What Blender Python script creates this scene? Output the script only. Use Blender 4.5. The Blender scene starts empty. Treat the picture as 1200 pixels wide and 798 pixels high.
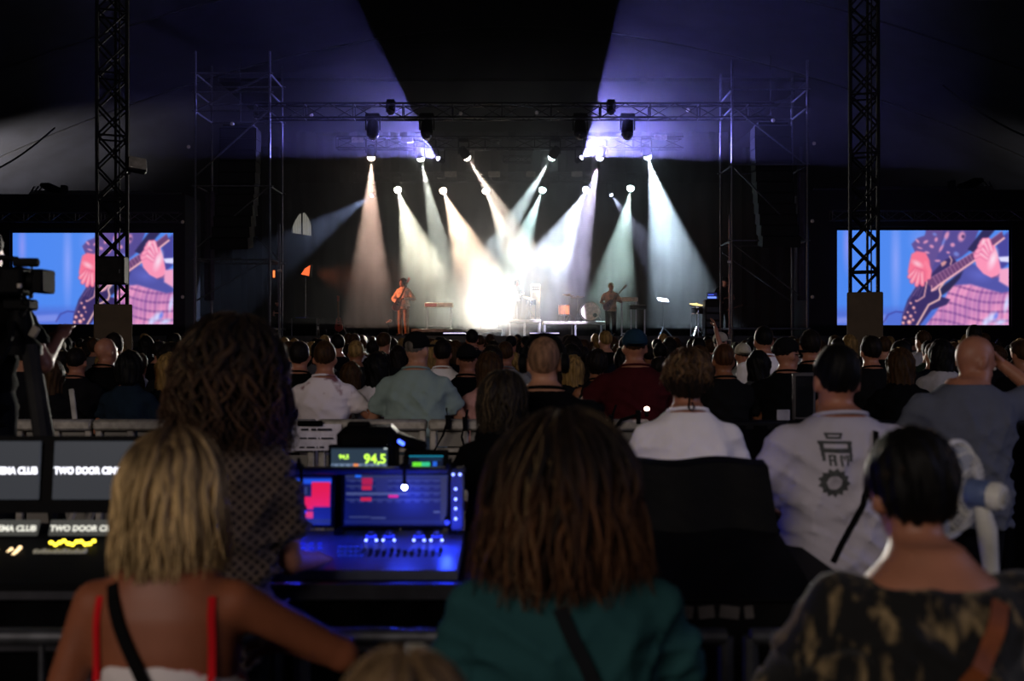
import bpy, math, random
import numpy as np
from mathutils import Vector, Matrix, Euler

# ------------------------------------------------------------------ camera, world, light, exposure
SC = bpy.context.scene
COL = SC.collection
F = 1167.0                      # focal length in pixels of the 1200 x 798 frame
CAMZ = 1.72
cd = bpy.data.cameras.new('camera')
cd.sensor_width = 36.0
cd.lens = 36.0 * F / 1200.0
cd.clip_start = 0.05
cd.clip_end = 300
cd.dof.use_dof = True
cd.dof.focus_distance = 20.0
cd.dof.aperture_fstop = 2.6
cam = bpy.data.objects.new('camera', cd)
COL.objects.link(cam)
cam.location = (0, 0, CAMZ)
cam.rotation_euler = (math.pi / 2, 0, 0)
SC.camera = cam
vs = SC.view_settings
vs.view_transform = 'Standard'
vs.look = 'None'
vs.gamma = 1.0
vs.exposure = 0.0
vs.use_curve_mapping = False
W = bpy.data.worlds.new('night')
SC.world = W
W.use_nodes = True
W.node_tree.nodes['Background'].inputs[0].default_value = (0.55, 0.62, 1.0, 1)
W.node_tree.nodes['Background'].inputs[1].default_value = 0.0035
cy = SC.cycles
cy.max_bounces = 5
cy.diffuse_bounces = 2
cy.glossy_bounces = 2
cy.transmission_bounces = 3
cy.volume_bounces = 0
cy.transparent_max_bounces = 12
cy.sample_clamp_indirect = 2.0
cy.caustics_reflective = False
cy.caustics_refractive = False
cy.volume_step_rate = 1.0

def at(px, py, Y):
    """the point at distance Y that shows at pixel (px, py)"""
    return Vector(((px - 600.0) * Y / F, Y, CAMZ + (399.0 - py) * Y / F))

def lamp(kind, name, loc, aim, energy, color, parent=None, **kw):
    l = bpy.data.lights.new(name, kind)
    l.energy = energy
    l.color = color
    for k, v in kw.items():
        setattr(l, k, v)
    o = bpy.data.objects.new(name, l)
    COL.objects.link(o)
    d = Vector(aim) - Vector(loc)
    o.location = loc
    o.rotation_euler = d.to_track_quat('-Z', 'Y').to_euler()
    if parent:
        o.parent = parent
        o.matrix_parent_inverse = Matrix.Identity(4)
    return o

# dusk light through the open rear end of the tent, behind the photographer
lamp('AREA', 'tent_opening_light', (-5, -9, 6.4), (0, 6, 1.2), 540, (1.0, 0.86, 0.76),
     shape='RECTANGLE', size=7, size_y=2.5)
lamp('AREA', 'tent_side_opening_light', (13, 1.5, 5.5), (1.5, 5.5, 1.4), 230, (0.62, 0.62, 1.0),
     shape='RECTANGLE', size=5, size_y=2.5)  # added violet fill that tints the white shirts on the right

# ------------------------------------------------------------------ helpers
PI = math.pi
R = random.Random(7)

def srgb(c):
    if isinstance(c, str):
        c = tuple(int(c[i:i + 2], 16) / 255 for i in (0, 2, 4))
    return tuple((v / 12.92 if v <= 0.04045 else ((v + 0.055) / 1.055) ** 2.4) for v in c)

MATS = {}
def mat(name, color, rough=0.7, metal=0.0, noise=0.25, scale=8.0, bump=0.0, emit=None, spec=0.3, sheen=0.0, coords='Object', stretch=None, color2=None, contrast=(0.35, 0.65)):
    """a procedural surface: base colour broken up by noise, optional fine relief"""
    if name in MATS:
        return MATS[name]
    m = bpy.data.materials.new(name)
    m.use_nodes = True
    nt = m.node_tree
    b = nt.nodes['Principled BSDF']
    col = srgb(color)
    b.inputs['Roughness'].default_value = rough
    b.inputs['Metallic'].default_value = metal
    b.inputs['Specular IOR Level'].default_value = spec
    if sheen:
        b.inputs['Sheen Weight'].default_value = sheen
    tc = nt.nodes.new('ShaderNodeTexCoord')
    mp = nt.nodes.new('ShaderNodeMapping')
    nt.links.new(tc.outputs[coords], mp.inputs[0])
    if stretch:
        mp.inputs['Scale'].default_value = stretch
    nz = nt.nodes.new('ShaderNodeTexNoise')
    nz.inputs['Scale'].default_value = scale
    nz.inputs['Detail'].default_value = 4
    nt.links.new(mp.outputs[0], nz.inputs['Vector'])
    rp = nt.nodes.new('ShaderNodeValToRGB')
    rp.color_ramp.elements[0].position = contrast[0]
    rp.color_ramp.elements[1].position = contrast[1]
    lo = tuple(v * (1 - noise) for v in col) if color2 is None else srgb(color2)
    hi = tuple(min(1, v * (1 + noise)) for v in col) if color2 is None else col
    rp.color_ramp.elements[0].color = (*lo, 1)
    rp.color_ramp.elements[1].color = (*hi, 1)
    nt.links.new(nz.outputs['Fac'], rp.inputs[0])
    nt.links.new(rp.outputs[0], b.inputs['Base Color'])
    if bump:
        bp = nt.nodes.new('ShaderNodeBump')
        bp.inputs['Strength'].default_value = bump
        bp.inputs['Distance'].default_value = 0.02
        nt.links.new(nz.outputs['Fac'], bp.inputs['Height'])
        nt.links.new(bp.outputs[0], b.inputs['Normal'])
    if emit:
        b.inputs['Emission Color'].default_value = (*srgb(emit[0]), 1)
        b.inputs['Emission Strength'].default_value = emit[1]
    MATS[name] = m
    return m

def glow(name, color, strength):
    """something that gives off light"""
    if name in MATS:
        return MATS[name]
    m = mat(name, '0a0a0a', rough=0.3, emit=(color, strength))
    return m

class MB:
    """collects shapes and links them as ONE mesh object"""
    def __init__(self):
        self.v = []; self.f = []; self.n = 0
    def add(self, verts, faces):
        o = self.n
        self.v.extend([tuple(p) for p in verts])
        self.f.extend([tuple(i + o for i in q) for q in faces])
        self.n += len(verts)
        return self
    def box(self, c, s, rot=None, taper=None):
        hx, hy, hz = s[0] / 2, s[1] / 2, s[2] / 2
        P = [Vector((x * hx, y * hy, z * hz)) for z in (-1, 1) for y in (-1, 1) for x in (-1, 1)]
        if taper:
            for p in P[4:]:
                p.x *= taper; p.y *= taper
        if rot is not None:
            M = rot if isinstance(rot, Matrix) else Euler(rot).to_matrix()
            P = [M @ p for p in P]
        c = Vector(c)
        return self.add([p + c for p in P], [(0, 2, 3, 1), (4, 5, 7, 6), (0, 1, 5, 4), (2, 6, 7, 3), (0, 4, 6, 2), (1, 3, 7, 5)])
    def rbox(self, c, s, r=0.02, rot=None):
        """box with chamfered edges"""
        hx, hy, hz = s[0] / 2, s[1] / 2, s[2] / 2
        r = min(r, hx * .9, hy * .9, hz * .9)
        P = []; key = {}
        for sx in (-1, 1):
            for sy in (-1, 1):
                for sz in (-1, 1):
                    for a in range(3):
                        h = [hx - r, hy - r, hz - r]; h[a] += r
                        key[(sx, sy, sz, a)] = len(P)
                        P.append(Vector((sx * h[0], sy * h[1], sz * h[2])))
        Fc = []
        def q(*k): Fc.append(tuple(key[i] for i in k))
        for s_ in (-1, 1):
            for a in range(3):
                b_, c_ = (a + 1) % 3, (a + 2) % 3
                ks = []
                for (u, w) in ((-1, -1), (1, -1), (1, 1), (-1, 1)):
                    t = [0, 0, 0]; t[a] = s_; t[b_] = u; t[c_] = w
                    ks.append((*t, a))
                if s_ < 0: ks.reverse()
                q(*ks)
        for a in range(3):
            b_, c_ = (a + 1) % 3, (a + 2) % 3
            for u in (-1, 1):
                for w in (-1, 1):
                    t0 = [0, 0, 0]; t0[a] = -1; t0[b_] = u; t0[c_] = w
                    t1 = list(t0); t1[a] = 1
                    ks = [(*t0, b_), (*t1, b_), (*t1, c_), (*t0, c_)]
                    if u * w > 0: ks.reverse()
                    q(*ks)
        for sx in (-1, 1):
            for sy in (-1, 1):
                for sz in (-1, 1):
                    ks = [(sx, sy, sz, a) for a in range(3)]
                    if sx * sy * sz < 0: ks.reverse()
                    q(*ks)
        if rot is not None:
            M = rot if isinstance(rot, Matrix) else Euler(rot).to_matrix()
            P = [M @ p for p in P]
        c = Vector(c)
        return self.add([p + c for p in P], Fc)
    def cyl(self, a, b, r1, r2=None, n=8, caps=True):
        a = Vector(a); b = Vector(b)
        r2 = r1 if r2 is None else r2
        M = (b - a).to_track_quat('Z', 'Y').to_matrix()
        V = []
        for p, r in ((a, r1), (b, r2)):
            for i in range(n):
                t = 2 * PI * i / n
                V.append(p + M @ Vector((r * math.cos(t), r * math.sin(t), 0)))
        Fc = [(i, (i + 1) % n, n + (i + 1) % n, n + i) for i in range(n)]
        if caps:
            Fc += [tuple(reversed(range(n))), tuple(range(n, 2 * n))]
        return self.add(V, Fc)
    def tube(self, pts, r, n=6, taper=None):
        pts = [Vector(p) for p in pts]
        V = []; m = len(pts)
        up = Vector((0.03, 0.02, 1))
        for i, p in enumerate(pts):
            d = (pts[min(i + 1, m - 1)] - pts[max(i - 1, 0)])
            d = d.normalized() if d.length > 1e-9 else Vector((0, 0, 1))
            u = d.cross(up)
            if u.length < 1e-3: u = d.cross(Vector((1, 0, 0)))
            u.normalize(); w = d.cross(u)
            rr = r if taper is None else r * taper[i]
            for k in range(n):
                t = 2 * PI * k / n
                V.append(p + u * (rr * math.cos(t)) + w * (rr * math.sin(t)))
        Fc = []
        for i in range(m - 1):
            for k in range(n):
                Fc.append((i * n + k, i * n + (k + 1) % n, (i + 1) * n + (k + 1) % n, (i + 1) * n + k))
        Fc += [tuple(reversed(range(n))), tuple(range((m - 1) * n, m * n))]
        return self.add(V, Fc)
    def lathe(self, prof, a=(0, 0, 0), axis=(0, 0, 1), n=16):
        """prof: (radius, height) pairs along axis from a"""
        a = Vector(a)
        M = Vector(axis).to_track_quat('Z', 'Y').to_matrix()
        V = []
        for (r, h) in prof:
            for i in range(n):
                t = 2 * PI * i / n
                V.append(a + M @ Vector((r * math.cos(t), r * math.sin(t), h)))
        Fc = []
        for j in range(len(prof) - 1):
            for i in range(n):
                Fc.append((j * n + i, j * n + (i + 1) % n, (j + 1) * n + (i + 1) % n, (j + 1) * n + i))
        Fc += [tuple(reversed(range(n))), tuple(range((len(prof) - 1) * n, len(prof) * n))]
        return self.add(V, Fc)
    def ell(self, c, r, n=12, m=8, rot=None):
        V = []; c = Vector(c)
        M = None if rot is None else (rot if isinstance(rot, Matrix) else Euler(rot).to_matrix())
        for j in range(m + 1):
            ph = -PI / 2 + PI * j / m
            for i in range(n):
                t = 2 * PI * i / n
                p = Vector((r[0] * math.cos(ph) * math.cos(t), r[1] * math.cos(ph) * math.sin(t), r[2] * math.sin(ph)))
                V.append(c + (M @ p if M else p))
        Fc = [(j * n + i, j * n + (i + 1) % n, (j + 1) * n + (i + 1) % n, (j + 1) * n + i) for j in range(m) for i in range(n)]
        return self.add(V, Fc)
    def prism(self, poly, th, M=None, off=(0, 0, 0)):
        """2-D outline (x, z) given thickness along y, centred"""
        n = len(poly); off = Vector(off)
        V = [Vector((x, y, z)) for y in (-th / 2, th / 2) for (x, z) in poly]
        if M is not None: V = [M @ p for p in V]
        V = [p + off for p in V]
        Fc = [tuple(range(n)), tuple(reversed(range(n, 2 * n)))]
        Fc += [(i, n + i, n + (i + 1) % n, (i + 1) % n) for i in range(n)]
        return self.add(V, Fc)
    def mesh(self, name, m, smooth=True):
        me = bpy.data.meshes.new(name)
        me.from_pydata(self.v, [], self.f)
        me.update()
        if smooth:
            me.polygons.foreach_set('use_smooth', [True] * len(me.polygons))
            me.set_sharp_from_angle(angle=math.radians(38))
        if m is not None:
            me.materials.append(m)
        return me
    def build(self, name, m, parent=None, smooth=True, loc=None):
        o = bpy.data.objects.new(name, self.mesh(name, m, smooth))
        COL.objects.link(o)
        if parent is not None: o.parent = parent
        if loc is not None: o.location = loc
        return o

def link(name, me, parent=None, loc=None):
    o = bpy.data.objects.new(name, me)
    COL.objects.link(o)
    if parent is not None: o.parent = parent
    if loc is not None: o.location = loc
    return o

def thing(name, label, cat, loc=(0, 0, 0), rz=0.0, group=None):
    o = bpy.data.objects.new(name, None)
    COL.objects.link(o)
    o.empty_display_size = 0.1
    o.location = loc
    o.rotation_euler = (0, 0, rz)
    return tag(o, label, cat, group)

def tag(o, label, cat, group=None):
    o['label'] = label
    o['category'] = cat
    if group: o['group'] = group
    return o

def struct(o, label=None):
    o['kind'] = 'structure'
    if label: o['label'] = label
    return o

def kids(o, parent_map={}):
    return [c for c in COL.objects if c.parent == o]

def bar(a, b, r, n=6):
    return MB().cyl(a, b, r, n=n)

# common materials
M_BLACK = mat('black_cloth', '070709', rough=0.95, scale=3, noise=.3, spec=.05)
M_BLACKPL = mat('black_plastic', '0a0a0c', rough=0.6, scale=20, noise=.2, spec=.06)
M_BLACKMT = mat('black_metal', '121216', rough=0.5, metal=0.6, scale=14)
M_ALU = mat('aluminium', 'a4a5a8', rough=0.38, metal=0.85, scale=30, noise=.15)
M_DULLALU = mat('dull_aluminium', '4a4b50', rough=0.5, metal=0.7, scale=20, noise=.25)
M_STEEL = mat('galvanised_steel', '4c4d52', rough=0.45, metal=0.8, scale=25, noise=.25)
M_DARKSTEEL = mat('dark_truss_steel', '1b1b20', rough=0.45, metal=0.6, scale=25, noise=.25)
M_BARRIER = mat('barrier_aluminium', 'a09a92', rough=0.55, metal=0.35, scale=18, noise=.25)
# ------------------------------------------------------------------ the setting: ground, tent
def grid_mesh(name, fn, us, vs_, m, flip=False):
    V = [fn(u, v) for v in vs_ for u in us]
    n = len(us)
    Fc = []
    for j in range(len(vs_) - 1):
        for i in range(n - 1):
            q = (j * n + i, j * n + i + 1, (j + 1) * n + i + 1, (j + 1) * n + i)
            Fc.append(tuple(reversed(q)) if flip else q)
    b = MB(); b.add(V, Fc)
    return b.mesh(name, m)

def lin(a, b, n): return [a + (b - a) * i / (n - 1) for i in range(n)]

M_GROUND = mat('trampled_dark_ground', '1a1815', rough=0.95, scale=3, noise=.5, bump=.5)
M_TENT = mat('dark_tent_fabric', '20222c', rough=0.8, scale=1.2, noise=.18, bump=.15)
g = grid_mesh('floor', lambda u, v: (u, v, 0), lin(-34, 34, 3), lin(-16, 62, 3), M_GROUND)
struct(link('floor', g), 'dark trampled ground under the tent')

def tent_z(x, y):
    z = 4.6 + 10.4 * (1 - (abs(x) / 31.0) ** 1.75)
    if y > 45: z -= (y - 45) * (z - 3.0) / 15.0
    # the fabric sags between the roof seams
    z += 0.22 * abs(math.sin(PI * (y + 3) / 7.5)) * (1 - abs(x) / 40)
    return z
tent = grid_mesh('ceiling', lambda u, v: (u, v, tent_z(u, v)), lin(-31, 31, 63), lin(-14, 60, 100), M_TENT, flip=True)
tent_o = struct(link('ceiling', tent), 'dark tent fabric roof sagging between its seams')
M_SEAM = mat('tent_seam_webbing', '15161c', rough=0.9)
for k, yy in enumerate((-3, 4.5, 12, 19.5, 27, 34.5, 42)):
    pts = [(x, yy, tent_z(x, yy) - 0.03) for x in lin(-30, 30, 41)]
    MB().tube(pts, 0.035, n=5).build('roof_seam', M_SEAM, tent_o)
M_WALL = mat('dark_tent_wall', '26282f', rough=0.85, scale=1.5, noise=.2)
struct(link('wall_left', grid_mesh('wall_left', lambda u, v: (-31 + .12 * math.sin(u * 2.1), u, v), lin(16, 60, 90), [0, 2.3, 4.6], M_WALL)), 'dark tent side wall beyond the left screen')
struct(link('wall_right', grid_mesh('wall_right', lambda u, v: (31 + .12 * math.sin(u * 2.1), u, v), lin(16, 60, 90), [0, 2.3, 4.6], M_WALL)), 'dark tent side wall beyond the right screen')
struct(link('wall_back', grid_mesh('wall_back', lambda u, v: (u, 60 + .12 * math.sin(u * 2.1), v), lin(-31, 31, 120), [0, 2, 4], M_WALL)), 'dark tent wall behind the stage')

# slanting guy cables under the roof at both sides
for pa, pb, lab in ((at(-40, 213, 34), at(64, 150, 38), 'thin dark cable slanting up across the lit tent fabric on the left'),
                    (at(1105, 100, 38), at(1240, 175, 34), 'thin dark cable slanting down across the tent fabric on the right')):
    b = MB(); b.tube([pa + (pb - pa) * t + Vector((0, 0, -.25 * math.sin(PI * t))) for t in lin(0, 1, 9)], .035, n=5)
    tag(b.build('tent_cable', M_SEAM), lab, 'cable')

# ------------------------------------------------------------------ stage platform and masking
STZ = 1.86
M_DECK = mat('stage_deck', '2a2a2e', rough=0.45, scale=5, noise=.3)
stage = struct(MB().box((0, 37.5, STZ - .1), (23, 15, .2)).build('floor_stage', M_DECK), 'black stage deck')
struct(MB().box((0, 30.06, (STZ - .2) / 2), (23, .06, STZ - .2)).build('trim_1', mat('stage_skirt_cloth', '2c2a2c', rough=.95)), 'black skirt hanging along the stage front')
def fold_panel(name, x0, x1, y, z0, z1, amp=.09, wl=.5, n=None, mt=M_BLACK):
    n = n or int(abs(x1 - x0) / wl * 6) + 2
    return grid_mesh(name, lambda u, v: (u, y + amp * math.sin(2 * PI * u / wl), v), lin(x0, x1, n), [z0, (z0 + z1) / 2, z1], mt)
M_BACKDROP = mat('stage_backdrop_cloth', '0c0c0f', rough=0.95, scale=2, noise=.3)
tag(link('backdrop_curtain', fold_panel('backdrop_curtain', -11.5, 11.5, 44.4, STZ, 9.6, wl=.9, mt=M_BACKDROP)), 'black pleated curtain closing the rear of the stage', 'curtain')
tag(link('border_curtain', fold_panel('border_curtain', -9, 9, 41.5, 8.3, 10.4, wl=.7)), 'black border curtain hung above the rear stage lamps', 'curtain')
for s, w in ((-1, 'left'), (1, 'right')):
    tag(link('wing_curtain', fold_panel('wing_curtain', min(s * 9.0, s * 11.4), max(s * 9.0, s * 11.4), 39, STZ, 9.3, wl=.6)), 'black wing curtain on the %s edge of the stage' % w, 'curtain', 'wing curtains')

# the stage roof: a dark ceiling panel carried by corner towers
struct(MB().box((0, 39.2, 10.6), (20, 10.6, .12)).build('roof_stage', M_BLACK), 'black stage roof skin')

# ------------------------------------------------------------------ trusses
def truss_box(name, label, a, b, w, r=.025, bay=None, m=M_DARKSTEEL, cat='truss', group=None, h=None, cross=False, faces=(0, 1, 2, 3), stuff=False):
    """square truss from a to b: four chords, each diagonal a piece of its own"""
    a = Vector(a); b = Vector(b); L = (b - a).length; d = (b - a).normalized()
    h = h or w
    up = Vector((0, 0, 1)) if abs(d.z) < .9 else Vector((0, 1, 0))
    u = d.cross(up).normalized(); v = u.cross(d).normalized()
    root = thing(name, label, cat, a, 0, group)
    cs = [u * (sx * w / 2) + v * (sy * h / 2) for (sx, sy) in ((-1, -1), (1, -1), (1, 1), (-1, 1))]
    cm = {}
    for c in cs:
        bar(c, c + d * L, r).build('chord', m, root)
    n = max(1, round(L / (bay or w)))
    st = L / n
    shared = {}
    allb = MB()
    for fi in faces:
        c0, c1 = cs[fi], cs[(fi + 1) % 4]
        for k in range(n):
            p, q = (c0, c1) if k % 2 == 0 else (c1, c0)
            for kind, (s0, s1) in (('diagonal', (p, q + d * st)), ('strut', (c0, c1))) + ((('cross_diagonal', (q, p + d * st)),) if cross else ()):
                if kind == 'strut' and k % 2: continue
                if stuff:
                    allb.cyl(s0 + d * (st * k), s1 + d * (st * k), r * .62, n=5); continue
                key = (fi, k % 2, kind)
                if key not in shared:
                    shared[key] = bar(s0, s1, r * .62, n=5).mesh(kind, m)
                link(kind, shared[key], root, d * (st * k))
    if stuff:
        o = allb.build('lacing', m, root); o['kind'] = 'stuff'
    return root

# front lighting truss carries the big moving heads
YF = 30.0
truss_box('lighting_truss', 'front lighting truss spanning the stage, crossed by the violet beams', at(300, 131, YF), at(905, 131, YF), .42, r=.03, bay=.75)
truss_box('lighting_truss', 'middle lighting truss holding the upper row of stage lamps', at(395, 168, 32.6), at(800, 168, 32.6), .36, r=.025, bay=.8, stuff=True)
truss_box('lighting_truss', 'rear lighting truss holding the lower row of stage lamps', at(415, 208, 38), at(775, 208, 38), .36, r=.025, bay=.8, stuff=True)
# little stub of a truss seen in the middle
truss_box('truss_stub', 'short triangular-braced truss piece hung between the middle lamps', at(590, 187, 35), at(622, 187, 35), .22, r=.02, bay=.3)

# pale sheets clipped to the trusses
M_TAGW = mat('pale_fabric_tag', '8c8478', rough=.9)
PLW = ['first from the left', 'second from the left', 'at the right', 'left of the pair', 'right of the pair', 'beside the cyan lamp', 'beside the blue white lamp']
for pi_, (px, py, Y, w) in enumerate(((419, 164, 32.2, 14), (477, 164, 32.2, 14), (774, 161, 32.2, 15), (528, 204, 37.7, 14), (579, 204, 37.7, 14), (622, 204, 37.7, 11), (676, 204, 37.7, 13))):
    c = at(px, py, Y)
    tag(MB().rbox(c, (w * Y / F, .05, 6.5 * Y / F), .015).build('truss_plate', M_TAGW), 'small pale rectangular plate beneath the %s lighting truss, %s' % ('middle' if Y < 35 else 'rear', PLW[pi_]), 'plate', 'plates under the middle truss' if Y < 35 else 'plates under the rear truss')

# ------------------------------------------------------------------ stage lamps
def moving_head(label, apex, target, col, power, ang, lens_r=.12, blend=.35, hang=.45, lens_gain=22, group='stage lamps', size=1.0, disp=None):
    apex = Vector(apex); target = Vector(target)
    d = (target - apex).normalized()
    top = apex - d * .2 * size + Vector((0, 0, hang))
    root = thing('moving_head_lamp', label, 'stage lamp', top, 0, group)
    MB().rbox((0, 0, -.06), (.34 * size, .26 * size, .12), .02).build('base', M_BLACKPL, root)
    c = apex - d * .2 * size - top
    for s in (-1, 1):
        MB().box((s * .17 * size, 0, (c.z - .08) / 2 - .02), (.035, .1, abs(c.z) + .02)).build('yoke_arm', M_BLACKPL, root)
    hd = MB().lathe([(.06 * size, -.2 * size), (.13 * size, -.17 * size), (.145 * size, -.02), (.15 * size, .12 * size), (lens_r * 1.12, .17 * size), (lens_r * 1.12, .2 * size)], c, d, 14)
    ho = hd.build('head', M_BLACKPL, root)
    if power > 0:
        lm = glow('lens_%s' % '_'.join('%02d' % int(v * 99) for v in (disp or col)), disp or col, lens_gain)
        MB().lathe([(lens_r, 0), (lens_r * .93, lens_r * .4), (lens_r * .7, lens_r * .75), (lens_r * .3, lens_r * .95)], c + d * (.205 * size), d, 14).build('lens', lm, root)
        lo = lamp('SPOT', 'lamp_light', c + d * (.21 * size + lens_r * 1.2), c + d * 5, power, srgb(col), parent=root, spot_size=math.radians(ang), spot_blend=blend, shadow_soft_size=.02)
    else:
        MB().lathe([(lens_r, 0), (lens_r * .93, lens_r * .4), (lens_r * .7, lens_r * .75), (lens_r * .3, lens_r * .95)], c + d * (.205 * size), d, 14).build('lens', mat('unlit_lens', '20242c', rough=.1, spec=.6), root)
    return root

K = 4.2
YA, YB = 32.6, 38.0
rows = [
    # px, py, Y, target px,py,Y, colour, power, cone, words
    (435, 184, YA, 433, 330, 33, (1, .84, .76), 7000, 24, 'dim peach stage lamp, first of the upper row'),
    (493, 185, YA, 524, 330, 34, (.97, 1, .93), 7000, 17, 'greenish white stage lamp, second of the upper row'),
    (547, 184, YA, 622, 300, 35, (1, .92, .84), 8000, 15, 'warm white stage lamp, third of the upper row'),
    (647, 184, YA, 576, 300, 35, (.9, .99, 1), 8000, 15, 'cool white stage lamp, fourth of the upper row'),
    (703, 184, YA, 668, 330, 34, (.86, .84, 1), 9000, 22, 'violet white stage lamp, fifth of the upper row'),
    (759, 183, YA, 795, 330, 33.5, (.82, .92, 1), 15000, 34, 'strong blue white stage lamp, last of the upper row'),
    (466, 222, YB, 500, 330, 35, (1, .99, .88), 6800, 22, 'pale yellow stage lamp, first of the lower row'),
    (519, 223, YB, 563, 330, 35, (1, .88, .76), 9000, 22, 'peach stage lamp, second of the lower row'),
    (569, 223, YB, 610, 320, 36, (1, .94, .86), 5000, 17, 'warm stage lamp, third of the lower row'),
    (636, 222, YB, 598, 320, 36, (.85, 1, 1), 6500, 18, 'cyan stage lamp, fourth of the lower row'),
    (687, 222, YB, 638, 320, 35, (.86, .92, 1), 8500, 22, 'blue white stage lamp, fifth of the lower row'),
    (739, 220, YB, 722, 320, 36, (.86, 1, .98), 6500, 20, 'cyan white stage lamp, last of the lower row'),
]
for (px, py, Y, tx, ty, tY, c, p, a, lab) in rows:
    moving_head(lab, at(px, py, Y), at(tx, ty, tY), c, p * K, a * (.92 if Y < 35 else 1.12), lens_r=.125 if Y < 35 else .14, blend=.45)
moving_head('small blue white lamp throwing a beam towards the left wing', at(436, 229, YB), at(350, 285, 37), (.72, .8, 1), 1500 * K, 24, lens_r=.07, size=.6, blend=.3)
moving_head('small lamp throwing a short beam beside the last lower stage lamp', at(716, 228, YB), at(748, 274, 37.6), (.8, .84, 1), 1300 * K, 24, lens_r=.07, size=.6, blend=.3)
# the two violet fans rising over the audience
moving_head('small violet lamp fanning its beam up to the left', at(514, 186, YA), at(514, 186, YA) + Vector((-.91, -.7, .47)), (.55, .54, 1), 1800 * K, 58, lens_r=.07, size=.6, blend=.05, disp=(.8, .8, 1))
moving_head('small violet lamp fanning its beam up to the right', at(681, 185, YA), at(681, 185, YA) + Vector((.85, -.7, .57)), (.55, .54, 1), 3600 * K, 72, lens_r=.07, size=.6, blend=.05, disp=(.8, .8, 1))
# unlit heads hanging under the front truss
for px, lab in ((437, 'unlit moving head lamp in the violet beam at the left of the front truss'), (500, 'unlit dark moving head lamp beside the edge of the left violet beam'),
                (680, 'unlit dark moving head lamp beside the edge of the right violet beam'), (735, 'unlit moving head lamp in the violet beam at the right of the front truss')):
    moving_head(lab, at(px, 158, YF), at(px + R.uniform(-6, 6), 330, YF - 2), (1, 1, 1), 0, 10, lens_r=.16, size=1.25, hang=.42)
for px, lab in ((458, 'small dark lamp clamped inside the left end of the front truss'), (716, 'small dark lamp clamped inside the right end of the front truss')):
    moving_head(lab, at(px, 131, YF - .1), at(px, 200, YF - 3), (1, 1, 1), 0, 10, lens_r=.1, size=.7, hang=.3)

# ------------------------------------------------------------------ haze over the stage and smoke round the strobe
def volume_mat(name, density, color=(1, 1, 1), aniso=.2):
    m = bpy.data.materials.new(name); m.use_nodes = True
    nt = m.node_tree; nt.nodes.clear()
    out = nt.nodes.new('ShaderNodeOutputMaterial')
    v = nt.nodes.new('ShaderNodeVolumeScatter')
    v.inputs['Color'].default_value = (*color, 1)
    v.inputs['Density'].default_value = density
    v.inputs['Anisotropy'].default_value = aniso
    nt.links.new(v.outputs[0], out.inputs['Volume'])
    m.cycles.volume_sampling = 'MULTIPLE_IMPORTANCE'
    return m, nt, v
HZ, nt_, v_ = volume_mat('stage_haze_air', .0035, aniso=.1)
hz = MB().box((0, 34.4, 7.25), (24, 19.2, 10.2)).build('stage_haze', HZ)
hz['kind'] = 'stuff'; tag(hz, 'thin haze hanging wide over the stage front', 'haze')
HZ2, nt, vol = volume_mat('stage_mist_air', .0, aniso=.1)
tc = nt.nodes.new('ShaderNodeTexCoord')
mp = nt.nodes.new('ShaderNodeMapping'); mp.inputs['Scale'].default_value = (1 / 10.5, 1 / 9.2, 1 / 5.6)
nt.links.new(tc.outputs['Object'], mp.inputs[0])
ln = nt.nodes.new('ShaderNodeVectorMath'); ln.operation = 'LENGTH'
nt.links.new(mp.outputs[0], ln.inputs[0])
fo = nt.nodes.new('ShaderNodeMapRange'); fo.interpolation_type = 'SMOOTHSTEP'
fo.inputs[1].default_value = 1.0; fo.inputs[2].default_value = .15; fo.inputs[3].default_value = 0; fo.inputs[4].default_value = .038
nt.links.new(ln.outputs['Value'], fo.inputs[0])
nz = nt.nodes.new('ShaderNodeTexNoise'); nz.inputs['Scale'].default_value = .62; nz.inputs['Detail'].default_value = 2.5
nt.links.new(tc.outputs['Object'], nz.inputs['Vector'])
mr = nt.nodes.new('ShaderNodeMapRange'); mr.inputs[1].default_value = .36; mr.inputs[2].default_value = .66; mr.inputs[3].default_value = .45; mr.inputs[4].default_value = 1.6
nt.links.new(nz.outputs['Fac'], mr.inputs[0])
mu = nt.nodes.new('ShaderNodeMath'); mu.operation = 'MULTIPLY'
nt.links.new(mr.outputs[0], mu.inputs[0]); nt.links.new(fo.outputs[0], mu.inputs[1]); nt.links.new(mu.outputs[0], vol.inputs['Density'])
hz = MB().ell((0, 0, 0), (10.5, 9.2, 5.6), 28, 16).build('stage_mist', HZ2, loc=(0, 34.4, 7.1))
hz['kind'] = 'stuff'; tag(hz, 'denser mist around the stage lamps showing their beams', 'mist')

SM, nt, vol = volume_mat('rolling_smoke', 0.0, aniso=.15)
tc = nt.nodes.new('ShaderNodeTexCoord')
nz = nt.nodes.new('ShaderNodeTexNoise'); nz.inputs['Scale'].default_value = .85; nz.inputs['Detail'].default_value = 3.5; nz.inputs['Roughness'].default_value = .55
nt.links.new(tc.outputs['Object'], nz.inputs['Vector'])
mr = nt.nodes.new('ShaderNodeMapRange'); mr.inputs[1].default_value = .44; mr.inputs[2].default_value = .72; mr.inputs[3].default_value = 0; mr.inputs[4].default_value = 1
nt.links.new(nz.outputs['Fac'], mr.inputs[0])
mp = nt.nodes.new('ShaderNodeMapping'); mp.inputs['Scale'].default_value = (1 / 4.6, 1 / 2.4, 1 / 3.2)
nt.links.new(tc.outputs['Object'], mp.inputs[0])
ln = nt.nodes.new('ShaderNodeVectorMath'); ln.operation = 'LENGTH'
nt.links.new(mp.outputs[0], ln.inputs[0])
fo = nt.nodes.new('ShaderNodeMapRange'); fo.inputs[1].default_value = 1.0; fo.inputs[2].default_value = .35; fo.inputs[3].default_value = 0; fo.inputs[4].default_value = .075
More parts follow.
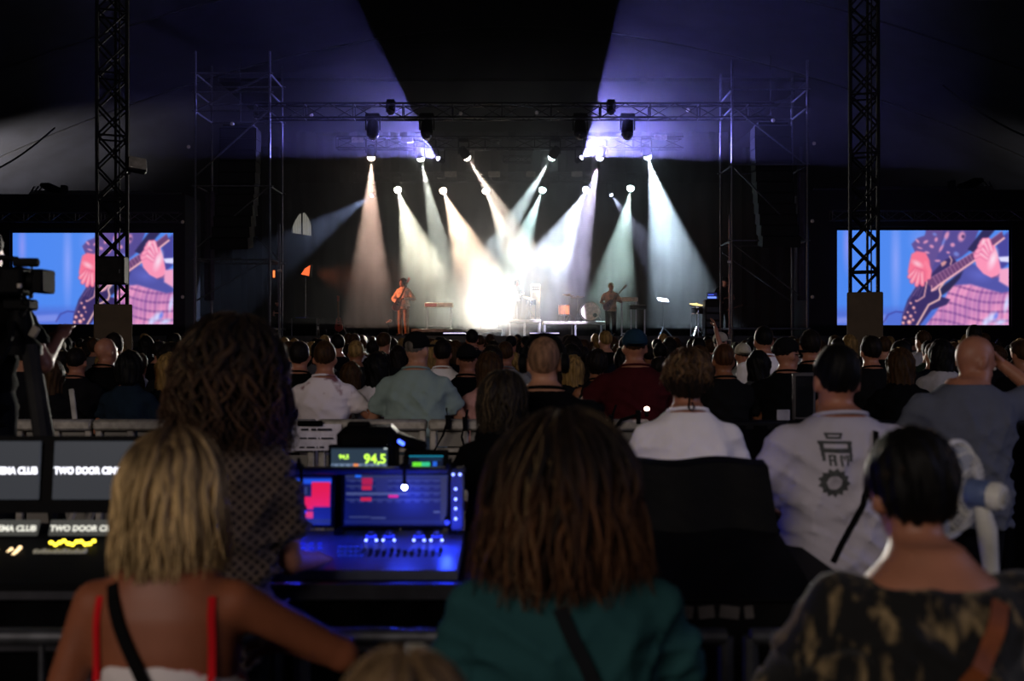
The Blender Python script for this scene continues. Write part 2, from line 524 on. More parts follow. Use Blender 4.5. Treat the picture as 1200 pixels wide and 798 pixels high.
nt.links.new(ln.outputs['Value'], fo.inputs[0])
mu = nt.nodes.new('ShaderNodeMath'); mu.operation = 'MULTIPLY'
nt.links.new(mr.outputs[0], mu.inputs[0]); nt.links.new(fo.outputs[0], mu.inputs[1])
nt.links.new(mu.outputs[0], vol.inputs['Density'])
sm = MB().ell((0, 0, 0), (4.6, 2.4, 3.2), 20, 12).build('stage_smoke', SM, loc=at(602, 312, 35.6))
sm['kind'] = 'stuff'; tag(sm, 'pale rolling smoke cloud around the glaring strobe', 'smoke')
# ------------------------------------------------------------------ the glaring strobe at centre stage
st = at(574, 352, 33.2)
root = thing('strobe_lamp', 'glaring white strobe at centre stage facing the audience', 'stage lamp', (st.x, st.y, STZ))
MB().box((0, 0, .02), (.5, .4, .04)).box((-.3, 0, (st.z - STZ) / 2), (.03, .05, st.z - STZ)).box((.3, 0, (st.z - STZ) / 2), (.03, .05, st.z - STZ)).build('bracket', M_BLACKMT, root)
MB().rbox((0, .05, st.z - STZ), (.56, .16, .56), .03).build('housing', M_BLACKPL, root)
MB().rbox((0, -.04, st.z - STZ), (.46, .03, .46), .01).build('lamp_panel', glow('strobe_panel', 'fff8ee', 30), root)
lamp('SPOT', 'strobe_light', (0, -.14, st.z - STZ), (0, -5, st.z - STZ - .9), 15000, (1, .93, .82), parent=root, spot_size=math.radians(80), spot_blend=.7, shadow_soft_size=.22)
# dense smoke right in front of the strobe
S2, nt, vol = volume_mat('strobe_smoke_air', 0.0, aniso=.0)
tc = nt.nodes.new('ShaderNodeTexCoord')
ln = nt.nodes.new('ShaderNodeVectorMath'); ln.operation = 'LENGTH'
mp = nt.nodes.new('ShaderNodeMapping'); mp.inputs['Scale'].default_value = (1 / 2.9, 1 / 1.6, 1 / 2.5)
nt.links.new(tc.outputs['Object'], mp.inputs[0]); nt.links.new(mp.outputs[0], ln.inputs[0])
nz = nt.nodes.new('ShaderNodeTexNoise'); nz.inputs['Scale'].default_value = 1.2; nz.inputs['Detail'].default_value = 3
nt.links.new(tc.outputs['Object'], nz.inputs['Vector'])
fo = nt.nodes.new('ShaderNodeMapRange'); fo.interpolation_type = 'SMOOTHSTEP'
fo.inputs[1].default_value = 1.0; fo.inputs[2].default_value = .1; fo.inputs[3].default_value = 0; fo.inputs[4].default_value = .14
nt.links.new(ln.outputs['Value'], fo.inputs[0])
mr = nt.nodes.new('ShaderNodeMapRange'); mr.inputs[1].default_value = .35; mr.inputs[2].default_value = .7; mr.inputs[3].default_value = .35; mr.inputs[4].default_value = 1.3
nt.links.new(nz.outputs['Fac'], mr.inputs[0])
mu = nt.nodes.new('ShaderNodeMath'); mu.operation = 'MULTIPLY'
nt.links.new(mr.outputs[0], mu.inputs[0]); nt.links.new(fo.outputs[0], mu.inputs[1]); nt.links.new(mu.outputs[0], vol.inputs['Density'])
s2 = MB().ell((0, 0, 0), (2.9, 1.6, 2.5), 20, 12).build('strobe_smoke', S2, loc=at(572, 338, 32.6))
s2['kind'] = 'stuff'; tag(s2, 'dense white smoke burning out in front of the strobe', 'smoke')

# ------------------------------------------------------------------ scaffold towers either side of the stage
def scaffold(label, px0, px1, Y, levels, top, diag, clad):
    """levels / top in pixel rows; uprights at px0, px1 and a second frame behind"""
    a = at(px0, 399, Y); b = at(px1, 399, Y)
    w = b.x - a.x; dep = 1.6
    root = thing('scaffold_tower', label, 'scaffold', (a.x, Y, 0), 0, 'scaffold towers')
    zt = at(0, top, Y).z
    for (x, y) in ((0, 0), (w, 0), (0, dep), (w, dep)):
        bar((x, y, 0), (x, y, zt), .035, 8).build('upright', M_STEEL, root)
        MB().box((x, y, .02), (.2, .2, .04)).build('base_plate', M_STEEL, root)
    zs = [at(0, l, Y).z for l in levels]
    for z in zs:
        for y in (0, dep):
            bar((-.1, y, z), (w + .1, y, z), .028, 7).build('ledger', M_STEEL, root)
        for x in (0, w):
            bar((x, -.05, z), (x, dep + .05, z), .028, 7).build('transom', M_STEEL, root)
    for (y, z0, z1, s) in diag:
        z0 = at(0, z0, Y).z; z1 = at(0, z1, Y).z
        xa, xb = (0.05, w - .05) if s > 0 else (w - .05, .05)
        bar((xa, y, z0), (xb, y, z1), .025, 7).build('diagonal_brace', M_STEEL, root)
    return root, w
scaffold('steel scaffold tower between the left screen and the stage', 229, 316, 29.4, (385, 304, 218, 130, 108, 86), 60, ((0, 352, 304, 1), (0, 290, 220, 1), (0, 205, 130, 1), (0, 128, 88, 1), (1.6, 300, 222, -1)), None)
scaffold('steel scaffold tower between the stage and the right screen', 858, 946, 29.4, (385, 282, 193, 126, 105), 70, ((0, 193, 126, -1), (0, 282, 196, -1), (0, 352, 286, -1), (1.6, 350, 290, -1), (1.6, 120, 100, 1)), None)
for px0, px1, py0, py1, lab in ((333, 333, 265, 395, 'thin steel pole standing just right of the left scaffold tower'), (850, 850, 255, 395, 'thin steel pole standing just left of the right scaffold tower')):
    a = at(px0, py0, 30.4); b = at(px1, py1, 30.4)
    root = thing('scaffold_pole', lab, 'pole', (a.x, 30.4 - .6, 0))
    bar((0, 0, 0), (0, 0, a.z), .035).build('tube', M_STEEL, root)
    MB().box((0, 0, .02), (.2, .2, .04)).build('base_plate', M_STEEL, root)
    MB().rbox((0, -.02, a.z - 1.4), (.12, .12, .09), .02).build('coupler', M_ALU, root)
# loudspeaker columns flown inside the towers
def line_array(label, px, py0, n, Y):
    c = at(px, py0, Y)
    root = thing('line_array', label, 'loudspeaker', c, 0, 'flown loudspeaker columns')
    MB().box((0, 0, .08), (.9, .6, .06)).build('flying_frame', M_BLACKMT, root)
    bar((0, 0, .1), (0, 0, 2.2), .012).build('hoist_chain', M_BLACKMT, root)
    cab = MB().prism([(-.55, -.16), (.55, -.16), (.55, .16), (-.55, .16)], .6).mesh('cabinet', M_BLACKPL)
    gr = MB().box((0, -.31, 0), (1.02, .02, .27)).mesh('grille', mat('speaker_grille', '09090b', rough=.8, scale=120, noise=.5))
    for k in range(n):
        t = .012 * k * k
        o = link('cabinet', cab, root, (0, -t * .8, -.17 - k * .335)); o.rotation_euler = (.02 * k, 0, 0)
        link('grille', gr, o)
line_array('black flown loudspeaker column inside the left scaffold tower', 282, 152, 11, 30.2)
line_array('black flown loudspeaker column inside the right scaffold tower', 903, 150, 11, 30.2)
# black scrim towers beside the arrays
for px0, px1, y0, y1, lab in ((240, 251, 224, 352, 'narrow purplish drape strip hanging inside the left scaffold tower'), (934, 946, 192, 352, 'narrow purplish drape strip hanging inside the right scaffold tower')):
    a = at(px0, y0, 30.6); b = at(px1, y1, 30.6)
    tag(link('drape_strip', fold_panel('drape_strip', a.x, b.x, 30.6, b.z, a.z, amp=.04, wl=.2, mt=mat('violet_grey_drape', '3a3444', rough=.9))), lab, 'drape')
# small round lamps seen as pale dots
M_DOT = mat('pale_ball_marker', 'cfc8bc', rough=.6)
for px, py, Y in ((221, 172, 30), (272, 145, 29.2), (365, 135, 30), (214, 260, 32.99), (214, 348, 32.99), (954, 168, 30), (906, 141, 29.2), (806, 129, 30), (952, 259, 31.39), (952, 348, 31.39), (540, 133, 29.7), (629, 132, 29.7)):
    hgt = 'high at' if py < 160 else ('midway up' if py < 200 else ('low on' if py < 300 else 'at the foot of'))
    side = 'left screen box' if px == 214 else 'right screen box' if px == 952 else 'left scaffold tower' if px < 400 else ('right scaffold tower' if px > 800 else 'front truss')
    c = at(px, py, Y)
    root = thing('round_marker', 'small pale round marker %s the %s%s' % (hgt, side, {365: ', beside the violet beam', 806: ', beside the violet beam', 540: ', left one', 629: ', right one'}.get(px, '')), 'marker', c, 0, 'round markers on the ' + side)
    MB().ell((0, 0, 0), (.06, .04, .06), 10, 6).build('disc', M_DOT, root)
    MB().box((0, .06, 0), (.03, .1, .03)).build('clip', M_BLACKMT, root)

# ------------------------------------------------------------------ screens
def screen_picture(Wd=230, Hd=128):
    """close shot of a guitarist's hands, painted as the screen's own picture"""
    xs = (np.arange(Wd) + .5) / Wd * 1153 + 5
    ys = (np.arange(Hd) + .5) / Hd * 630 + 32
    X, Y = np.meshgrid(xs, ys)
    img = np.zeros((Hd, Wd, 3)) + np.array((62, 128, 232.0))
    def put(mask, c, a=1.0):
        m = np.clip(mask, 0, 1)[..., None] * a
        img[:] = img * (1 - m) + np.array(c, float) * m
    def poly(pts, soft=4.0):
        d = np.full(X.shape, 1e9); ins = np.zeros(X.shape, bool); n = len(pts)
        for i in range(n):
            x1, y1 = pts[i]; x2, y2 = pts[(i + 1) % n]
            ex, ey = x2 - x1, y2 - y1
            t = np.clip(((X - x1) * ex + (Y - y1) * ey) / (ex * ex + ey * ey + 1e-9), 0, 1)
            d = np.minimum(d, np.hypot(X - x1 - ex * t, Y - y1 - ey * t))
            c = ((y1 > Y) != (y2 > Y)) & (X < (x2 - x1) * (Y - y1) / ((y2 - y1) + 1e-9) + x1)
            ins ^= c
        return np.clip(.5 + np.where(ins, d, -d) / soft, 0, 1)
    def line(pts, w, soft=4.0):
        d = np.full(X.shape, 1e9)
        for (x1, y1), (x2, y2) in zip(pts[:-1], pts[1:]):
            ex, ey = x2 - x1, y2 - y1
            t = np.clip(((X - x1) * ex + (Y - y1) * ey) / (ex * ex + ey * ey + 1e-9), 0, 1)
            d = np.minimum(d, np.hypot(X - x1 - ex * t, Y - y1 - ey * t))
        return np.clip(.5 + (w / 2 - d) / soft, 0, 1)
    def blob(cx, cy, rx, ry, a=0, soft=.25):
        ca, sa = math.cos(a), math.sin(a)
        u = ((X - cx) * ca + (Y - cy) * sa) / rx; v = (-(X - cx) * sa + (Y - cy) * ca) / ry
        return np.clip((1 - np.hypot(u, v)) / soft, 0, 1)
    # background
    put(np.clip((600 - X) / 600, 0, 1) * .5, (48, 120, 238))
    put(blob(75, 130, 40, 230, 0, 1), (170, 150, 240), .6)
    put(blob(400, 240, 45, 400, 0, 1), (150, 165, 250), .7)
    put(blob(560, 100, 90, 120, 0, 1), (120, 150, 245), .6)
    put(np.clip((Y - 520) / 60, 0, 1), (62, 92, 198), .8)
    put(poly([(0, 610), (330, 590), (330, 640), (0, 650)], 20), (150, 160, 240), .5)
    put(line([(318, 640), (350, 590), (400, 570), (450, 575)], 8), (40, 40, 130), .9)
    # denim and plaid
    put(poly([(800, 300), (900, 250), (1158, 330), (1158, 480), (760, 420)], 20), (62, 66, 150))
    put(blob(960, 330, 110, 60, .2, 1), (84, 92, 190), .8)
    body = poly([(735, 470), (770, 400), (900, 390), (1110, 450), (1158, 440), (1158, 662), (600, 662), (660, 590)], 14)
    put(body, (232, 138, 182))
    u = X * .97 + Y * .25 + 14 * np.sin(Y / 60); v = -X * .12 + Y + 16 * np.sin(X / 90)
    st1 = np.clip(np.cos(u / 76 * 2 * PI) * 1.3 - .45, 0, 1); st2 = np.clip(np.cos(v / 62 * 2 * PI) * 1.3 - .45, 0, 1)
    put(body * st1, (130, 66, 140), .55); put(body * st2, (96, 44, 112), .8); put(body * np.clip(np.sin(X / 130 + Y / 75), 0, 1), (120, 70, 150), .35)
    put(body * np.clip(np.cos(u / 31 * 2 * PI), 0, 1), (255, 190, 205), .3)
    for (cx, cy, rx, ry, a) in ((1040, 610, 36, 60, .7), (1100, 640, 60, 26, -.2), (1140, 520, 22, 80, .2), (1000, 640, 30, 40, .5)):
        put(blob(cx, cy, rx, ry, a, .8), (205, 220, 255), .9)
    put(blob(1070, 600, 20, 40, .4, .8), (70, 110, 230), .8)
    # dark flowered shirt
    shirt = poly([(600, 20), (960, 20), (905, 160), (840, 210), (760, 250), (640, 330), (600, 200)], 8)
    put(shirt, (66, 56, 128))
    sleeve = poly([(505, 125), (545, 85), (590, 70), (620, 20), (720, 20), (690, 170), (640, 300), (600, 180), (530, 180)], 8)
    put(sleeve, (82, 62, 128))
    for (cx, cy, rx, ry, a) in ((545, 105, 22, 10, .8), (600, 110, 24, 12, -.5), (640, 140, 20, 14, .4), (610, 180, 22, 10, .3), (670, 95, 14, 20, .3),
                                (740, 70, 18, 40, .4), (705, 150, 12, 40, .5), (780, 130, 20, 18, 0), (840, 75, 30, 44, .3), (750, 180, 16, 10, .2), (680, 235, 26, 10, 0), (560, 150, 26, 8, .3)):
        put(blob(cx, cy, rx, ry, a, .5), (240, 150, 178), .85)
    put(blob(850, 75, 14, 16, 0, .5), (60, 40, 90))
    for (cx, cy, rx, ry) in ((720, 110, 12, 40), (660, 60, 20, 14), (805, 190, 26, 20)):
        put(blob(cx, cy, rx, ry, .4, .6), (110, 130, 215), .8)
    # strap
    put(poly([(880, 160), (990, 20), (1075, 20), (930, 185)], 6), (24, 20, 62))
    put(poly([(1070, 110), (1158, 40), (1158, 250), (1100, 300)], 14), (52, 52, 138))
    # guitar
    put(poly([(436, 662), (445, 590), (480, 490), (540, 400), (640, 320), (720, 235), (775, 205), (815, 250), (830, 300), (760, 350), (700, 410), (700, 470), (765, 490), (740, 525), (640, 560), (560, 662)], 8), (34, 22, 74))
    put(poly([(700, 410), (850, 300), (830, 350), (760, 430), (700, 470)], 12), (20, 18, 54))
    put(line([(540, 662), (620, 525), (690, 490), (700, 460), (690, 420), (745, 350)], 11), (255, 196, 176))
    put(line([(760, 205), (775, 230), (765, 260)], 9), (240, 170, 160), .9)
    put(line([(450, 590), (500, 480), (560, 405)], 4), (150, 110, 170), .7)
    neck = poly([(600, 370), (930, 170), (1110, 40), (1125, 85), (940, 235), (650, 430)], 6)
    put(neck, (92, 48, 92))
    put(line([(640, 432), (690, 395), (935, 228), (1125, 85)], 12), (255, 186, 182))
    put(line([(600, 368), (930, 172), (1110, 40)], 4), (190, 120, 160), .8)
    for t in np.linspace(.12, .95, 13):
        x0, y0 = 610 + 320 * t, 365 - 195 * t
        put(line([(x0, y0), (x0 + 30, y0 + 52)], 4), (205, 140, 170), .7)
    put(line([(608, 372), (590, 470), (545, 500)], 9), (255, 180, 170), .9)
    for k in range(4):
        put(line([(530 + k * 16, 400 + k * 5), (500 + k * 18, 460 + k * 5)], 3), (170, 120, 160), .7)
    put(line([(640, 400), (640, 435), (670, 425), (690, 390)], 7), (255, 180, 180), .8)
    for (cx, cy, r) in ((460, 610, 16), (500, 600, 15), (450, 645, 14), (490, 640, 20), (515, 625, 12), (520, 545, 14), (500, 515, 11), (535, 500, 9), (480, 575, 10), (530, 575, 8)):
        put(blob(cx, cy, r, r, 0, .5), (255, 160, 150), .95); put(blob(cx - 3, cy - 4, r * .4, r * .4, 0, .6), (255, 225, 215))
    put(poly([(700, 250), (725, 235), (742, 240), (730, 262), (708, 275)], 6), (255, 170, 150), .8)
    # picking hand
    put(poly([(505, 190), (540, 170), (600, 180), (625, 230), (635, 300), (610, 370), (560, 390), (510, 365), (480, 310), (490, 250)], 10), (250, 104, 128))
    put(blob(545, 255, 55, 26, .5, .8), (255, 196, 204), .9)
    put(blob(520, 320, 40, 30, 0, .9), (255, 150, 160), .8)
    for k, (x1, y1) in enumerate(((492, 340), (508, 372), (540, 392), (578, 390))):
        x0, y0 = 535 + k * 14, 295 + k * 6
        put(line([(x0, y0), (x1, y1)], 34, 6), (206, 62, 104), .8); put(line([(x0, y0), (x1, y1)], 25, 6), (255, 128, 146)); put(line([(x0 - 4, y0 + 8), (x1, y1 - 8)], 7, 6), (255, 190, 200), .8)
    put(line([(600, 250), (628, 300), (622, 345)], 26, 6), (255, 118, 140))
    # fretting hand
    put(poly([(920, 190), (945, 150), (962, 105), (985, 85), (1010, 95), (1030, 140), (1062, 130), (1085, 200), (1105, 300), (1100, 340), (1040, 348), (985, 320), (940, 270)], 9), (255, 140, 170))
    for (x0, y0, xm, ym, x1, y1) in ((1010, 220, 965, 190, 935, 205), (1015, 195, 972, 150, 945, 175), (1025, 175, 990, 110, 962, 140), (1040, 165, 1018, 98, 988, 100)):
        put(line([(x0, y0), (xm, ym), (x1, y1)], 34, 6), (214, 84, 132), .8); put(line([(x0, y0), (xm, ym), (x1, y1)], 25, 6), (255, 150, 176)); put(line([(x0, y0 - 4), (xm, ym - 4)], 7, 6), (255, 212, 222), .8)
    put(blob(1050, 225, 36, 90, .35, .9), (255, 226, 236), .95)
    put(blob(985, 110, 16, 26, .4, .8), (255, 215, 220), .9)
    put(line([(1045, 350), (1085, 335), (1110, 310)], 12), (90, 60, 120), .8)
    put(poly([(1085, 210), (1158, 205), (1158, 245), (1100, 240)], 8), (225, 225, 255))
    put(poly([(1095, 290), (1158, 280), (1158, 410), (1090, 370)], 14), (246, 160, 190))
    for _ in range(2):                      # the screen's picture is a little soft
        p = np.pad(img, ((1, 1), (1, 1), (0, 0)), 'edge')
        img = (p[:-2, 1:-1] + p[2:, 1:-1] + p[1:-1, :-2] + p[1:-1, 2:] + 2 * p[1:-1, 1:-1]) / 6
    img = img * .86 + np.array((200, 190, 255)) * .14
    return np.clip(img / 255, 0, 1)
PIC = screen_picture()

def picture_mesh(w, h, PIC=None, gain=1.05):
    PIC = globals()['PIC'] if PIC is None else PIC
    Hd, Wd = PIC.shape[:2]
    xs = np.linspace(-w / 2, w / 2, Wd); zs = np.linspace(h / 2, -h / 2, Hd)
    X, Z = np.meshgrid(xs, zs)
    V = np.stack([X, np.zeros_like(X), Z], -1).reshape(-1, 3)
    idx = np.arange(Wd * Hd).reshape(Hd, Wd)
    Fq = np.stack([idx[:-1, :-1], idx[1:, :-1], idx[1:, 1:], idx[:-1, 1:]], -1).reshape(-1, 4)
    me = bpy.data.meshes.new('picture')
    me.from_pydata(V.tolist(), [], Fq.tolist())
    ca = me.color_attributes.new('picture', 'FLOAT_COLOR', 'POINT')
    lin_ = np.where(PIC <= .04045, PIC / 12.92, ((PIC + .055) / 1.055) ** 2.4).reshape(-1, 3)
    ca.data.foreach_set('color', np.concatenate([lin_, np.ones((len(lin_), 1))], 1).astype(np.float32).ravel())
    m = MATS.get('led_picture_%g' % gain)
    if m is None:
        m = mat('led_picture_%g' % gain, '050505', rough=.5)
        at_ = m.node_tree.nodes.new('ShaderNodeAttribute'); at_.attribute_name = 'picture'
        b = m.node_tree.nodes['Principled BSDF']
        m.node_tree.links.new(at_.outputs['Color'], b.inputs['Emission Color'])
        b.inputs['Emission Strength'].default_value = gain
    me.materials.append(m)
    return me

M_SCRFRAME = mat('screen_surround_cloth', '0c0c14', rough=.95, scale=2)
def screen(label, x0, x1, y0, y1, Y, frame_px, side, tl):
    a = at(x0, y0, Y); b = at(x1, y1, Y)
    w, h = b.x - a.x, a.z - b.z
    cx, cz = (a.x + b.x) / 2, (a.z + b.z) / 2
    root = thing('video_screen', label, 'screen', (cx, Y, 0), 0, 'side screens')
    MB().rbox((0, .12, cz), (w + .08, .2, h + .08), .02).build('cabinet', M_BLACKPL, root)
    link('picture', picture_mesh(w, h), root, (0, -.005, cz))
    f0 = at(frame_px[0], frame_px[2], Y); f1 = at(frame_px[1], frame_px[3], Y)
    # cloth-covered housing round the screen
    hs = thing('screen_housing', 'black cloth covered scaffold box around the %s video screen' % side, 'housing', ((f0.x + f1.x) / 2, Y, 0))
    ww = f1.x - f0.x; ox = (f0.x + f1.x) / 2
    MB().box((0, .9, f0.z / 2), (ww, 1.2, f0.z)).build('back_box', M_SCRFRAME, hs)
    MB().box((0, .1, (f0.z + a.z + .12) / 2), (ww, .4, f0.z - a.z - .12)).build('top_valance', M_SCRFRAME, hs)
    MB().box((0, .1, (b.z - .12) / 2), (ww, .4, b.z - .12)).build('bottom_skirt', M_SCRFRAME, hs)
    for (xa, xb) in ((f0.x, a.x - .06), (b.x + .06, f1.x)):
        MB().box(((xa + xb) / 2 - ox, .1, cz), (xb - xa, .4, h + .24)).build('side_skirt', M_SCRFRAME, hs)
    truss_box('screen_truss', 'aluminium truss crossing above the %s video screen' % side, (at(tl[0], 0, Y).x, Y - .25, at(0, tl[2], Y).z), (at(tl[1], 0, Y).x, Y - .25, at(0, tl[2], Y).z), .3, r=.022, bay=.42, m=M_STEEL, faces=(0, 1, 2, 3), stuff=False)
    # top rail and folded kit lying on the box
    rz = f0.z
    rt = thing('rolled_tarpaulin', 'dark rolled tarpaulin and poles lying on top of the %s screen box' % side, 'tarpaulin', (0, Y + .6, rz))
    s = -1 if side == 'left' else 1
    xa = at(25 if s < 0 else 1175, 0, Y).x; xb = at(205 if s < 0 else 960, 0, Y).x
    bar((xa, 0, .12), (xb, 0, .1), .06, 8).build('pole', M_STEEL, rt)
    bar((xa, .2, .22), (xb * .8 + xa * .2, .2, .2), .04, 8).build('pole', M_STEEL, rt)
    t = MB(); xm = at(38 if s < 0 else 1162, 0, Y).x; xn = at(64 if s < 0 else 1133, 0, Y).x
    t.tube([(xm, 0, .42), (xm * .7 + xn * .3, 0, .36), (xm * .3 + xn * .7, 0, .24), (xn, 0, .2)], .14, n=8, taper=[.5, 1, .9, .6]).build('roll', M_BLACK, rt)
    for k in range(4):
        x = xa + (xb - xa) * (.0 + .012 * k) - .1 * s
        bar((x + .12 * s, -.1, 0), (x - .1 * s * (k % 2), .1, .38), .025).build('bracket_leg', M_STEEL, rt)
    MB().rbox((at(66 if s < 0 else 1125, 0, Y).x, 0, .2), (.18, .25, .4), .03).build('clamp', M_BLACKMT, rt)
screen('left video screen showing a guitarist in close-up, behind the left mast', 15, 203, 273, 380, 33.2, (-60, 218, 228, 400), 'left', (5, 214, 256))
screen('right video screen showing a guitarist in close-up, behind the right mast', 981, 1182, 270, 381, 31.6, (946, 1280, 223, 400), 'right', (971, 1192, 254))

# ------------------------------------------------------------------ tent masts standing in the crowd
M_MAST = mat('mast_black_steel', '101014', rough=.8, metal=.0, spec=.1)
M_PAD = mat('beige_mast_padding', '5c4e3c', rough=.9, scale=4, noise=.12)
def mast(label, px0, px1, Y, pad_top, pad0, pad1, n, boxpx=None, side='left'):
    a = at(px0, 399, Y); b = at(px1, 399, Y); w = b.x - a.x; cx = (a.x + b.x) / 2
    zt = tent_z(cx, Y) - .1
    root = truss_box('tent_mast', label, (cx, Y, 0), (cx, Y, zt), w - .06, r=.028, bay=w * .98, m=M_MAST, group='tent masts', cross=True)
    root.rotation_euler = (0, 0, -math.atan2(cx, Y))
    MB().box((0, 0, .02), (w + .3, w + .3, .04)).build('base_plate', M_DARKSTEEL, root)
    bar((.05, 0, 0), (.05, 0, zt), .02).build('power_cable', M_BLACKPL, root)
    bar((.11, .03, 0), (.11, .03, zt), .012).build('power_cable', M_BLACKPL, root)
    pz = at(0, pad_top, Y).z; p0 = at(pad0, 0, Y).x - cx; p1 = at(pad1, 0, Y).x - cx
    pad = thing('mast_padding', 'beige padded wrap around the foot of the %s tent mast' % side, 'padding', (cx, Y, 0), -math.atan2(cx, Y), 'mast padding')
    hw = (p1 - p0) / 2; ox = (p0 + p1) / 2
    # a hollow wrap of four boards
    for (x, y, sx, sy) in ((ox, -hw + .02, 2 * hw, .05), (ox, hw - .02, 2 * hw, .05), (ox - hw + .02, 0, .05, 2 * hw - .09), (ox + hw - .02, 0, .05, 2 * hw - .09)):
        MB().rbox((x, y, pz / 2 + .02), (sx, sy, pz - .04), .015).build('board', M_PAD, pad)
    return root, cx
mast('left tent mast, a square truss standing in front of the left screen', 113, 150, 16, 357, 112, 153, 0)
mast('right tent mast, a square truss standing in front of the right screen', 995, 1030, 16, 343, 994, 1033, 0, side='right')
# electrical box and floodlight on the left mast
c = at(131, 317, 15.66)
root = thing('mast_box', 'dark square cabinet strapped to the left tent mast', 'cabinet', (c.x, c.y, c.z - .22))
MB().rbox((0, 0, .22), (.46, .2, .44), .02).build('body', mat('cabinet_grey', '171516', rough=.7, spec=.1), root)
MB().rbox((0, -.105, .22), (.4, .02, .38), .01).build('door', mat('cabinet_door', '221f1f', rough=.7, spec=.1), root)
MB().box((.17, -.12, .2), (.02, .02, .06)).build('latch', M_STEEL, root)
c = at(160, 194, 15.7)
root = thing('floodlight', 'switched off floodlight tilted on the left tent mast', 'floodlight', c)
rot = Euler((-.5, .1, .55)).to_matrix()
MB().rbox((0, 0, 0), (.30, .12, .26), .03, rot=rot).build('housing', M_BLACKMT, root)
MB().rbox(rot @ Vector((0, -.07, 0)), (.26, .02, .22), .008, rot=rot).build('glass', mat('floodlight_glass', '9a9488', rough=.15, spec=.6), root)
MB().tube([(-.16, .05, -.02), (-.22, .12, -.12), (-.3, .16, -.12)], .018).build('bracket', M_STEEL, root)
bar((0.0, 0, .1), (-.16, .1, -.12), .02).build('arm', M_STEEL, root)

# added off-frame lamps washing the tent cloth in place of side daylight
for (x, lab, e) in ((-25.5, 'added unseen lamp on a stand behind the left screen washing the tent cloth', 48000), (25.0, 'added unseen lamp on a stand behind the right screen washing the tent cloth', 2600)):
    s = -1 if x < 0 else 1
    base = Vector((x, 38.5, 0))
    root = thing('work_light', lab, 'added lamp', base)
    bar((0, 0, 0), (0, 0, 3.2), .03).build('stand', M_BLACKMT, root)
    for k in range(3):
        t = k * 2 * PI / 3
        bar((0, 0, .6), (.5 * math.cos(t), .5 * math.sin(t), .02), .02).build('leg', M_BLACKMT, root)
    hb = Euler((.9, 0, -s * .35)).to_matrix()
    MB().rbox((0, .06, 3.3), (.5, .16, .4), .03).build('housing', M_BLACKMT, root)
    MB().rbox((0, -.03, 3.36), (.44, .02, .34), .01).build('lamp_panel', glow('added_wash_panel', 'ffe9cc', 4), root)
    lamp('SPOT', 'work_lamp', (0, -.12, 3.4), (s * -1.6, 3.2, 9.0), e, (1, .9, .78), parent=root, spot_size=math.radians(72), spot_blend=1.0, shadow_soft_size=.2)
# ------------------------------------------------------------------ people: smooth bodies grown from distance fields
CAP = .09
def smin(a, b, k):
    if k <= 0: return np.minimum(a, b)
    h = np.clip(.5 + .5 * (b - a) / k, 0, 1)
    return b + (a - b) * h - k * h * (1 - h)

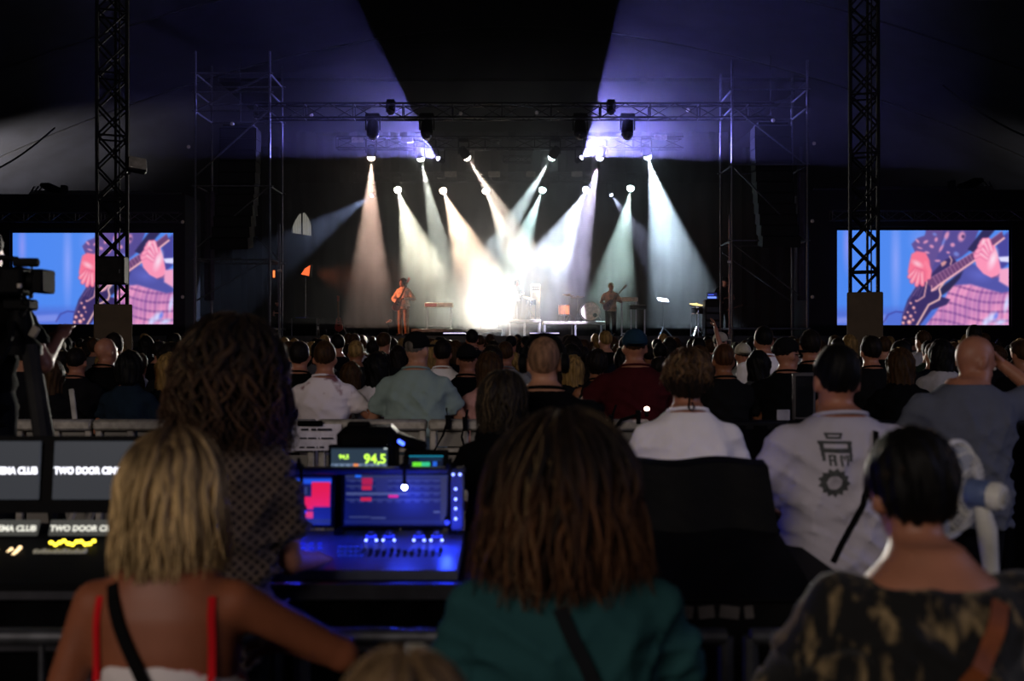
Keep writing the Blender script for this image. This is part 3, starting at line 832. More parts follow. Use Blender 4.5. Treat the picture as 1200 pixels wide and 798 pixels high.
class Field:
    def __init__(self, lo, hi, h):
        self.h = h; self.lo = np.array(lo, np.float32)
        n = np.ceil((np.array(hi) - np.array(lo)) / h).astype(int) + 1
        self.ax = [np.float32(lo[i]) + np.arange(n[i], dtype=np.float32) * np.float32(h) for i in range(3)]
        self.D = np.full(tuple(n), CAP, np.float32)
    def sub(self, lo, hi):
        sl = []; g = []
        for i in range(3):
            a = max(0, int((lo[i] - self.lo[i]) / self.h)); b = min(len(self.ax[i]), int((hi[i] - self.lo[i]) / self.h) + 2)
            if b <= a: return None, None
            sl.append(slice(a, b)); g.append(self.ax[i][a:b])
        return tuple(sl), (g[0][:, None, None], g[1][None, :, None], g[2][None, None, :])
    def put(self, lo, hi, fn, k=.03, neg=False):
        m = CAP
        sl, g = self.sub([v - m for v in lo], [v + m for v in hi])
        if sl is None: return self
        d = fn(*g)
        if neg: self.D[sl] = -smin(-self.D[sl], d, k)
        else: self.D[sl] = smin(self.D[sl], d, k)
        return self
    def cone(self, a, b, ra, rb, k=.03, neg=False, sq=None):
        a = np.array(a, np.float32); b = np.array(b, np.float32); r = max(ra, rb)
        e = b - a; L = float((e * e).sum()) + 1e-9
        def fn(x, y, z):
            px, py, pz = x - a[0], y - a[1], z - a[2]
            t = np.clip((px * e[0] + py * e[1] + pz * e[2]) / L, 0, 1)
            return np.sqrt((px - e[0] * t) ** 2 + (py - e[1] * t) ** 2 + (pz - e[2] * t) ** 2) - (ra + (rb - ra) * t)
        return self.put(np.minimum(a, b) - r, np.maximum(a, b) + r, fn, k, neg)
    def ell(self, c, r, rot=None, k=.03, neg=False):
        c = np.array(c, np.float32); r = np.array(r, np.float32); m = float(r.max())
        Rm = None if rot is None else np.array(rot.transposed(), np.float32)
        def fn(x, y, z):
            px, py, pz = x - c[0], y - c[1], z - c[2]
            if Rm is not None:
                px, py, pz = (Rm[0, 0] * px + Rm[0, 1] * py + Rm[0, 2] * pz, Rm[1, 0] * px + Rm[1, 1] * py + Rm[1, 2] * pz, Rm[2, 0] * px + Rm[2, 1] * py + Rm[2, 2] * pz)
            k0 = np.sqrt((px / r[0]) ** 2 + (py / r[1]) ** 2 + (pz / r[2]) ** 2)
            k1 = np.sqrt((px / r[0] ** 2) ** 2 + (py / r[1] ** 2) ** 2 + (pz / r[2] ** 2) ** 2) + 1e-6
            return k0 * (k0 - 1) / k1
        return self.put(c - m, c + m, fn, k, neg)
    def loft(self, st, off, k=.03, p=2.3):
        st = np.array(st, np.float32)
        z0, z1 = float(st[0, 0]), float(st[-1, 0])
        rx, ry = float(st[:, 1].max()), float(st[:, 2].max())
        offs = [off(z) for z in st[:, 0]]
        xo = [o[0] for o in offs]; yo = [o[1] for o in offs]
        def fn(x, y, z):
            zz = z.ravel()
            a = np.interp(zz, st[:, 0], st[:, 1])[None, None, :]; b = np.interp(zz, st[:, 0], st[:, 2])[None, None, :]
            cy_ = np.array([off(v)[1] for v in zz], np.float32) + np.interp(zz, st[:, 0], st[:, 3]).astype(np.float32)
            cx_ = np.array([off(v)[0] for v in zz], np.float32)
            u = (np.abs(x - cx_[None, None, :]) / a) ** p + (np.abs(y - cy_[None, None, :]) / b) ** p
            d = (u ** (1 / p) - 1) * np.minimum(a, b)
            return np.maximum(np.maximum(d, z - z1), z0 - z).astype(np.float32)
        return self.put((min(xo) - rx, min(yo) - ry - .05, z0), (max(xo) + rx, max(yo) + ry + .05, z1), fn, k)
    def cut(self, fn):
        g = (self.ax[0][:, None, None], self.ax[1][None, :, None], self.ax[2][None, None, :])
        self.D = np.maximum(self.D, fn(*g).astype(np.float32)); return self
    def warp(self, fn):
        g = (self.ax[0][:, None, None], self.ax[1][None, :, None], self.ax[2][None, None, :])
        self.D = (self.D + fn(*g)).astype(np.float32); return self
    def surface(self):
        D = self.D
        D[0], D[-1] = CAP, CAP; D[:, 0], D[:, -1] = CAP, CAP; D[:, :, 0], D[:, :, -1] = CAP, CAP
        s = D < 0
        n = np.zeros(tuple(v - 1 for v in D.shape), np.int8)
        for i in (0, 1):
            for j in (0, 1):
                for k in (0, 1):
                    n += s[i:D.shape[0] - 1 + i, j:D.shape[1] - 1 + j, k:D.shape[2] - 1 + k]
        act = np.argwhere((n > 0) & (n < 8))
        if len(act) == 0: return np.zeros((0, 3)), np.zeros((0, 4), int)
        idx = np.full(n.shape, -1, np.int64); idx[act[:, 0], act[:, 1], act[:, 2]] = np.arange(len(act))
        acc = np.zeros((len(act), 3), np.float32); cnt = np.zeros(len(act), np.float32)
        cor = [(i, j, k) for i in (0, 1) for j in (0, 1) for k in (0, 1)]
        vals = {c: D[act[:, 0] + c[0], act[:, 1] + c[1], act[:, 2] + c[2]] for c in cor}
        for a in cor:
            for ax in range(3):
                if a[ax]: continue
                b = list(a); b[ax] = 1; b = tuple(b)
                va, vb = vals[a], vals[b]
                m = (va < 0) != (vb < 0)
                t = np.where(m, va / np.where(m, va - vb, 1), 0)
                p = np.zeros((len(act), 3), np.float32) + np.array(a, np.float32)
                p[:, ax] += t
                acc += p * m[:, None]; cnt += m
        V = self.lo + (act + acc / cnt[:, None]) * self.h
        Q = []
        for ax in range(3):
            u, w = (ax + 1) % 3, (ax + 2) % 3
            s0 = [slice(None)] * 3; s1 = [slice(None)] * 3
            s0[ax] = slice(0, -1); s1[ax] = slice(1, None)
            a_, b_ = s[tuple(s0)], s[tuple(s1)]
            e = np.argwhere(a_ != b_)
            if len(e) == 0: continue
            e = e[(e[:, u] > 0) & (e[:, w] > 0) & (e[:, u] < D.shape[u] - 1) & (e[:, w] < D.shape[w] - 1)]
            inside = a_[e[:, 0], e[:, 1], e[:, 2]]
            def cell(du, dw):
                c = e.copy(); c[:, u] += du; c[:, w] += dw
                return idx[c[:, 0], c[:, 1], c[:, 2]]
            q = np.stack([cell(-1, -1), cell(0, -1), cell(0, 0), cell(-1, 0)], 1)
            q = np.where(inside[:, None], q, q[:, ::-1])
            Q.append(q)
        return V.astype(np.float64), np.concatenate(Q)

def mesh_np(name, V, Q, m=None, smooth=True):
    me = bpy.data.meshes.new(name)
    me.vertices.add(len(V)); me.vertices.foreach_set('co', np.asarray(V, np.float32).ravel())
    k = Q.shape[1]
    me.loops.add(len(Q) * k); me.loops.foreach_set('vertex_index', np.asarray(Q, np.int32).ravel())
    me.polygons.add(len(Q)); me.polygons.foreach_set('loop_start', np.arange(0, len(Q) * k, k, dtype=np.int32))
    me.update(calc_edges=True)
    if smooth: me.polygons.foreach_set('use_smooth', np.ones(len(Q), bool))
    if m is not None: me.materials.append(m)
    return me

# hand grown once, fine: wrist at the origin, fingers along -z, palm towards -x, thumb towards +y
def make_hand(curl):
    f = Field((-.12, -.09, -.22), (.06, .09, .05), .006)
    f.cone((0, 0, .04), (0, 0, -.02), .026, .026, k=.01)
    f.ell((0, .0, -.055), (.017, .042, .05), k=.02)
    L = (.078, .086, .080, .062); y = (.030, .010, -.010, -.029)
    for i in range(4):
        p = Vector((0, y[i], -.092)); a = 0
        seg = (.45, .32, .23)
        for j in range(3):
            a += curl * (.55, .8, .6)[j]
            q = p + Vector((-math.sin(a), (y[i]) * .12 * (1 - j * .5), -math.cos(a))) * (L[i] * seg[j])
            f.cone(p, q, .0098 - .0012 * j, .0088 - .0012 * j, k=.004); p = q
    p = Vector((-.008, .03, -.03))
    for j, q in enumerate((Vector((-.02, .058, -.062)), Vector((-.034 - .02 * curl, .064 - .01 * curl, -.09)), Vector((-.045 - .03 * curl, .062 - .02 * curl, -.112)))):
        f.cone(p, q, .0125 - .0012 * j, .0112 - .0012 * j, k=.008); p = q
    return f.surface()
HANDS = {c: make_hand(c) for c in (.35, 1.15)}

TORSO = {
    'm': [(.80, .10, .09, 0), (.86, .165, .118, -.012), (.95, .172, .122, -.012), (1.06, .155, .110, 0), (1.18, .163, .116, 0), (1.28, .18, .12, -.005), (1.36, .186, .108, -.012), (1.41, .166, .094, -.016), (1.45, .126, .08, -.016), (1.48, .092, .068, -.01), (1.515, .066, .062, 0)],
    'f': [(.80, .10, .09, 0), (.86, .17, .12, -.016), (.95, .178, .125, -.014), (1.06, .138, .10, 0), (1.18, .142, .108, .004), (1.28, .155, .115, .006), (1.36, .16, .1, -.008), (1.41, .143, .086, -.014), (1.45, .108, .074, -.016), (1.48, .08, .062, -.01), (1.515, .057, .055, 0)],
}

class Person:
    """a pose and a build in metres for a 1.75 m figure facing +y, scaled to H"""
    def __init__(self, H=1.75, sex='m', bulk=1.0, lean=0.0, side=0.0, head=(0, 0, 0), arms=('down', 'down'), vox=.016, hand_curl=.35, head_fwd=0.0, legs=True):
        self.H = H; self.s = H / 1.755; self.sex = sex; self.bulk = bulk; self.vox = vox; self.curl = hand_curl
        self.lean = lean; self.side = side
        tl, ts = math.tan(lean), math.tan(side)
        self.off = lambda z: (max(0, z - .92) * ts, max(0, z - .92) * tl * (1 + .25 * max(0, z - 1.2)))
        ox, oy = self.off(1.5)
        self.headR = Euler((-head[0], head[2], head[1]), 'XYZ').to_matrix()     # pitch down, turn, tilt
        neck = Vector((ox, oy + .005, 1.47))
        self.neck0 = neck
        self.neck1 = neck + self.headR @ Vector((0, .02 + head_fwd, .08))
        self.hc = neck + Vector((0, .012 + head_fwd, .033)) + self.headR @ Vector((0, .016, .115))
        sx = (.178 if sex == 'm' else .155) * bulk
        ax, ay = self.off(1.40)
        self.sh = {s: Vector((s * sx + ax, ay - .012, 1.378)) for s in (-1, 1)}
        self.el = {}; self.wr = {}
        for s, a in ((-1, arms[0]), (1, arms[1])):
            S = self.sh[s]
            if a == 'down': e, w = S + Vector((s * .07, -.02, -.28)), S + Vector((s * .09, .05, -.52))
            elif a == 'bent': e, w = S + Vector((s * .08, -.01, -.27)), S + Vector((-s * .06, .22, -.26))
            elif a == 'rail': e, w = S + Vector((s * .13, .10, -.255)), S + Vector((-s * .02, .27, -.30))
            elif a == 'wide': e, w = S + Vector((s * .19, .06, -.215)), S + Vector((s * .10, .28, -.27))
            elif a == 'desk': e, w = S + Vector((s * .09, .10, -.26)), S + Vector((s * .0, .33, -.30))
            elif a == 'up': e, w = S + Vector((s * .12, .10, .22)), S + Vector((s * .06, .13, .47))
            elif a == 'phone': e, w = S + Vector((s * .07, .18, -.2)), S + Vector((-s * .02, .36, .02))
            else: e, w = S + Vector(a[0]), S + Vector(a[1])
            self.el[s], self.wr[s] = Vector(e), Vector(w)
        self.hip = {s: Vector((s * .09, -.005, .90)) for s in (-1, 1)}
        self.kn = {s: Vector((s * .105, .02, .49)) for s in (-1, 1)}
        self.an = {s: Vector((s * .11, -.02, .085)) for s in (-1, 1)}
    def field(self, h=None, pad=.12, zlo=0.0, zhi=None):
        P = [self.hc] + list(self.el.values()) + list(self.wr.values()) + list(self.sh.values()) + [Vector((.28, .22, 0)), Vector((-.28, -.22, 0))]
        lo = [min(p[i] for p in P) - pad for i in range(3)]; hi = [max(p[i] for p in P) + pad for i in range(3)]
        lo[2] = zlo - .03; hi[2] = max(hi[2], self.hc.z + .2) if zhi is None else zhi
        return Field(lo, hi, h or self.vox)
    def hx(self, v): return self.hc + self.headR @ Vector(v)
    def body(self, m):
        f = self.field(); b = self.bulk
        f.loft([(z, rx * b, ry * b, c) for (z, rx, ry, c) in TORSO[self.sex]], self.off, k=.02)
        nr = .056 if self.sex == 'm' else .047
        f.cone(self.neck0 - Vector((0, 0, .03)), self.neck1, nr * 1.08, nr, k=.035)
        R_ = self.headR
        f.ell(self.hx((0, -.012, .022)), (.074, .094, .096), R_, k=.02)          # skull
        f.ell(self.hx((0, .022, -.035)), (.058, .072, .082), R_, k=.03)          # face
        f.ell(self.hx((0, .062, -.095)), (.03, .028, .024), R_, k=.03)           # chin
        f.cone(self.hx((0, .092, .01)), self.hx((0, .108, -.032)), .009, .014, k=.012)  # nose
        f.cone(self.hx((-.03, .082, .022)), self.hx((.03, .082, .022)), .012, .012, k=.015)  # brow
        f.cone(self.hx((-.018, .088, -.066)), self.hx((.018, .088, -.066)), .008, .008, k=.01)  # lips
        for s in (-1, 1):
            f.ell(self.hx((s * .032, .097, .002)), (.014, .012, .010), R_, k=.012, neg=True)  # eye hollow
            f.ell(self.hx((s * .032, .084, .002)), (.013, .013, .012), R_, k=.004)
            f.ell(self.hx((s * .079, -.006, -.012)), (.0145, .023, .036), R_, k=.006)  # ear
            f.ell(self.hx((s * .093, .004, -.008)), (.008, .011, .018), R_, k=.004, neg=True)
            a = b ** .5 * (1 if self.sex == 'm' else .88)
            f.cone(self.sh[s], self.el[s], .055 * a, .042 * a, k=.03)
            f.cone(self.el[s], self.wr[s], .041 * a, .027 * a, k=.015)
            f.cone(self.hip[s], self.kn[s], .085 * b, .055, k=.04)
            f.cone(self.kn[s], self.an[s], .055, .038, k=.02)
            f.cone(self.an[s], self.an[s] + Vector((0, .13, -.045)), .042, .03, k=.02)
        V, Q = f.surface()
        VV, QQ = [V], [Q]; n = len(V)
        for s in (-1, 1):
            hv, hq = HANDS[self.curl]
            d = (self.wr[s] - self.el[s]).normalized()
            z = -d
            inw = Vector((s, 0, 0)) if abs(d.x) < .85 else Vector((0, 0, 1))
            inw = (inw - z * inw.dot(z)).normalized()
            yv = z.cross(inw)
            if abs(d.z) < .6 and abs(d.x) < .85:   # forearm level: palm down
                inw = Vector((0, 0, 1)); inw = (inw - z * inw.dot(z)).normalized(); yv = z.cross(inw)
                if yv.x * s > 0: hv = hv * np.array((1, -1, 1)); hq = hq[:, ::-1]
            elif yv.y < 0 and d.z < 0: hv = hv * np.array((1, -1, 1)); hq = hq[:, ::-1]
            M = np.array([[inw[i], yv[i], z[i]] for i in range(3)])
            if np.linalg.det(M) < 0: hq = hq[:, ::-1]
            VV.append(hv @ M.T + np.array(self.wr[s])); QQ.append(hq + n); n += len(hv)
        return mesh_np('body', np.concatenate(VV) * self.s, np.concatenate(QQ), m)
    def shirt(self, m, sleeve=.5, loose=.014, hem=.82, wr=.006, neck=1.488, flare=0.0, seed=0, puff=0.0, both=True, long=0.0):
        f = self.field(zlo=hem - .05, zhi=1.62); b = self.bulk
        S = []
        for (z, rx, ry, c) in TORSO[self.sex]:
            if z > neck + .005: continue
            chest = .165 if self.sex == 'm' else .15
            e = loose * (1 if z < 1.4 else .6)
            rr = max(rx, chest + flare) if z < 1.25 else rx
            S.append((z, rr * b + e, ry * b + e + (.012 if z < 1.3 else 0), c))
        S = [q for q in S if q[0] > hem]
        S = [(hem, S[0][1], S[0][2], S[0][3])] + S + [(neck, S[-1][1] * .82, S[-1][2] * .9, S[-1][3])]
        f.loft(S, self.off, k=.02, p=2.4)
        for s in (-1, 1):
            if sleeve > 0:
                a = b ** .5 * (1 if self.sex == 'm' else .9)
                e = self.sh[s] + (self.el[s] - self.sh[s]) * min(sleeve, 1.0)
                f.cone(self.sh[s] + Vector((0, 0, -.004)), e, (.058 + loose * .4 + puff) * a, (.056 + loose * 1.0 + puff) * a, k=.035)
                if long <= 0 and sleeve > .25:
                    ax = (self.el[s] - self.sh[s]).normalized()
                    f.cone(e + ax * .078, e + ax * .2, .074, .074, k=.006, neg=True)
                if long > 0:
                    f.cone(e, self.el[s] + (self.wr[s] - self.el[s]) * long, (.05 + loose * .6) * a, (.034 + loose * .6) * a, k=.02)
        rg = np.random.RandomState(seed + 11)
        ph = rg.uniform(0, 6.28, 8); K_ = rg.uniform(-1, 1, (4, 3)) * 16 + np.array((0, 0, 10))
        def wrinkle(x, y, z):
            rd = lambda t: (1 - np.abs(np.sin(t))) ** 2.5 - .25
            w = rd(9 * x + 19 * z + ph[0] + 1.8 * np.sin(9 * z + ph[4]) + 1.5 * np.sin(13 * x)) + rd(-13 * x + 17 * z + ph[1] + 2.4 * np.sin(10 * x + ph[5])) + .9 * rd(18 * x + 6 * z + ph[2] + 2.4 * np.sin(8 * z + ph[6])) + .7 * rd(5 * x + 33 * z + ph[7] + 2.5 * np.sin(7 * x + ph[3]))
            return -wr * 1.6 * w * np.clip((1.47 - z) * 7, .1, 1)
        f.warp(wrinkle)
        V, Q = f.surface()
        return mesh_np('shirt', V * self.s, Q, m)
    def trousers(self, m):
        f = self.field(zhi=1.12, zlo=.05, h=max(self.vox, .02)); b = self.bulk
        f.loft([(z, rx * b + .012, ry * b + .014, c) for (z, rx, ry, c) in TORSO[self.sex] if z < 1.04] + [(1.04, .158 * b, .115 * b, 0)], lambda z: (0, 0), k=.02)
        for s in (-1, 1):
            f.cone(self.hip[s], self.kn[s], .1 * b, .075, k=.03); f.cone(self.kn[s], self.an[s], .074, .066, k=.02)
        V, Q = f.surface()
        return mesh_np('trousers', V * self.s, Q, m)
    def hair(self, m, style='short', seed=0, vox=None, L=.25, vol=1.0):
        R_ = self.headR; h = vox or max(.009, self.vox * .75)
        c = self.hc
        f = Field((c.x - .24, c.y - .24, c.z - max(.3, L + .1)), (c.x + .24, c.y + .24, c.z + .27), h)
        t = {'short': .012, 'buzz': .004, 'crop': .018}.get(style, .02) * vol
        tp_ = style in ('short', 'crop')
        f.ell(self.hx((0, -.016, .04 if tp_ else .026)), (.075 + t * (.55 if tp_ else 1), .096 + t * (.8 if tp_ else 1), .088 + t if tp_ else .097 + t), R_, k=.01)
        Ri = np.array(R_.transposed(), np.float32); cc = np.array(c)
        def loc(x, y, z):
            px, py, pz = x - cc[0], y - cc[1], z - cc[2]
            return [Ri[i, 0] * px + Ri[i, 1] * py + Ri[i, 2] * pz for i in range(3)]
        rg = np.random.RandomState(seed); ph = rg.uniform(0, 6.28, 4)
        if style in ('short', 'buzz', 'crop', 'bun', 'pony', 'updo'):
            def cutf(x, y, z):
                u, v, w = loc(x, y, z)
                line = np.interp(v, (-.12, -.05, .0, .03, .075, .1), (-.085, -.075, -.02, .0, .055, .09) if style != 'bun' else (-.06, -.05, -.02, .0, .055, .09)) - .0
                return (line + .002 * np.sin(60 * u + ph[0]) - w) * .8
            f.cut(cutf)
        if style in ('bun', 'updo'):
            f.ell(self.hx((0, -.075, .085) if style == 'bun' else (0, -.07, .07)), (.055, .05, .05), R_, k=.03)
            f.ell(self.hx((.012, -.07, .12) if style == 'bun' else (.0, -.075, .02)), (.045, .042, .035), R_, k=.02)
        if style == 'pony':
            f.cone(self.hx((0, -.105, .03)), self.hx((0, -.14, -.05)), .028, .035, k=.02); f.cone(self.hx((0, -.14, -.05)), self.hx((.01, -.12, -.2)), .034, .012, k=.02)
        if style in ('bob', 'long', 'medium'):
            for (u, v, r0, r1) in ((-.062, -.01, .04, .036), (.062, -.01, .04, .036), (-.042, -.062, .05, .046), (.042, -.062, .05, .046), (0, -.075, .052, .05)):
                a = self.hx((u, v, .02)); q = c + Vector((u * 1.12 * vol, v * 1.05 - .012, -L * (.86 if abs(u) > .05 else 1)))
                f.cone(a, q, r0 * vol, r1 * vol * .8, k=.04)
            def cutf(x, y, z):
                u, v, w = loc(x, y, z)
                d = ((u / .066) ** 2 + ((v - .1) / .085) ** 2 + ((w + .03) / .1) ** 2) ** .5
                return (1 - d) * .05
            f.cut(cutf)
        am = {'buzz': .001, 'short': .0022, 'crop': .0035}.get(style, .007)
        def nz_(x, y, z):
            az = np.arctan2(x - cc[0], y - cc[1])
            w = z - cc[2]
            return am * (np.sin(17 * az + 5 * np.sin(9 * w + ph[1]) + ph[0]) * .6 + .5 * np.sin(31 * az + 22 * w + ph[2]) + .5 * np.sin(40 * (x - cc[0]) + 45 * (y - cc[1]) + 38 * w + ph[3]))
        f.warp(nz_)
        V, Q = f.surface()
        return mesh_np('hair', V * self.s, Q, m)
    def strands(self, m, n=260, L=.3, vol=.03, flare=.1, wave=.01, freq=9, width=.011, seed=1, part=.01, root_c=(.1, .07, .05), tip_c=(.5, .4, .25), face=58, tipin=.12, ragged=.12, base=None, fade=.08, mixlo=.35):
        """tapering locks laid over the head; colour runs from root to tip"""
        rg = random.Random(seed)
        rx, ry, rz = .078, .1, .104
        V = []; Fc = []; Cc = []
        ns = 15
        for i in range(n):
            az = math.radians(rg.uniform(face, 360 - face))
            if rg.random() < .18: az = math.radians(rg.choice((-1, 1)) * rg.uniform(face * .75, face * 1.25))
            layer = rg.random()
            o = .006 + vol * layer
            th0 = math.radians(rg.uniform(4, 60))
            ln = L * rg.uniform(1 - ragged, 1 + ragged * .4) * (1 - .12 * layer)
            p1, p2 = rg.uniform(0, 6.28), rg.uniform(0, 6.28); wv = wave * rg.uniform(.5, 1.3)
            pts = []
            arc = (rz + o) * 1.45; tot = arc + ln
            mix = rg.uniform(.0, 1); shade = rg.uniform(.7, 1.15)
            for j in range(ns):
                t = j / (ns - 1) * tot
                if t < arc:
                    th = th0 + (PI * .52 - th0) * t / arc; u = 0
                    q = Vector(((rx + o) * math.sin(th) * math.sin(az) + part * math.cos(th), (ry + o) * math.sin(th) * math.cos(az) - .012, (rz + o) * math.cos(th) + .018))
                else:
                    u = (t - arc) / ln
                    s_ = 1 + flare * u - tipin * u * u
                    q = Vector(((rx + o) * math.sin(az) * s_, (ry + o) * math.cos(az) * s_ - .012, .014 - ln * u))
                k = t / tot
                q += Vector((math.cos(az), -math.sin(az), 0)) * (wv * math.sin(freq * k * 2 + p1) * (.3 + k))
                q += Vector((math.sin(az), math.cos(az), 0)) * (wv * .7 * math.sin(freq * k * 2.3 + p2) * k)
                if t < arc: p = self.hx(q)
                else:
                    a_ = self.hx((q.x, q.y, .014)); p = Vector((a_.x, a_.y, a_.z - ln * u)) + Vector((0, 0, 0))
                pts.append(p)
            wd = width * rg.uniform(.6, 1.4)
            b0 = len(V)
            for j, p in enumerate(pts):
                d = (pts[min(j + 1, ns - 1)] - pts[max(j - 1, 0)]).normalized()
                rad = Vector((math.sin(az), math.cos(az), .02)); rad = self.headR @ rad
                tg = d.cross(rad)
                tg = tg.normalized() if tg.length > 1e-4 else Vector((1, 0, 0))
                nr_ = tg.cross(d).normalized()
                k = j / (ns - 1)
                w_ = wd * (.55 + .75 * math.sin(PI * min(1, k * 1.1 + .15))) * (1 if k < .8 else (1.08 - k) / .28)
                for (a_, b_) in ((1, 0), (0, .45), (-1, 0), (0, -.45)):
                    V.append(tuple(p + tg * (w_ * a_) + nr_ * (w_ * b_)))
                kk = min(1, max(0, (k - fade) / .45)) * (mixlo + (1 - mixlo) * mix)
                Cc.extend([[(root_c[c_] * (1 - kk) + tip_c[c_] * kk) * shade for c_ in range(3)] + [1]] * 4)
            for j in range(ns - 1):
                for k in range(4):
                    Fc.append((b0 + j * 4 + k, b0 + j * 4 + (k + 1) % 4, b0 + j * 4 + 4 + (k + 1) % 4, b0 + j * 4 + 4 + k))
        V = np.array(V) * self.s; Q = np.array(Fc)
        C_ = np.array(Cc, np.float32)
        if base is not None:
            bv = np.empty(len(base.vertices) * 3, np.float32); base.vertices.foreach_get('co', bv); bv = bv.reshape(-1, 3)
            bl = np.empty(len(base.loops), np.int32); base.loops.foreach_get('vertex_index', bl)
            Q = np.concatenate([Q, bl.reshape(-1, 4) + len(V)]); V = np.concatenate([V, bv])
            C_ = np.concatenate([C_, np.tile(np.array([[*[v * .5 for v in root_c], 1]], np.float32), (len(bv), 1))])
        me = mesh_np('hair', V, Q, m)
        ca = me.color_attributes.new('tint', 'FLOAT_COLOR', 'POINT')
        ca.data.foreach_set('color', C_.ravel())
        return me
    def cap(self, m, back=False, vol=1.0):
        f = Field([v - .22 for v in self.hc], [v + .22 for v in self.hc], .008)
        R_ = self.headR
        f.ell(self.hx((0, -.012, .045)), (.09, .108, .095), R_, k=.01)
        Ri = np.array(R_.transposed(), np.float32); cc = np.array(self.hc)
        def loc(x, y, z):
            px, py, pz = x - cc[0], y - cc[1], z - cc[2]
            return [Ri[i, 0] * px + Ri[i, 1] * py + Ri[i, 2] * pz for i in range(3)]
        f.cut(lambda x, y, z: .028 + (.015 * loc(x, y, z)[1] / .1) - loc(x, y, z)[2])
        s = -1 if back else 1
        f.ell(self.hx((0, -s * .115, .034)), (.034, .04, .034), R_, k=.004, neg=True)   # strap opening
        V, Q = f.surface()
        f2 = Field([v - .25 for v in self.hc], [v + .25 for v in self.hc], .008)
        f2.ell(self.hx((0, s * .115, .036)), (.078, .085, .012), R_, k=.01)
        f2.cut(lambda x, y, z: (.07 - s * loc(x, y, z)[1]))
        V2, Q2 = f2.surface()
        return mesh_np('cap', V * self.s, Q, m), mesh_np('brim', V2 * self.s, Q2, m)

def hair_mat(name, attr=True, color='20160f', rough=.62):
    if name in MATS: return MATS[name]
    m = mat(name, color, rough=rough, spec=.14, scale=55, noise=.45, stretch=(1, 1, .12))
    if attr:
        nt = m.node_tree; b = nt.nodes['Principled BSDF']
        a = nt.nodes.new('ShaderNodeAttribute'); a.attribute_name = 'tint'
        mx = nt.nodes.new('ShaderNodeMix'); mx.data_type = 'RGBA'; mx.blend_type = 'MULTIPLY'; mx.inputs['Factor'].default_value = 1
        nz = [n for n in nt.nodes if n.type == 'TEX_NOISE'][0]
        rp = [n for n in nt.nodes if n.type == 'VALTORGB'][0]
        rp.color_ramp.elements[0].color = (.55, .55, .55, 1); rp.color_ramp.elements[1].color = (1.1, 1.1, 1.1, 1)
        nt.links.new(a.outputs['Color'], mx.inputs[6]); nt.links.new(rp.outputs[0], mx.inputs[7])
        nt.links.new(mx.outputs[2], b.inputs['Base Color'])
    b = m.node_tree.nodes['Principled BSDF']
    b.inputs['Sheen Weight'].default_value = .22; b.inputs['Sheen Roughness'].default_value = .2; b.inputs['Sheen Tint'].default_value = (.9, .62, .32, 1)
    MATS[name] = m
    return m

def skin(name, c): return mat(name, c, rough=.5, scale=9, noise=.12, spec=.4)
SK_A = skin('skin_fair', 'a06a52'); SK_B = skin('skin_tan', '85553a'); SK_C = skin('skin_light', 'b07e64')
def fabric(name, c, noise=.15, **k): return mat(name, c, rough=.92, scale=k.pop('scale', 11), noise=noise, spec=.08, bump=k.pop('bump', .45), stretch=k.pop('stretch', (1, 1, .55)), **k)
from mathutils.bvhtree import BVHTree
def bvh_of(meshes):
    V = []; Q = []
    for me in meshes:
        n = len(V)
        V.extend([v.co.copy() for v in me.vertices]); Q.extend([tuple(i + n for i in p.vertices) for p in me.polygons])
    return BVHTree.FromPolygons(V, Q)
def strap(name, bvh, pts, width, m, parent, lift=.006, th=.004, frm=-1):
    """a band laid on the back of the figure through (x, z) points"""
    P = []
    for (x0, z0), (x1, z1) in zip(pts[:-1], pts[1:]):
        n = max(2, int(math.hypot(x1 - x0, z1 - z0) / .02))
        P += [(x0 + (x1 - x0) * i / n, z0 + (z1 - z0) * i / n) for i in range(n)]
    P.append(pts[-1])
    H = []
    for (x, z) in P:
        h = bvh.ray_cast(Vector((x, frm * 1.5, z)), Vector((0, -frm, 0)))
        if h[0] is not None: H.append((h[0], h[1] if h[1].y * frm > 0 else -h[1]))
    if len(H) < 3: return None
    ps = [h[0] for h in H]
    sm_ = [sum((ps[max(0, min(len(ps) - 1, i + k))] for k in (-3, -2, -1, 0, 1, 2, 3)), Vector()) / 7 for i in range(len(ps))]
    b = MB(); n = len(H); V = []
    for i in range(n):
        nr = H[i][1].copy(); nr = (nr + Vector((0, frm, 0)) * 1.2).normalized()
        p = Vector((sm_[i].x, min(sm_[i].y * 1, ps[i].y) if frm < 0 else max(sm_[i].y, ps[i].y), sm_[i].z)) + nr * lift
        d = (sm_[min(i + 1, n - 1)] - sm_[max(0, i - 1)]).normalized()
        t = d.cross(nr).normalized()
        for (a, c) in ((-1, -1), (1, -1), (1, 1), (-1, 1)):
            V.append(p + t * (a * width / 2) + nr * (c * th / 2))
    Fc = [(i * 4 + k, i * 4 + (k + 1) % 4, i * 4 + 4 + (k + 1) % 4, i * 4 + 4 + k) for i in range(n - 1) for k in range(4)]
    Fc += [(3, 2, 1, 0), tuple(range(4 * n - 4, 4 * n))]
    b.add(V, Fc)
    return b.build(name, m, parent)

def collar(P, m, parent, z=1.488, r=.008):
    """rib round the neckline of a shirt"""
    b_ = P.bulk; zz = z
    T = np.array(TORSO[P.sex]); rx = float(np.interp(zz, T[:, 0], T[:, 1])) * b_ * .93 + .008; ry = float(np.interp(zz, T[:, 0], T[:, 2])) * b_ * .93 + .012; cy_ = float(np.interp(zz, T[:, 0], T[:, 3]))
    ox, oy = P.off(zz)
    pts = [Vector((ox + rx * math.cos(t), oy + cy_ + ry * math.sin(t), zz - .02 * math.sin(t))) * P.s for t in lin(0, 2 * PI, 29)]
    return MB().tube(pts, r, n=6).build('collar', m, parent)
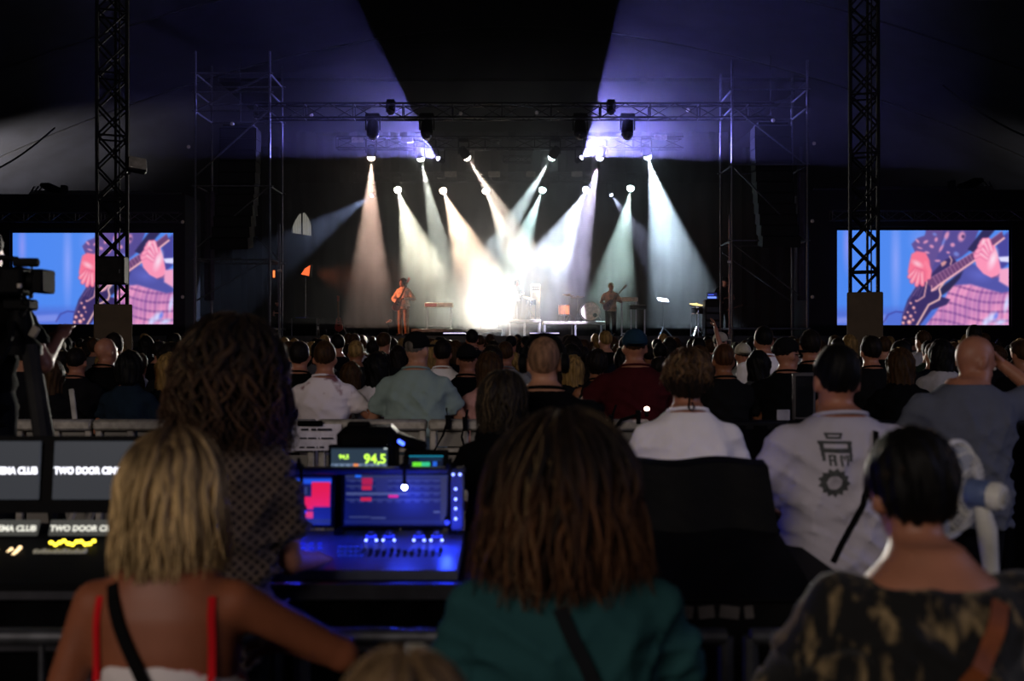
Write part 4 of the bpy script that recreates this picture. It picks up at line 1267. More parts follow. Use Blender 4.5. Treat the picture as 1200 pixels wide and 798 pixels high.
# ------------------------------------------------------------------ people in and around the mixing area
M_JEANS = fabric('dark_jeans', '0e1016'); M_BLKT = fabric('black_tshirt', '070708'); M_WHITET = fabric('white_tshirt', 'efeaee', noise=.05)
H_DARK = hair_mat('hair_dark', False, '120c09'); H_BROWN = hair_mat('hair_brown', False, '33210f'); H_BLOND = hair_mat('hair_blond', False, '7d6238'); H_BLACK = hair_mat('hair_black', False, '070606')
H_GREY = hair_mat('hair_grey', False, '5e5750'); H_LOCKS = hair_mat('hair_locks', True)
M_SHOE = mat('dark_shoes', '141416', rough=.6)

def person(label, px, top_py, Y, P, skin_m, parts, rz=0.0, group=None, ground=0.0, extra=.012):
    """parts: functions of P giving named meshes; the head top lands at top_py when Y is the distance"""
    zt = CAMZ + (399 - top_py) * Y / F - ground
    P.s = zt / (P.hc.z + .118 + extra)
    hx = Vector((P.hc.x * P.s, P.hc.y * P.s, 0)); hx.rotate(Euler((0, 0, rz)))
    x = (px - 600) * Y / F
    root = thing('person', label, 'person', (x - hx.x, Y, ground), rz, group)
    out = {}
    if skin_m is not None:
        out['body'] = link('body', P.body(skin_m), root)
    for nm, me in parts:
        me = me(P) if callable(me) else me
        out[nm] = link(nm, me, root)
    sh = MB()
    for s in (-1, 1):
        a = P.an[s] * P.s
        MB().rbox((a.x, a.y + .05 * P.s, .045), (.1 * P.s, .28 * P.s, .088), .03).build('shoe', M_SHOE, root)
    return root, out
def eyes(P, root):
    for s in (-1, 1):
        c = P.hx((s * .032, .0905, .002)) * P.s
        e = MB().ell(c, (.0095, .0085, .0085), 10, 8).build('eye', mat('eye_white', 'd8d2ca', rough=.2), root)
        MB().ell(P.hx((s * .032, .0985, .002)) * P.s, (.0045, .0025, .0045), 8, 6, rot=P.headR).build('iris', mat('eye_iris', '1c1410', rough=.2), e)

# --- blond woman with the red straps
PA = Person(sex='f', bulk=1.08, vox=.012, lean=.08, side=-.045, head=(.1, .12, .0), arms=(((-.09, -.03, -.28), (-.02, .16, -.44)), ((.225, .14, -.17), (.04, .33, -.20))))
M_TOPW = mat('white_top_red_flowers', 'd8cfcf', rough=.9, scale=9, color2='b01e26', contrast=(.36, .40))
def _short_top(P): return P.shirt(M_TOPW, sleeve=0, loose=.008, hem=.82, wr=.003, neck=1.265, seed=3)
rA, oA = person('blond woman in red strappy top leaning on the rear rail', 186, 507, 2.0, PA, skin('skin_sunned', '8a5036'), [
    ('top', _short_top), ('trousers', lambda P: P.trousers(M_JEANS)),
    ('hair', lambda P: P.strands(H_LOCKS, n=800, L=.21, vol=.045, flare=.2, wave=.007, freq=6, width=.0068, seed=5, root_c=(.07, .042, .022), tip_c=(.85, .58, .27), mixlo=.5, ragged=.22, tipin=.10, face=50, base=P.hair(None, 'bob', 2, L=.15, vol=.95)))], extra=.045)
M_RED = fabric('red_strap', 'c21a22'); M_BSTRAP = fabric('black_strap', '0c0b0c')
bv = bvh_of([oA['body'].data, oA['top'].data]); s_ = PA.s
for x in (-.150, .108):
    o = strap('shoulder_strap', bv, [((x * .93 - .01) * s_, 1.452 * s_), (x * s_, 1.40 * s_), ((x + .004) * s_, 1.20 * s_)], .014, M_RED, rA)
strap('bag_strap', bv, [(-.125 * s_, 1.455 * s_), (-.112 * s_, 1.40 * s_), (-.05 * s_, 1.27 * s_), (.06 * s_, 1.1 * s_), (.13 * s_, .98 * s_)], .024, M_BSTRAP, rA, lift=.009)

# --- woman with thick auburn hair in the teal shirt
PB = Person(sex='f', bulk=1.34, vox=.012, lean=.06, head=(.06, .55, -.04), arms=('desk', 'desk'))
rB, oB = person('woman with thick auburn hair and teal shirt at the rear rail', 655, 494, 2.0, PB, SK_A, [
    ('shirt', lambda P: P.shirt(fabric('teal_tshirt', '24474a', noise=.08, scale=6), sleeve=.6, loose=.02, wr=.009, seed=5, puff=.006)), ('trousers', lambda P: P.trousers(M_JEANS)),
    ('hair', lambda P: P.strands(H_LOCKS, n=950, L=.235, vol=.105, flare=.22, wave=.017, freq=4.5, width=.0078, seed=9, root_c=(.010, .0055, .004), tip_c=(.135, .055, .022), fade=.3, mixlo=.05, ragged=.2, tipin=.06, face=50, part=.02, base=P.hair(None, 'long', 4, L=.19, vol=1.25)))], extra=.085)
eyes(PB, rB)
bv = bvh_of([oB['body'].data, oB['shirt'].data]); s_ = PB.s
strap('bag_strap', bv, [(-.03 * s_, 1.43 * s_), (.05 * s_, 1.26 * s_), (.15 * s_, 1.08 * s_), (.2 * s_, .98 * s_)], .028, fabric('grey_strap', '17191c'), rB, lift=.008)

# --- woman with pinned-up black hair and patterned blouse
PC = Person(sex='f', bulk=1.18, vox=.012, lean=.1, head=(.34, .02, .0), arms=('desk', 'desk'), head_fwd=.01)
m = mat('streaked_blouse', '8f7a58', rough=.9, scale=9, stretch=(3.4, 3.4, 1.0), color2='0e0e0f', contrast=(.5, .72), sheen=.1)
rC, oC = person('woman with pinned-up black hair and streaked dark blouse beside the fan', 1100, 517, 1.8, PC, SK_A, [
    ('blouse', lambda P: P.shirt(m, sleeve=.95, loose=.026, wr=.012, seed=8, puff=.022, neck=1.445)), ('trousers', lambda P: P.trousers(M_JEANS)),
    ('hair', lambda P: P.strands(H_LOCKS, n=420, L=-.03, vol=.012, flare=-.2, wave=.003, width=.008, seed=12, root_c=(.006, .005, .005), tip_c=(.012, .009, .008), face=52, ragged=.8, base=P.hair(None, 'updo', 6, vol=.9)))])
bv = bvh_of([oC['body'].data, oC['blouse'].data]); s_ = PC.s
strap('bag_strap', bv, [(.10 * s_, 1.44 * s_), (.085 * s_, 1.39 * s_), (-.015 * s_, 1.27 * s_), (-.1 * s_, 1.14 * s_), (-.17 * s_, 1.0 * s_)], .03, mat('tan_leather_strap', '7a4020', rough=.55, scale=20), rC, lift=.01)

# --- head of the nearest, shortest person
PD = Person(sex='f', bulk=.92, vox=.014, head=(.15, .3, 0))
rD, oD = person('short person with dark blond hair showing only the crown below the camera', 462, 772, 1.12, PD, SK_C, [
    ('shirt', lambda P: P.shirt(fabric('grey_tshirt_near', '6a6a70'), seed=21)), ('trousers', lambda P: P.trousers(M_JEANS)),
    ('hair', lambda P: P.strands(H_LOCKS, n=300, L=.2, vol=.03, wave=.006, width=.010, seed=15, root_c=(.14, .085, .042), tip_c=(.32, .22, .12), face=45, base=P.hair(None, 'bob', 5, L=.15)))], extra=.04)

# --- long-haired operator in the patterned shirt
PE = Person(sex='m', bulk=.84, vox=.013, lean=.04, side=.01, head=(.12, -.1, .03), arms=(((-.04, .06, -.28), (-.02, .3, -.32)), ((.035, .05, -.29), (.06, .30, -.34))))
def lattice_mat():
    if 'brown_lattice_shirt' in MATS: return MATS['brown_lattice_shirt']
    m = mat('brown_lattice_shirt', '6f5a4c', rough=.9, sheen=.1)
    nt = m.node_tree; b = nt.nodes['Principled BSDF']
    tc = [n for n in nt.nodes if n.type == 'TEX_COORD'][0]
    mp = nt.nodes.new('ShaderNodeMapping'); mp.inputs['Rotation'].default_value = (0, PI / 4, 0); mp.inputs['Scale'].default_value = (50, 50, 50)
    nt.links.new(tc.outputs['Object'], mp.inputs[0])
    sp = nt.nodes.new('ShaderNodeSeparateXYZ'); nt.links.new(mp.outputs[0], sp.inputs[0])
    ms = []
    for ax in ('X', 'Z'):
        f = nt.nodes.new('ShaderNodeMath'); f.operation = 'FRACT'; nt.links.new(sp.outputs[ax], f.inputs[0])
        s1 = nt.nodes.new('ShaderNodeMath'); s1.operation = 'SUBTRACT'; nt.links.new(f.outputs[0], s1.inputs[0]); s1.inputs[1].default_value = .5
        a1 = nt.nodes.new('ShaderNodeMath'); a1.operation = 'ABSOLUTE'; nt.links.new(s1.outputs[0], a1.inputs[0]); ms.append(a1)
    mx = nt.nodes.new('ShaderNodeMath'); mx.operation = 'MAXIMUM'; nt.links.new(ms[0].outputs[0], mx.inputs[0]); nt.links.new(ms[1].outputs[0], mx.inputs[1])
    cr = nt.nodes.new('ShaderNodeValToRGB'); e = cr.color_ramp.elements
    e[0].position = .28; e[0].color = (*srgb('1c1213'), 1); e[1].position = .36; e[1].color = (*srgb('52443c'), 1)
    nt.links.new(mx.outputs[0], cr.inputs[0]); nt.links.new(cr.outputs[0], b.inputs['Base Color'])
    return m
rE, oE = person('long-haired person in brown lattice shirt standing at the blue console', 262, 374, 2.85, PE, SK_A, [
    ('shirt', lambda P: P.shirt(lattice_mat(), sleeve=.72, loose=.02, wr=.010, seed=14, flare=.015)), ('trousers', lambda P: P.trousers(M_JEANS)),
    ('hair', lambda P: P.strands(H_LOCKS, n=850, L=.235, vol=.085, flare=.26, wave=.024, freq=9, width=.0075, seed=18, root_c=(.012, .007, .005), tip_c=(.085, .042, .022), fade=.25, mixlo=.1, ragged=.25, face=50, base=P.hair(None, 'long', 8, L=.19, vol=1.25)))], extra=.07)

# --- dark-haired woman in black
PF = Person(sex='f', vox=.014, lean=.1, head=(.1, -.3, 0), arms=('desk', 'desk'))
rF, oF = person('woman with dark bobbed hair in black seen past the auburn hair', 589, 442, 4.2, PF, SK_A, [
    ('shirt', lambda P: P.shirt(M_BLKT, seed=31)), ('trousers', lambda P: P.trousers(M_JEANS)),
    ('hair', lambda P: P.strands(H_LOCKS, n=240, L=.17, vol=.035, width=.011, seed=22, root_c=(.012, .009, .007), tip_c=(.045, .032, .02), base=P.hair(None, 'bob', 9, L=.14)))])

# --- man with headphones
PG = Person(sex='m', bulk=1.2, vox=.014, lean=.05, head=(.05, -.08, 0), arms=('desk', 'desk'))
rG, oG = person('close-cropped man in black shirt wearing black headphones', 638, 393, 4.7, PG, SK_C, [
    ('shirt', lambda P: P.shirt(M_BLKT, seed=33)), ('trousers', lambda P: P.trousers(M_JEANS)),
    ('hair', lambda P: P.hair(hair_mat('hair_stubble', False, '7a5a45', .7), 'buzz', 3, vol=.5))])
hp = MB(); s_ = PG.s
arc = [PG.hx((.098 * math.cos(t), -.01, .03 + .105 * math.sin(t))) * s_ for t in lin(-.1, PI + .1, 17)]
hpo = MB().tube(arc, .013, n=6).build('headphones', M_BLACKPL, rG)
for s in (-1, 1):
    c = PG.hx((s * .092, -.004, -.005)) * s_
    MB().lathe([(.02, -.012), (.046, -.008), (.05, .012), (.044, .026), (.02, .032)], c, PG.headR @ Vector((s, 0, 0)), 14).build('ear_cup', M_BLACKPL, hpo)

for P_, r_, m_ in ((PB, rB, fabric('teal_tshirt', '')), (PE, rE, lattice_mat()), (PF, rF, M_BLKT), (PG, rG, M_BLKT)): collar(P_, m_, r_)
# --- woman in white T-shirt with hair up
PH = Person(sex='f', bulk=1.16, vox=.013, lean=.04, head=(.14, -.12, .02), arms=('desk', 'desk'))
rH, oH = person('woman with messy pinned hair and plain white T-shirt', 808, 414, 4.2, PH, SK_A, [
    ('shirt', lambda P: P.shirt(M_WHITET, sleeve=.5, loose=.02, seed=41, wr=.006)), ('trousers', lambda P: P.trousers(M_JEANS)),
    ('hair', lambda P: P.strands(H_LOCKS, n=240, L=.03, vol=.03, wave=.012, freq=7, width=.010, seed=27, root_c=(.03, .017, .009), tip_c=(.13, .07, .03), face=52, ragged=.9, base=P.hair(None, 'updo', 12, vol=1.25)))])
bv = bvh_of([oH['body'].data, oH['shirt'].data]); s_ = PH.s
b = MB(); c0 = PH.hx((0, -.1, -.05)) * s_
b.tube([PH.hx((.0, -.105, .01)) * s_, PH.hx((.004, -.12, -.04)) * s_, PH.hx((.006, -.13, -.09)) * s_, PH.hx((.002, -.135, -.125)) * s_, PH.hx((.016, -.137, -.138)) * s_, PH.hx((.026, -.135, -.122)) * s_, PH.hx((.016, -.133, -.1)) * s_], .0045).build('glasses_cord', M_BLACKPL, rH)

# --- man in printed white T-shirt
PI_ = Person(sex='m', bulk=1.12, vox=.013, lean=.02, head=(.08, .05, 0), arms=('desk', 'desk'))
rI, oI = person('short-haired man in white T-shirt with dark back print', 985, 408, 3.7, PI_, SK_A, [
    ('shirt', lambda P: P.shirt(fabric('white_print_tshirt', 'b9b4c2', noise=.05), sleeve=.72, loose=.030, seed=44, wr=.010, flare=.02, hem=.76, puff=.008)), ('trousers', lambda P: P.trousers(M_JEANS)),
    ('hair', lambda P: P.hair(H_BLACK, 'crop', 5))])
bv = bvh_of([oI['body'].data, oI['shirt'].data]); s_ = PI_.s
M_PRINT = mat('faded_dark_print', '4a4c4e', rough=.95, scale=60, noise=.2)
def decal(name, bvh, shapes, org, sc, m, parent, lift=.002, cell=.0022):
    """flat print laid on the back of a shirt: shapes are outlines in print units"""
    b = MB()
    for poly in shapes:
        xs = [p[0] for p in poly]; zs = [p[1] for p in poly]
        nx = max(1, int((max(xs) - min(xs)) * sc / cell)); nz = max(1, int((max(zs) - min(zs)) * sc / cell))
        def inside(x, z):
            c = False; n = len(poly)
            for i in range(n):
                (x1, z1), (x2, z2) = poly[i], poly[(i + 1) % n]
                if (z1 > z) != (z2 > z) and x < (x2 - x1) * (z - z1) / (z2 - z1) + x1: c = not c
            return c
        pt = {}
        def P_(i, j):
            if (i, j) not in pt:
                x = org[0] + (min(xs) + (max(xs) - min(xs)) * i / nx) * sc; z = org[1] + (min(zs) + (max(zs) - min(zs)) * j / nz) * sc
                h = bvh.ray_cast(Vector((x, -1.5, z)), Vector((0, 1, 0)))
                pt[(i, j)] = None if h[0] is None else h[0] + Vector((0, -lift, 0))
            return pt[(i, j)]
        for i in range(nx):
            for j in range(nz):
                x = min(xs) + (max(xs) - min(xs)) * (i + .5) / nx; z = min(zs) + (max(zs) - min(zs)) * (j + .5) / nz
                if inside(x, z):
                    q = [P_(i, j), P_(i + 1, j), P_(i + 1, j + 1), P_(i, j + 1)]
                    if all(v is not None for v in q): b.add(q, [(0, 1, 2, 3)])
    if b.n: return b.build(name, m, parent)
def ring(cx, cz, r0, r1, n=24, teeth=0):
    out = []
    N = n if not teeth else teeth * 2
    o = [(cx + (r1 if (not teeth or k % 2 == 0) else r1 * .8) * math.cos(2 * PI * k / N), cz + (r1 if (not teeth or k % 2 == 0) else r1 * .8) * math.sin(2 * PI * k / N)) for k in range(N + 1)]
    i = [(cx + r0 * math.cos(-2 * PI * k / n), cz + r0 * math.sin(-2 * PI * k / n)) for k in range(n + 1)]
    return [o + i]
def frame(x0, x1, z0, z1, t, dx=0):
    return [[(x0 - dx, z1), (x1 + dx, z1), (x1 + dx, z1 - t), (x0 - dx, z1 - t)], [(x0, z0), (x1, z0), (x1, z0 + t), (x0, z0 + t)],
            [(x0 - dx, z1), (x0 - dx + t, z1), (x0 + t, z0), (x0, z0)], [(x1 + dx, z1), (x1 + dx - t, z1), (x1 - t, z0), (x1, z0)]]
# units: pixels of the photograph round the print's middle
sh_ = frame(-7, 9, 29, 36, 2.6, 2) + frame(-13, 16, 14, 27, 3.2, 4) + [[(-16, 26), (-11, 26), (-10, 5), (-13.5, 5)], [(20, 26), (15, 26), (14, 5), (17.5, 5)], [(-12, 16), (15, 16), (15, 19), (-12, 19)]]
sh_ += [[(-7, 12), (-4.5, 12), (-4.5, 0), (-7, 0)], [(-7, 12), (0, 12), (0, 9.8), (-7, 9.8)], [(-7, 7), (0, 7), (0, 5), (-7, 5)], [(-2, 12), (.5, 12), (.5, 0), (-2, 0)],   # B
        [(4, 12), (6.4, 12), (6.4, 0), (4, 0)], [(11, 12), (13.4, 12), (13.4, 0), (11, 0)], [(6, 12), (8.8, 5), (11, 12), (9.6, 12), (8.8, 9), (7.6, 12)]]      # M
sh_ += ring(-2, -19, 8, 17, 20, 13)
decal('back_print', bv, sh_, (-.07 * s_, 1.315 * s_), 3.7 / F, M_PRINT, rI)
strap('bag_strap', bv, [(.095 * s_, 1.455 * s_), (.09 * s_, 1.41 * s_), (.05 * s_, 1.26 * s_), (.0, 1.12 * s_), (-.1 * s_, .95 * s_)], .02, M_BSTRAP, rI, lift=.008)
MB().rbox((.24 * s_, .16 * s_, .98 * s_), (.08, .22, .18), .03).build('shoulder_bag', M_BSTRAP, rI)

collar(PI_, fabric('white_print_tshirt', ''), rI); collar(PH, M_WHITET, rH)
# --- bald man holding his head
PJ = Person(sex='m', bulk=1.18, vox=.014, lean=.12, side=.1, head=(.45, -1.4, .05), arms=('desk', ((.23, .12, .04), (.06, .2, .2))), head_fwd=.02)
rJ, oJ = person('bald man in grey T-shirt resting his head on a raised hand', 1156, 394, 4.8, PJ, SK_A, [
    ('shirt', lambda P: P.shirt(fabric('slate_tshirt', '5a5e6c', noise=.06), sleeve=.5, loose=.022, seed=51, wr=.007)), ('trousers', lambda P: P.trousers(M_JEANS))], extra=0)
eyes(PJ, rJ)

# --- camera operator on a riser
c = at(-36, 399, 4.5)
riser = thing('camera_riser', 'black riser under the camera operator', 'platform', (c.x + .08, 4.7, 0))
MB().rbox((0, 0, .48), (1.3, 1.5, .06), .01).build('deck', M_BLACKPL, riser)
for sx in (-1, 1):
    for sy in (-1, 1): bar((sx * .58, sy * .68, 0), (sx * .58, sy * .68, .46), .03).build('leg', M_ALU, riser)
PK = Person(sex='m', vox=.015, lean=.06, head=(.05, -.2, 0), arms=('desk', ((.12, .02, -.27), (.10, .22, -.15))))
rK, oK = person('camera operator in black T-shirt at the left edge', -30, 262, 4.5, PK, SK_A, [
    ('shirt', lambda P: P.shirt(M_BLKT, sleeve=.6, seed=61)), ('trousers', lambda P: P.trousers(M_JEANS)), ('hair', lambda P: P.hair(H_DARK, 'short', 7))], ground=.51)
eyes(PK, rK)

# --- people standing beyond the front rail
M_MAROON = fabric('maroon_tshirt', '3c0f14'); M_TEALG = fabric('pale_teal_shirt', '8a9c98', noise=.06); M_NAVY = fabric('navy_top', '16222e'); M_BLUECAP = fabric('blue_cap', '1d3446'); M_BCAP = fabric('black_cap', '101010')
M_STAINED = mat('white_tshirt_stained', 'ece0e4', rough=.9, scale=5, color2='8a5a60', contrast=(.35, .42), bump=.3)
M_GREYT = fabric('grey_tshirt', '8a8a84'); M_PINK = fabric('pink_top', 'b88a86'); M_DGREY = fabric('charcoal_tshirt', '111113'); M_WCAP = fabric('white_cap', 'b8b09c')
def mid(label, px, top, Y, sex='m', bulk=1.0, skin_m=SK_A, shirt=M_BLKT, hair=('short', H_DARK), arms=('rail', 'rail'), head=(0, 0, 0), lean=.06, cap=None, seed=0, rz=0, sleeve=.55, L=.25, vol=1.0, side=0, flare=0):
    P = Person(sex=sex, bulk=bulk, vox=.018, lean=lean, side=side, head=head, arms=arms)
    parts = [('shirt', lambda P: P.shirt(shirt, sleeve=sleeve, seed=seed, loose=.018, flare=flare, wr=.008))]
    if hair: parts.append(('hair', lambda P: P.hair(hair[1], hair[0], seed, L=L, vol=vol * (.35 if cap else 1), vox=.011)))
    parts.append(('trousers', lambda P: P.trousers(M_JEANS)))
    r, o = person(label, px, top, Y, P, skin_m, parts, rz, group='people beyond the front rail', extra=.02 if cap or hair else 0)
    if cap:
        cm, bm = P.cap(cap[0], cap[1])
        co = link('cap', cm, r); link('brim', bm, co)
    collar(P, shirt, r)
    return r, o, P
mid('man in white stained T-shirt leaning on the front rail', 379, 399, 7.15, shirt=M_STAINED, hair=('short', H_BROWN), arms=('wide', 'wide'), seed=1, bulk=.98)
mid('man in dark cap and pale teal shirt at the front rail', 488, 388, 7.1, shirt=M_TEALG, hair=('short', H_GREY), cap=(M_BCAP, False), arms=('rail', 'rail'), seed=2, bulk=1.08, flare=.02, head=(0, -.5, 0), skin_m=SK_C, sleeve=.62)
mid('man with thick dark hair close behind the stained T-shirt man', 349, 400, 8.2, hair=('crop', H_DARK), seed=3)
r, o, P = mid('woman with long black hair and white sleeve beside the teal shirt man', 441, 413, 7.9, sex='f', shirt=M_WHITET, hair=('long', H_BLACK), L=.5, seed=4, side=.04)
mid('man with cropped hair and white shirt beyond the teal shirt man', 518, 398, 9.2, shirt=M_WHITET, hair=('crop', H_DARK), seed=5)
mid('man in backwards dark cap and black shirt near the pink armed woman', 547, 403, 7.9, shirt=M_BLKT, hair=('short', H_BROWN), cap=(M_BCAP, True), seed=6)
mid('brown-haired woman in sleeveless pink top leaning on the front rail', 573, 412, 7.3, sex='f', shirt=M_PINK, sleeve=.18, hair=('bob', H_BROWN), L=.2, arms=('wide', 'rail'), seed=7)
mid('man in grey shirt standing in the strobe glare', 592, 400, 9.6, shirt=M_GREYT, hair=('short', H_BROWN), seed=8)
mid('tall man with round dark hair silhouetted against the strobe', 553, 386, 14.5, shirt=M_DGREY, hair=('crop', H_DARK), arms=('down', 'down'), seed=9)
r, o, P = mid('man in blue cap and maroon T-shirt at the front rail', 745, 385, 7.2, shirt=M_MAROON, hair=('short', H_BROWN), cap=(M_BLUECAP, True), bulk=1.2, seed=10, arms=('wide', 'rail'))
mid('bare-shouldered woman with pinned hair left of the maroon shirt man', 700, 409, 8.0, sex='f', shirt=M_DGREY, sleeve=0, hair=('updo', H_DARK), seed=11, skin_m=SK_B)
mid('blond woman behind the headphones man', 672, 416, 8.6, sex='f', shirt=M_DGREY, hair=('long', H_BLOND), L=.3, seed=12)
mid('ginger man in charcoal shirt right of the white T-shirt woman', 850, 403, 7.5, shirt=M_DGREY, hair=('short', hair_mat('hair_ginger', False, '3e2412')), seed=13, skin_m=SK_B)
mid('tall man in white T-shirt behind the man with sunglasses', 897, 382, 9.3, shirt=M_WHITET, hair=('short', H_BLACK), seed=14, arms=('down', 'down'))
r, o, P = mid('man in black cap and sunglasses looking to the right', 925, 395, 7.5, shirt=M_BLKT, sleeve=.15, hair=('short', H_DARK), cap=(M_BCAP, False), head=(.05, -1.1, 0), seed=15, arms=('wide', 'rail'))
eyes(P, r)
g = MB(); s_ = P.s
go = MB().tube([P.hx((-.078, -.0, .006)) * s_, P.hx((-.07, .08, .006)) * s_, P.hx((0, .112, .008)) * s_, P.hx((.07, .08, .006)) * s_, P.hx((.078, -.0, .006)) * s_], .004).build('sunglasses', M_BLACKPL, r)
for s in (-1, 1): MB().ell(P.hx((s * .034, .106, 0)) * s_, (.027, .008, .02), 10, 6, rot=P.headR).build('lens', mat('dark_lens', '050506', rough=.1, spec=.6), go)
mid('dark-haired man in black shirt close to the sunglasses man', 952, 387, 8.3, shirt=M_BLKT, hair=('crop', H_DARK), seed=16)
mid('woman with long dark hair and black top behind the bald man', 1058, 408, 7.4, sex='f', bulk=1.1, shirt=M_BLKT, hair=('long', H_BROWN), L=.3, seed=17)
mid('man with cropped hair beside the right mast padding', 1024, 394, 8.4, shirt=M_DGREY, hair=('crop', H_DARK), seed=18)
mid('tall man whose head stands out before the right screen', 1144, 381, 13, shirt=M_DGREY, hair=('crop', H_DARK), arms=('down', 'down'), seed=19)
mid('balding man in black in front of the left mast padding', 121, 396, 8.6, shirt=M_BLKT, hair=None, seed=20, head=(0, -.6, 0))
mid('woman with short dark hair and navy top at the front rail', 149, 411, 7.3, sex='f', shirt=M_NAVY, hair=('bob', H_BLACK), L=.1, seed=21)
mid('woman with wavy blond hair behind the lattice shirt person', 196, 414, 7.6, sex='f', shirt=M_BLKT, hair=('long', H_BLOND), L=.3, seed=22, vol=1.1)
mid('woman with brown hair in a dark top near the tripod', 56, 421, 7.3, sex='f', shirt=M_DGREY, hair=('bob', H_BROWN), L=.15, seed=23)
r, o, P = mid('man in dark shirt holding up a phone near the tripod', 86, 407, 8.3, shirt=M_DGREY, hair=('short', H_DARK), seed=24, arms=('phone', 'rail'))
PHONE_AT = r.location + (P.wr[-1] + (P.wr[-1] - P.el[-1]).normalized() * .1) * P.s + Vector((0, -.03, .0))
mid('man in pale grey T-shirt behind the ginger man', 872, 402, 10.5, shirt=M_GREYT, hair=('short', H_DARK), cap=(M_WCAP, True), seed=25, arms=('down', 'down'))
mid('man in white cap further back in the crowd', 846, 389, 13, shirt=M_DGREY, hair=('short', H_DARK), cap=(M_WCAP, False), seed=26, arms=('down', 'down'), head=(0, -.7, 0))
mid('woman with dark hair between the teal shirt man and the stained T-shirt man', 410, 424, 8.8, sex='f', shirt=M_DGREY, hair=('long', H_BROWN), L=.35, seed=27)
r, o, P = mid('spectator holding a bright phone up in the crowd', 376, 406, 15.0, shirt=M_DGREY, hair=('short', H_DARK), seed=29, arms=('phone', 'down'))
PHONE2_AT = r.location + (P.wr[-1] + (P.wr[-1] - P.el[-1]).normalized() * .1) * P.s + Vector((0, -.03, .05))
mid('spectator with arm raised high in front of the right keyboards', 820, 396, 12.5, shirt=M_DGREY, hair=('crop', H_BLACK), seed=28, arms=('down', 'up'))
# ------------------------------------------------------------------ the crowd
protos = []
for i, (sex, bulk, hs, L, arms, head) in enumerate((('m', 1.0, 'short', .2, ('down', 'down'), (0, .2, 0)), ('m', 1.12, 'crop', .2, ('bent', 'bent'), (.05, -.25, 0)), ('f', 1.0, 'long', .3, ('bent', 'down'), (0, .1, .05)),
        ('f', 1.05, 'bob', .18, ('down', 'down'), (0, -.15, 0)), ('f', .95, 'updo', .2, ('bent', 'bent'), (0, 0, -.05)), ('m', .95, 'bob', .14, ('down', 'down'), (.1, 0, 0)), ('f', .98, 'pony', .2, ('down', 'bent'), (0, .3, 0)))):
    P = Person(sex=sex, bulk=bulk, vox=.026, arms=arms, head=head)
    protos.append(dict(body=P.body(SK_A), hair=P.hair(H_DARK, hs, 60 + i, vox=.014, L=L), shirt=P.shirt(M_BLKT, seed=70 + i, loose=.018), trousers=P.trousers(M_JEANS), top=P.hc.z + .13))
C_SHIRTS = [fabric('crowd_shirt_%s' % n, c) for n, c in (('black', '08080a'), ('charcoal', '131316'), ('navy', '0f1420'), ('brown', '211813'), ('white', 'a8a4a6'), ('grey', '4c4c50'), ('green', '1e2a20'), ('wine', '32141a'))]
C_HAIR = [H_DARK, H_BLACK, H_DARK, H_BROWN, H_BROWN, H_BLOND]
C_SKIN = [SK_A, SK_B, SK_C]
named = [(o.location.x, o.location.y) for o in list(COL.objects) if o.name.startswith('person') and o.parent is None]
CR = random.Random(23)
count = 0
Y = 8.3; row = 0
spots = []
while Y < 27.5:
    half = .535 * Y + .5
    step = .72 if Y < 14 else .78 + (Y - 14) * .012
    x = -half + CR.uniform(0, step)
    while x < half:
        xx, yy = x + CR.uniform(-.14, .14), Y + CR.uniform(-.22, .22)
        if all(abs(xx - a) > .42 or abs(yy - b) > .5 for a, b in named) and all(math.hypot(xx - mx, yy - 16) > .62 for mx in (-6.43, 5.66)):
            spots.append((xx, yy, row))
        x += step
    Y += .82 + (Y - 8) * .075
    row += 1
LANDMARKS = [(20, 'video camera'), (56, 'brown-haired tripod woman'), (121, 'left mast padding'), (149, 'navy top woman'), (196, 'wavy blond woman'), (262, 'lattice shirt person'), (349, 'thick dark-haired man'), (379, 'stained T-shirt man'), (441, 'long black-haired woman'),
             (488, 'pale teal shirt man'), (547, 'backwards dark cap man'), (592, 'grey shirt man'), (638, 'headphones man'), (700, 'bare-shouldered woman'), (745, 'maroon shirt man'), (808, 'plain white T-shirt woman'), (850, 'ginger man'),
             (897, 'tall white T-shirt man'), (925, 'sunglasses man'), (985, 'printed T-shirt man'), (1013, 'right mast padding'), (1058, 'long dark-haired woman'), (1156, 'bald grey shirt man')]
FAR = [(0, 'left screen'), (205, 'left scaffold tower'), (335, 'left stage wing'), (445, 'cream shirt guitarist'), (525, 'glaring strobe'), (615, 'drum risers'), (700, 'tan top musician'), (770, 'right stage wing'), (850, 'right scaffold tower'), (960, 'right screen')]
NUM = ['one row', 'two rows', 'three rows', 'four rows', 'five rows', 'six rows', 'seven rows', 'eight rows', 'nine rows', 'ten rows']
HN = {0: 'short', 1: 'cropped', 2: 'long', 3: 'bobbed', 4: 'pinned', 5: 'shaggy', 6: 'tied'}
HC = {H_DARK.name: 'dark', H_BLACK.name: 'black', H_BROWN.name: 'brown', H_BLOND.name: 'blond'}
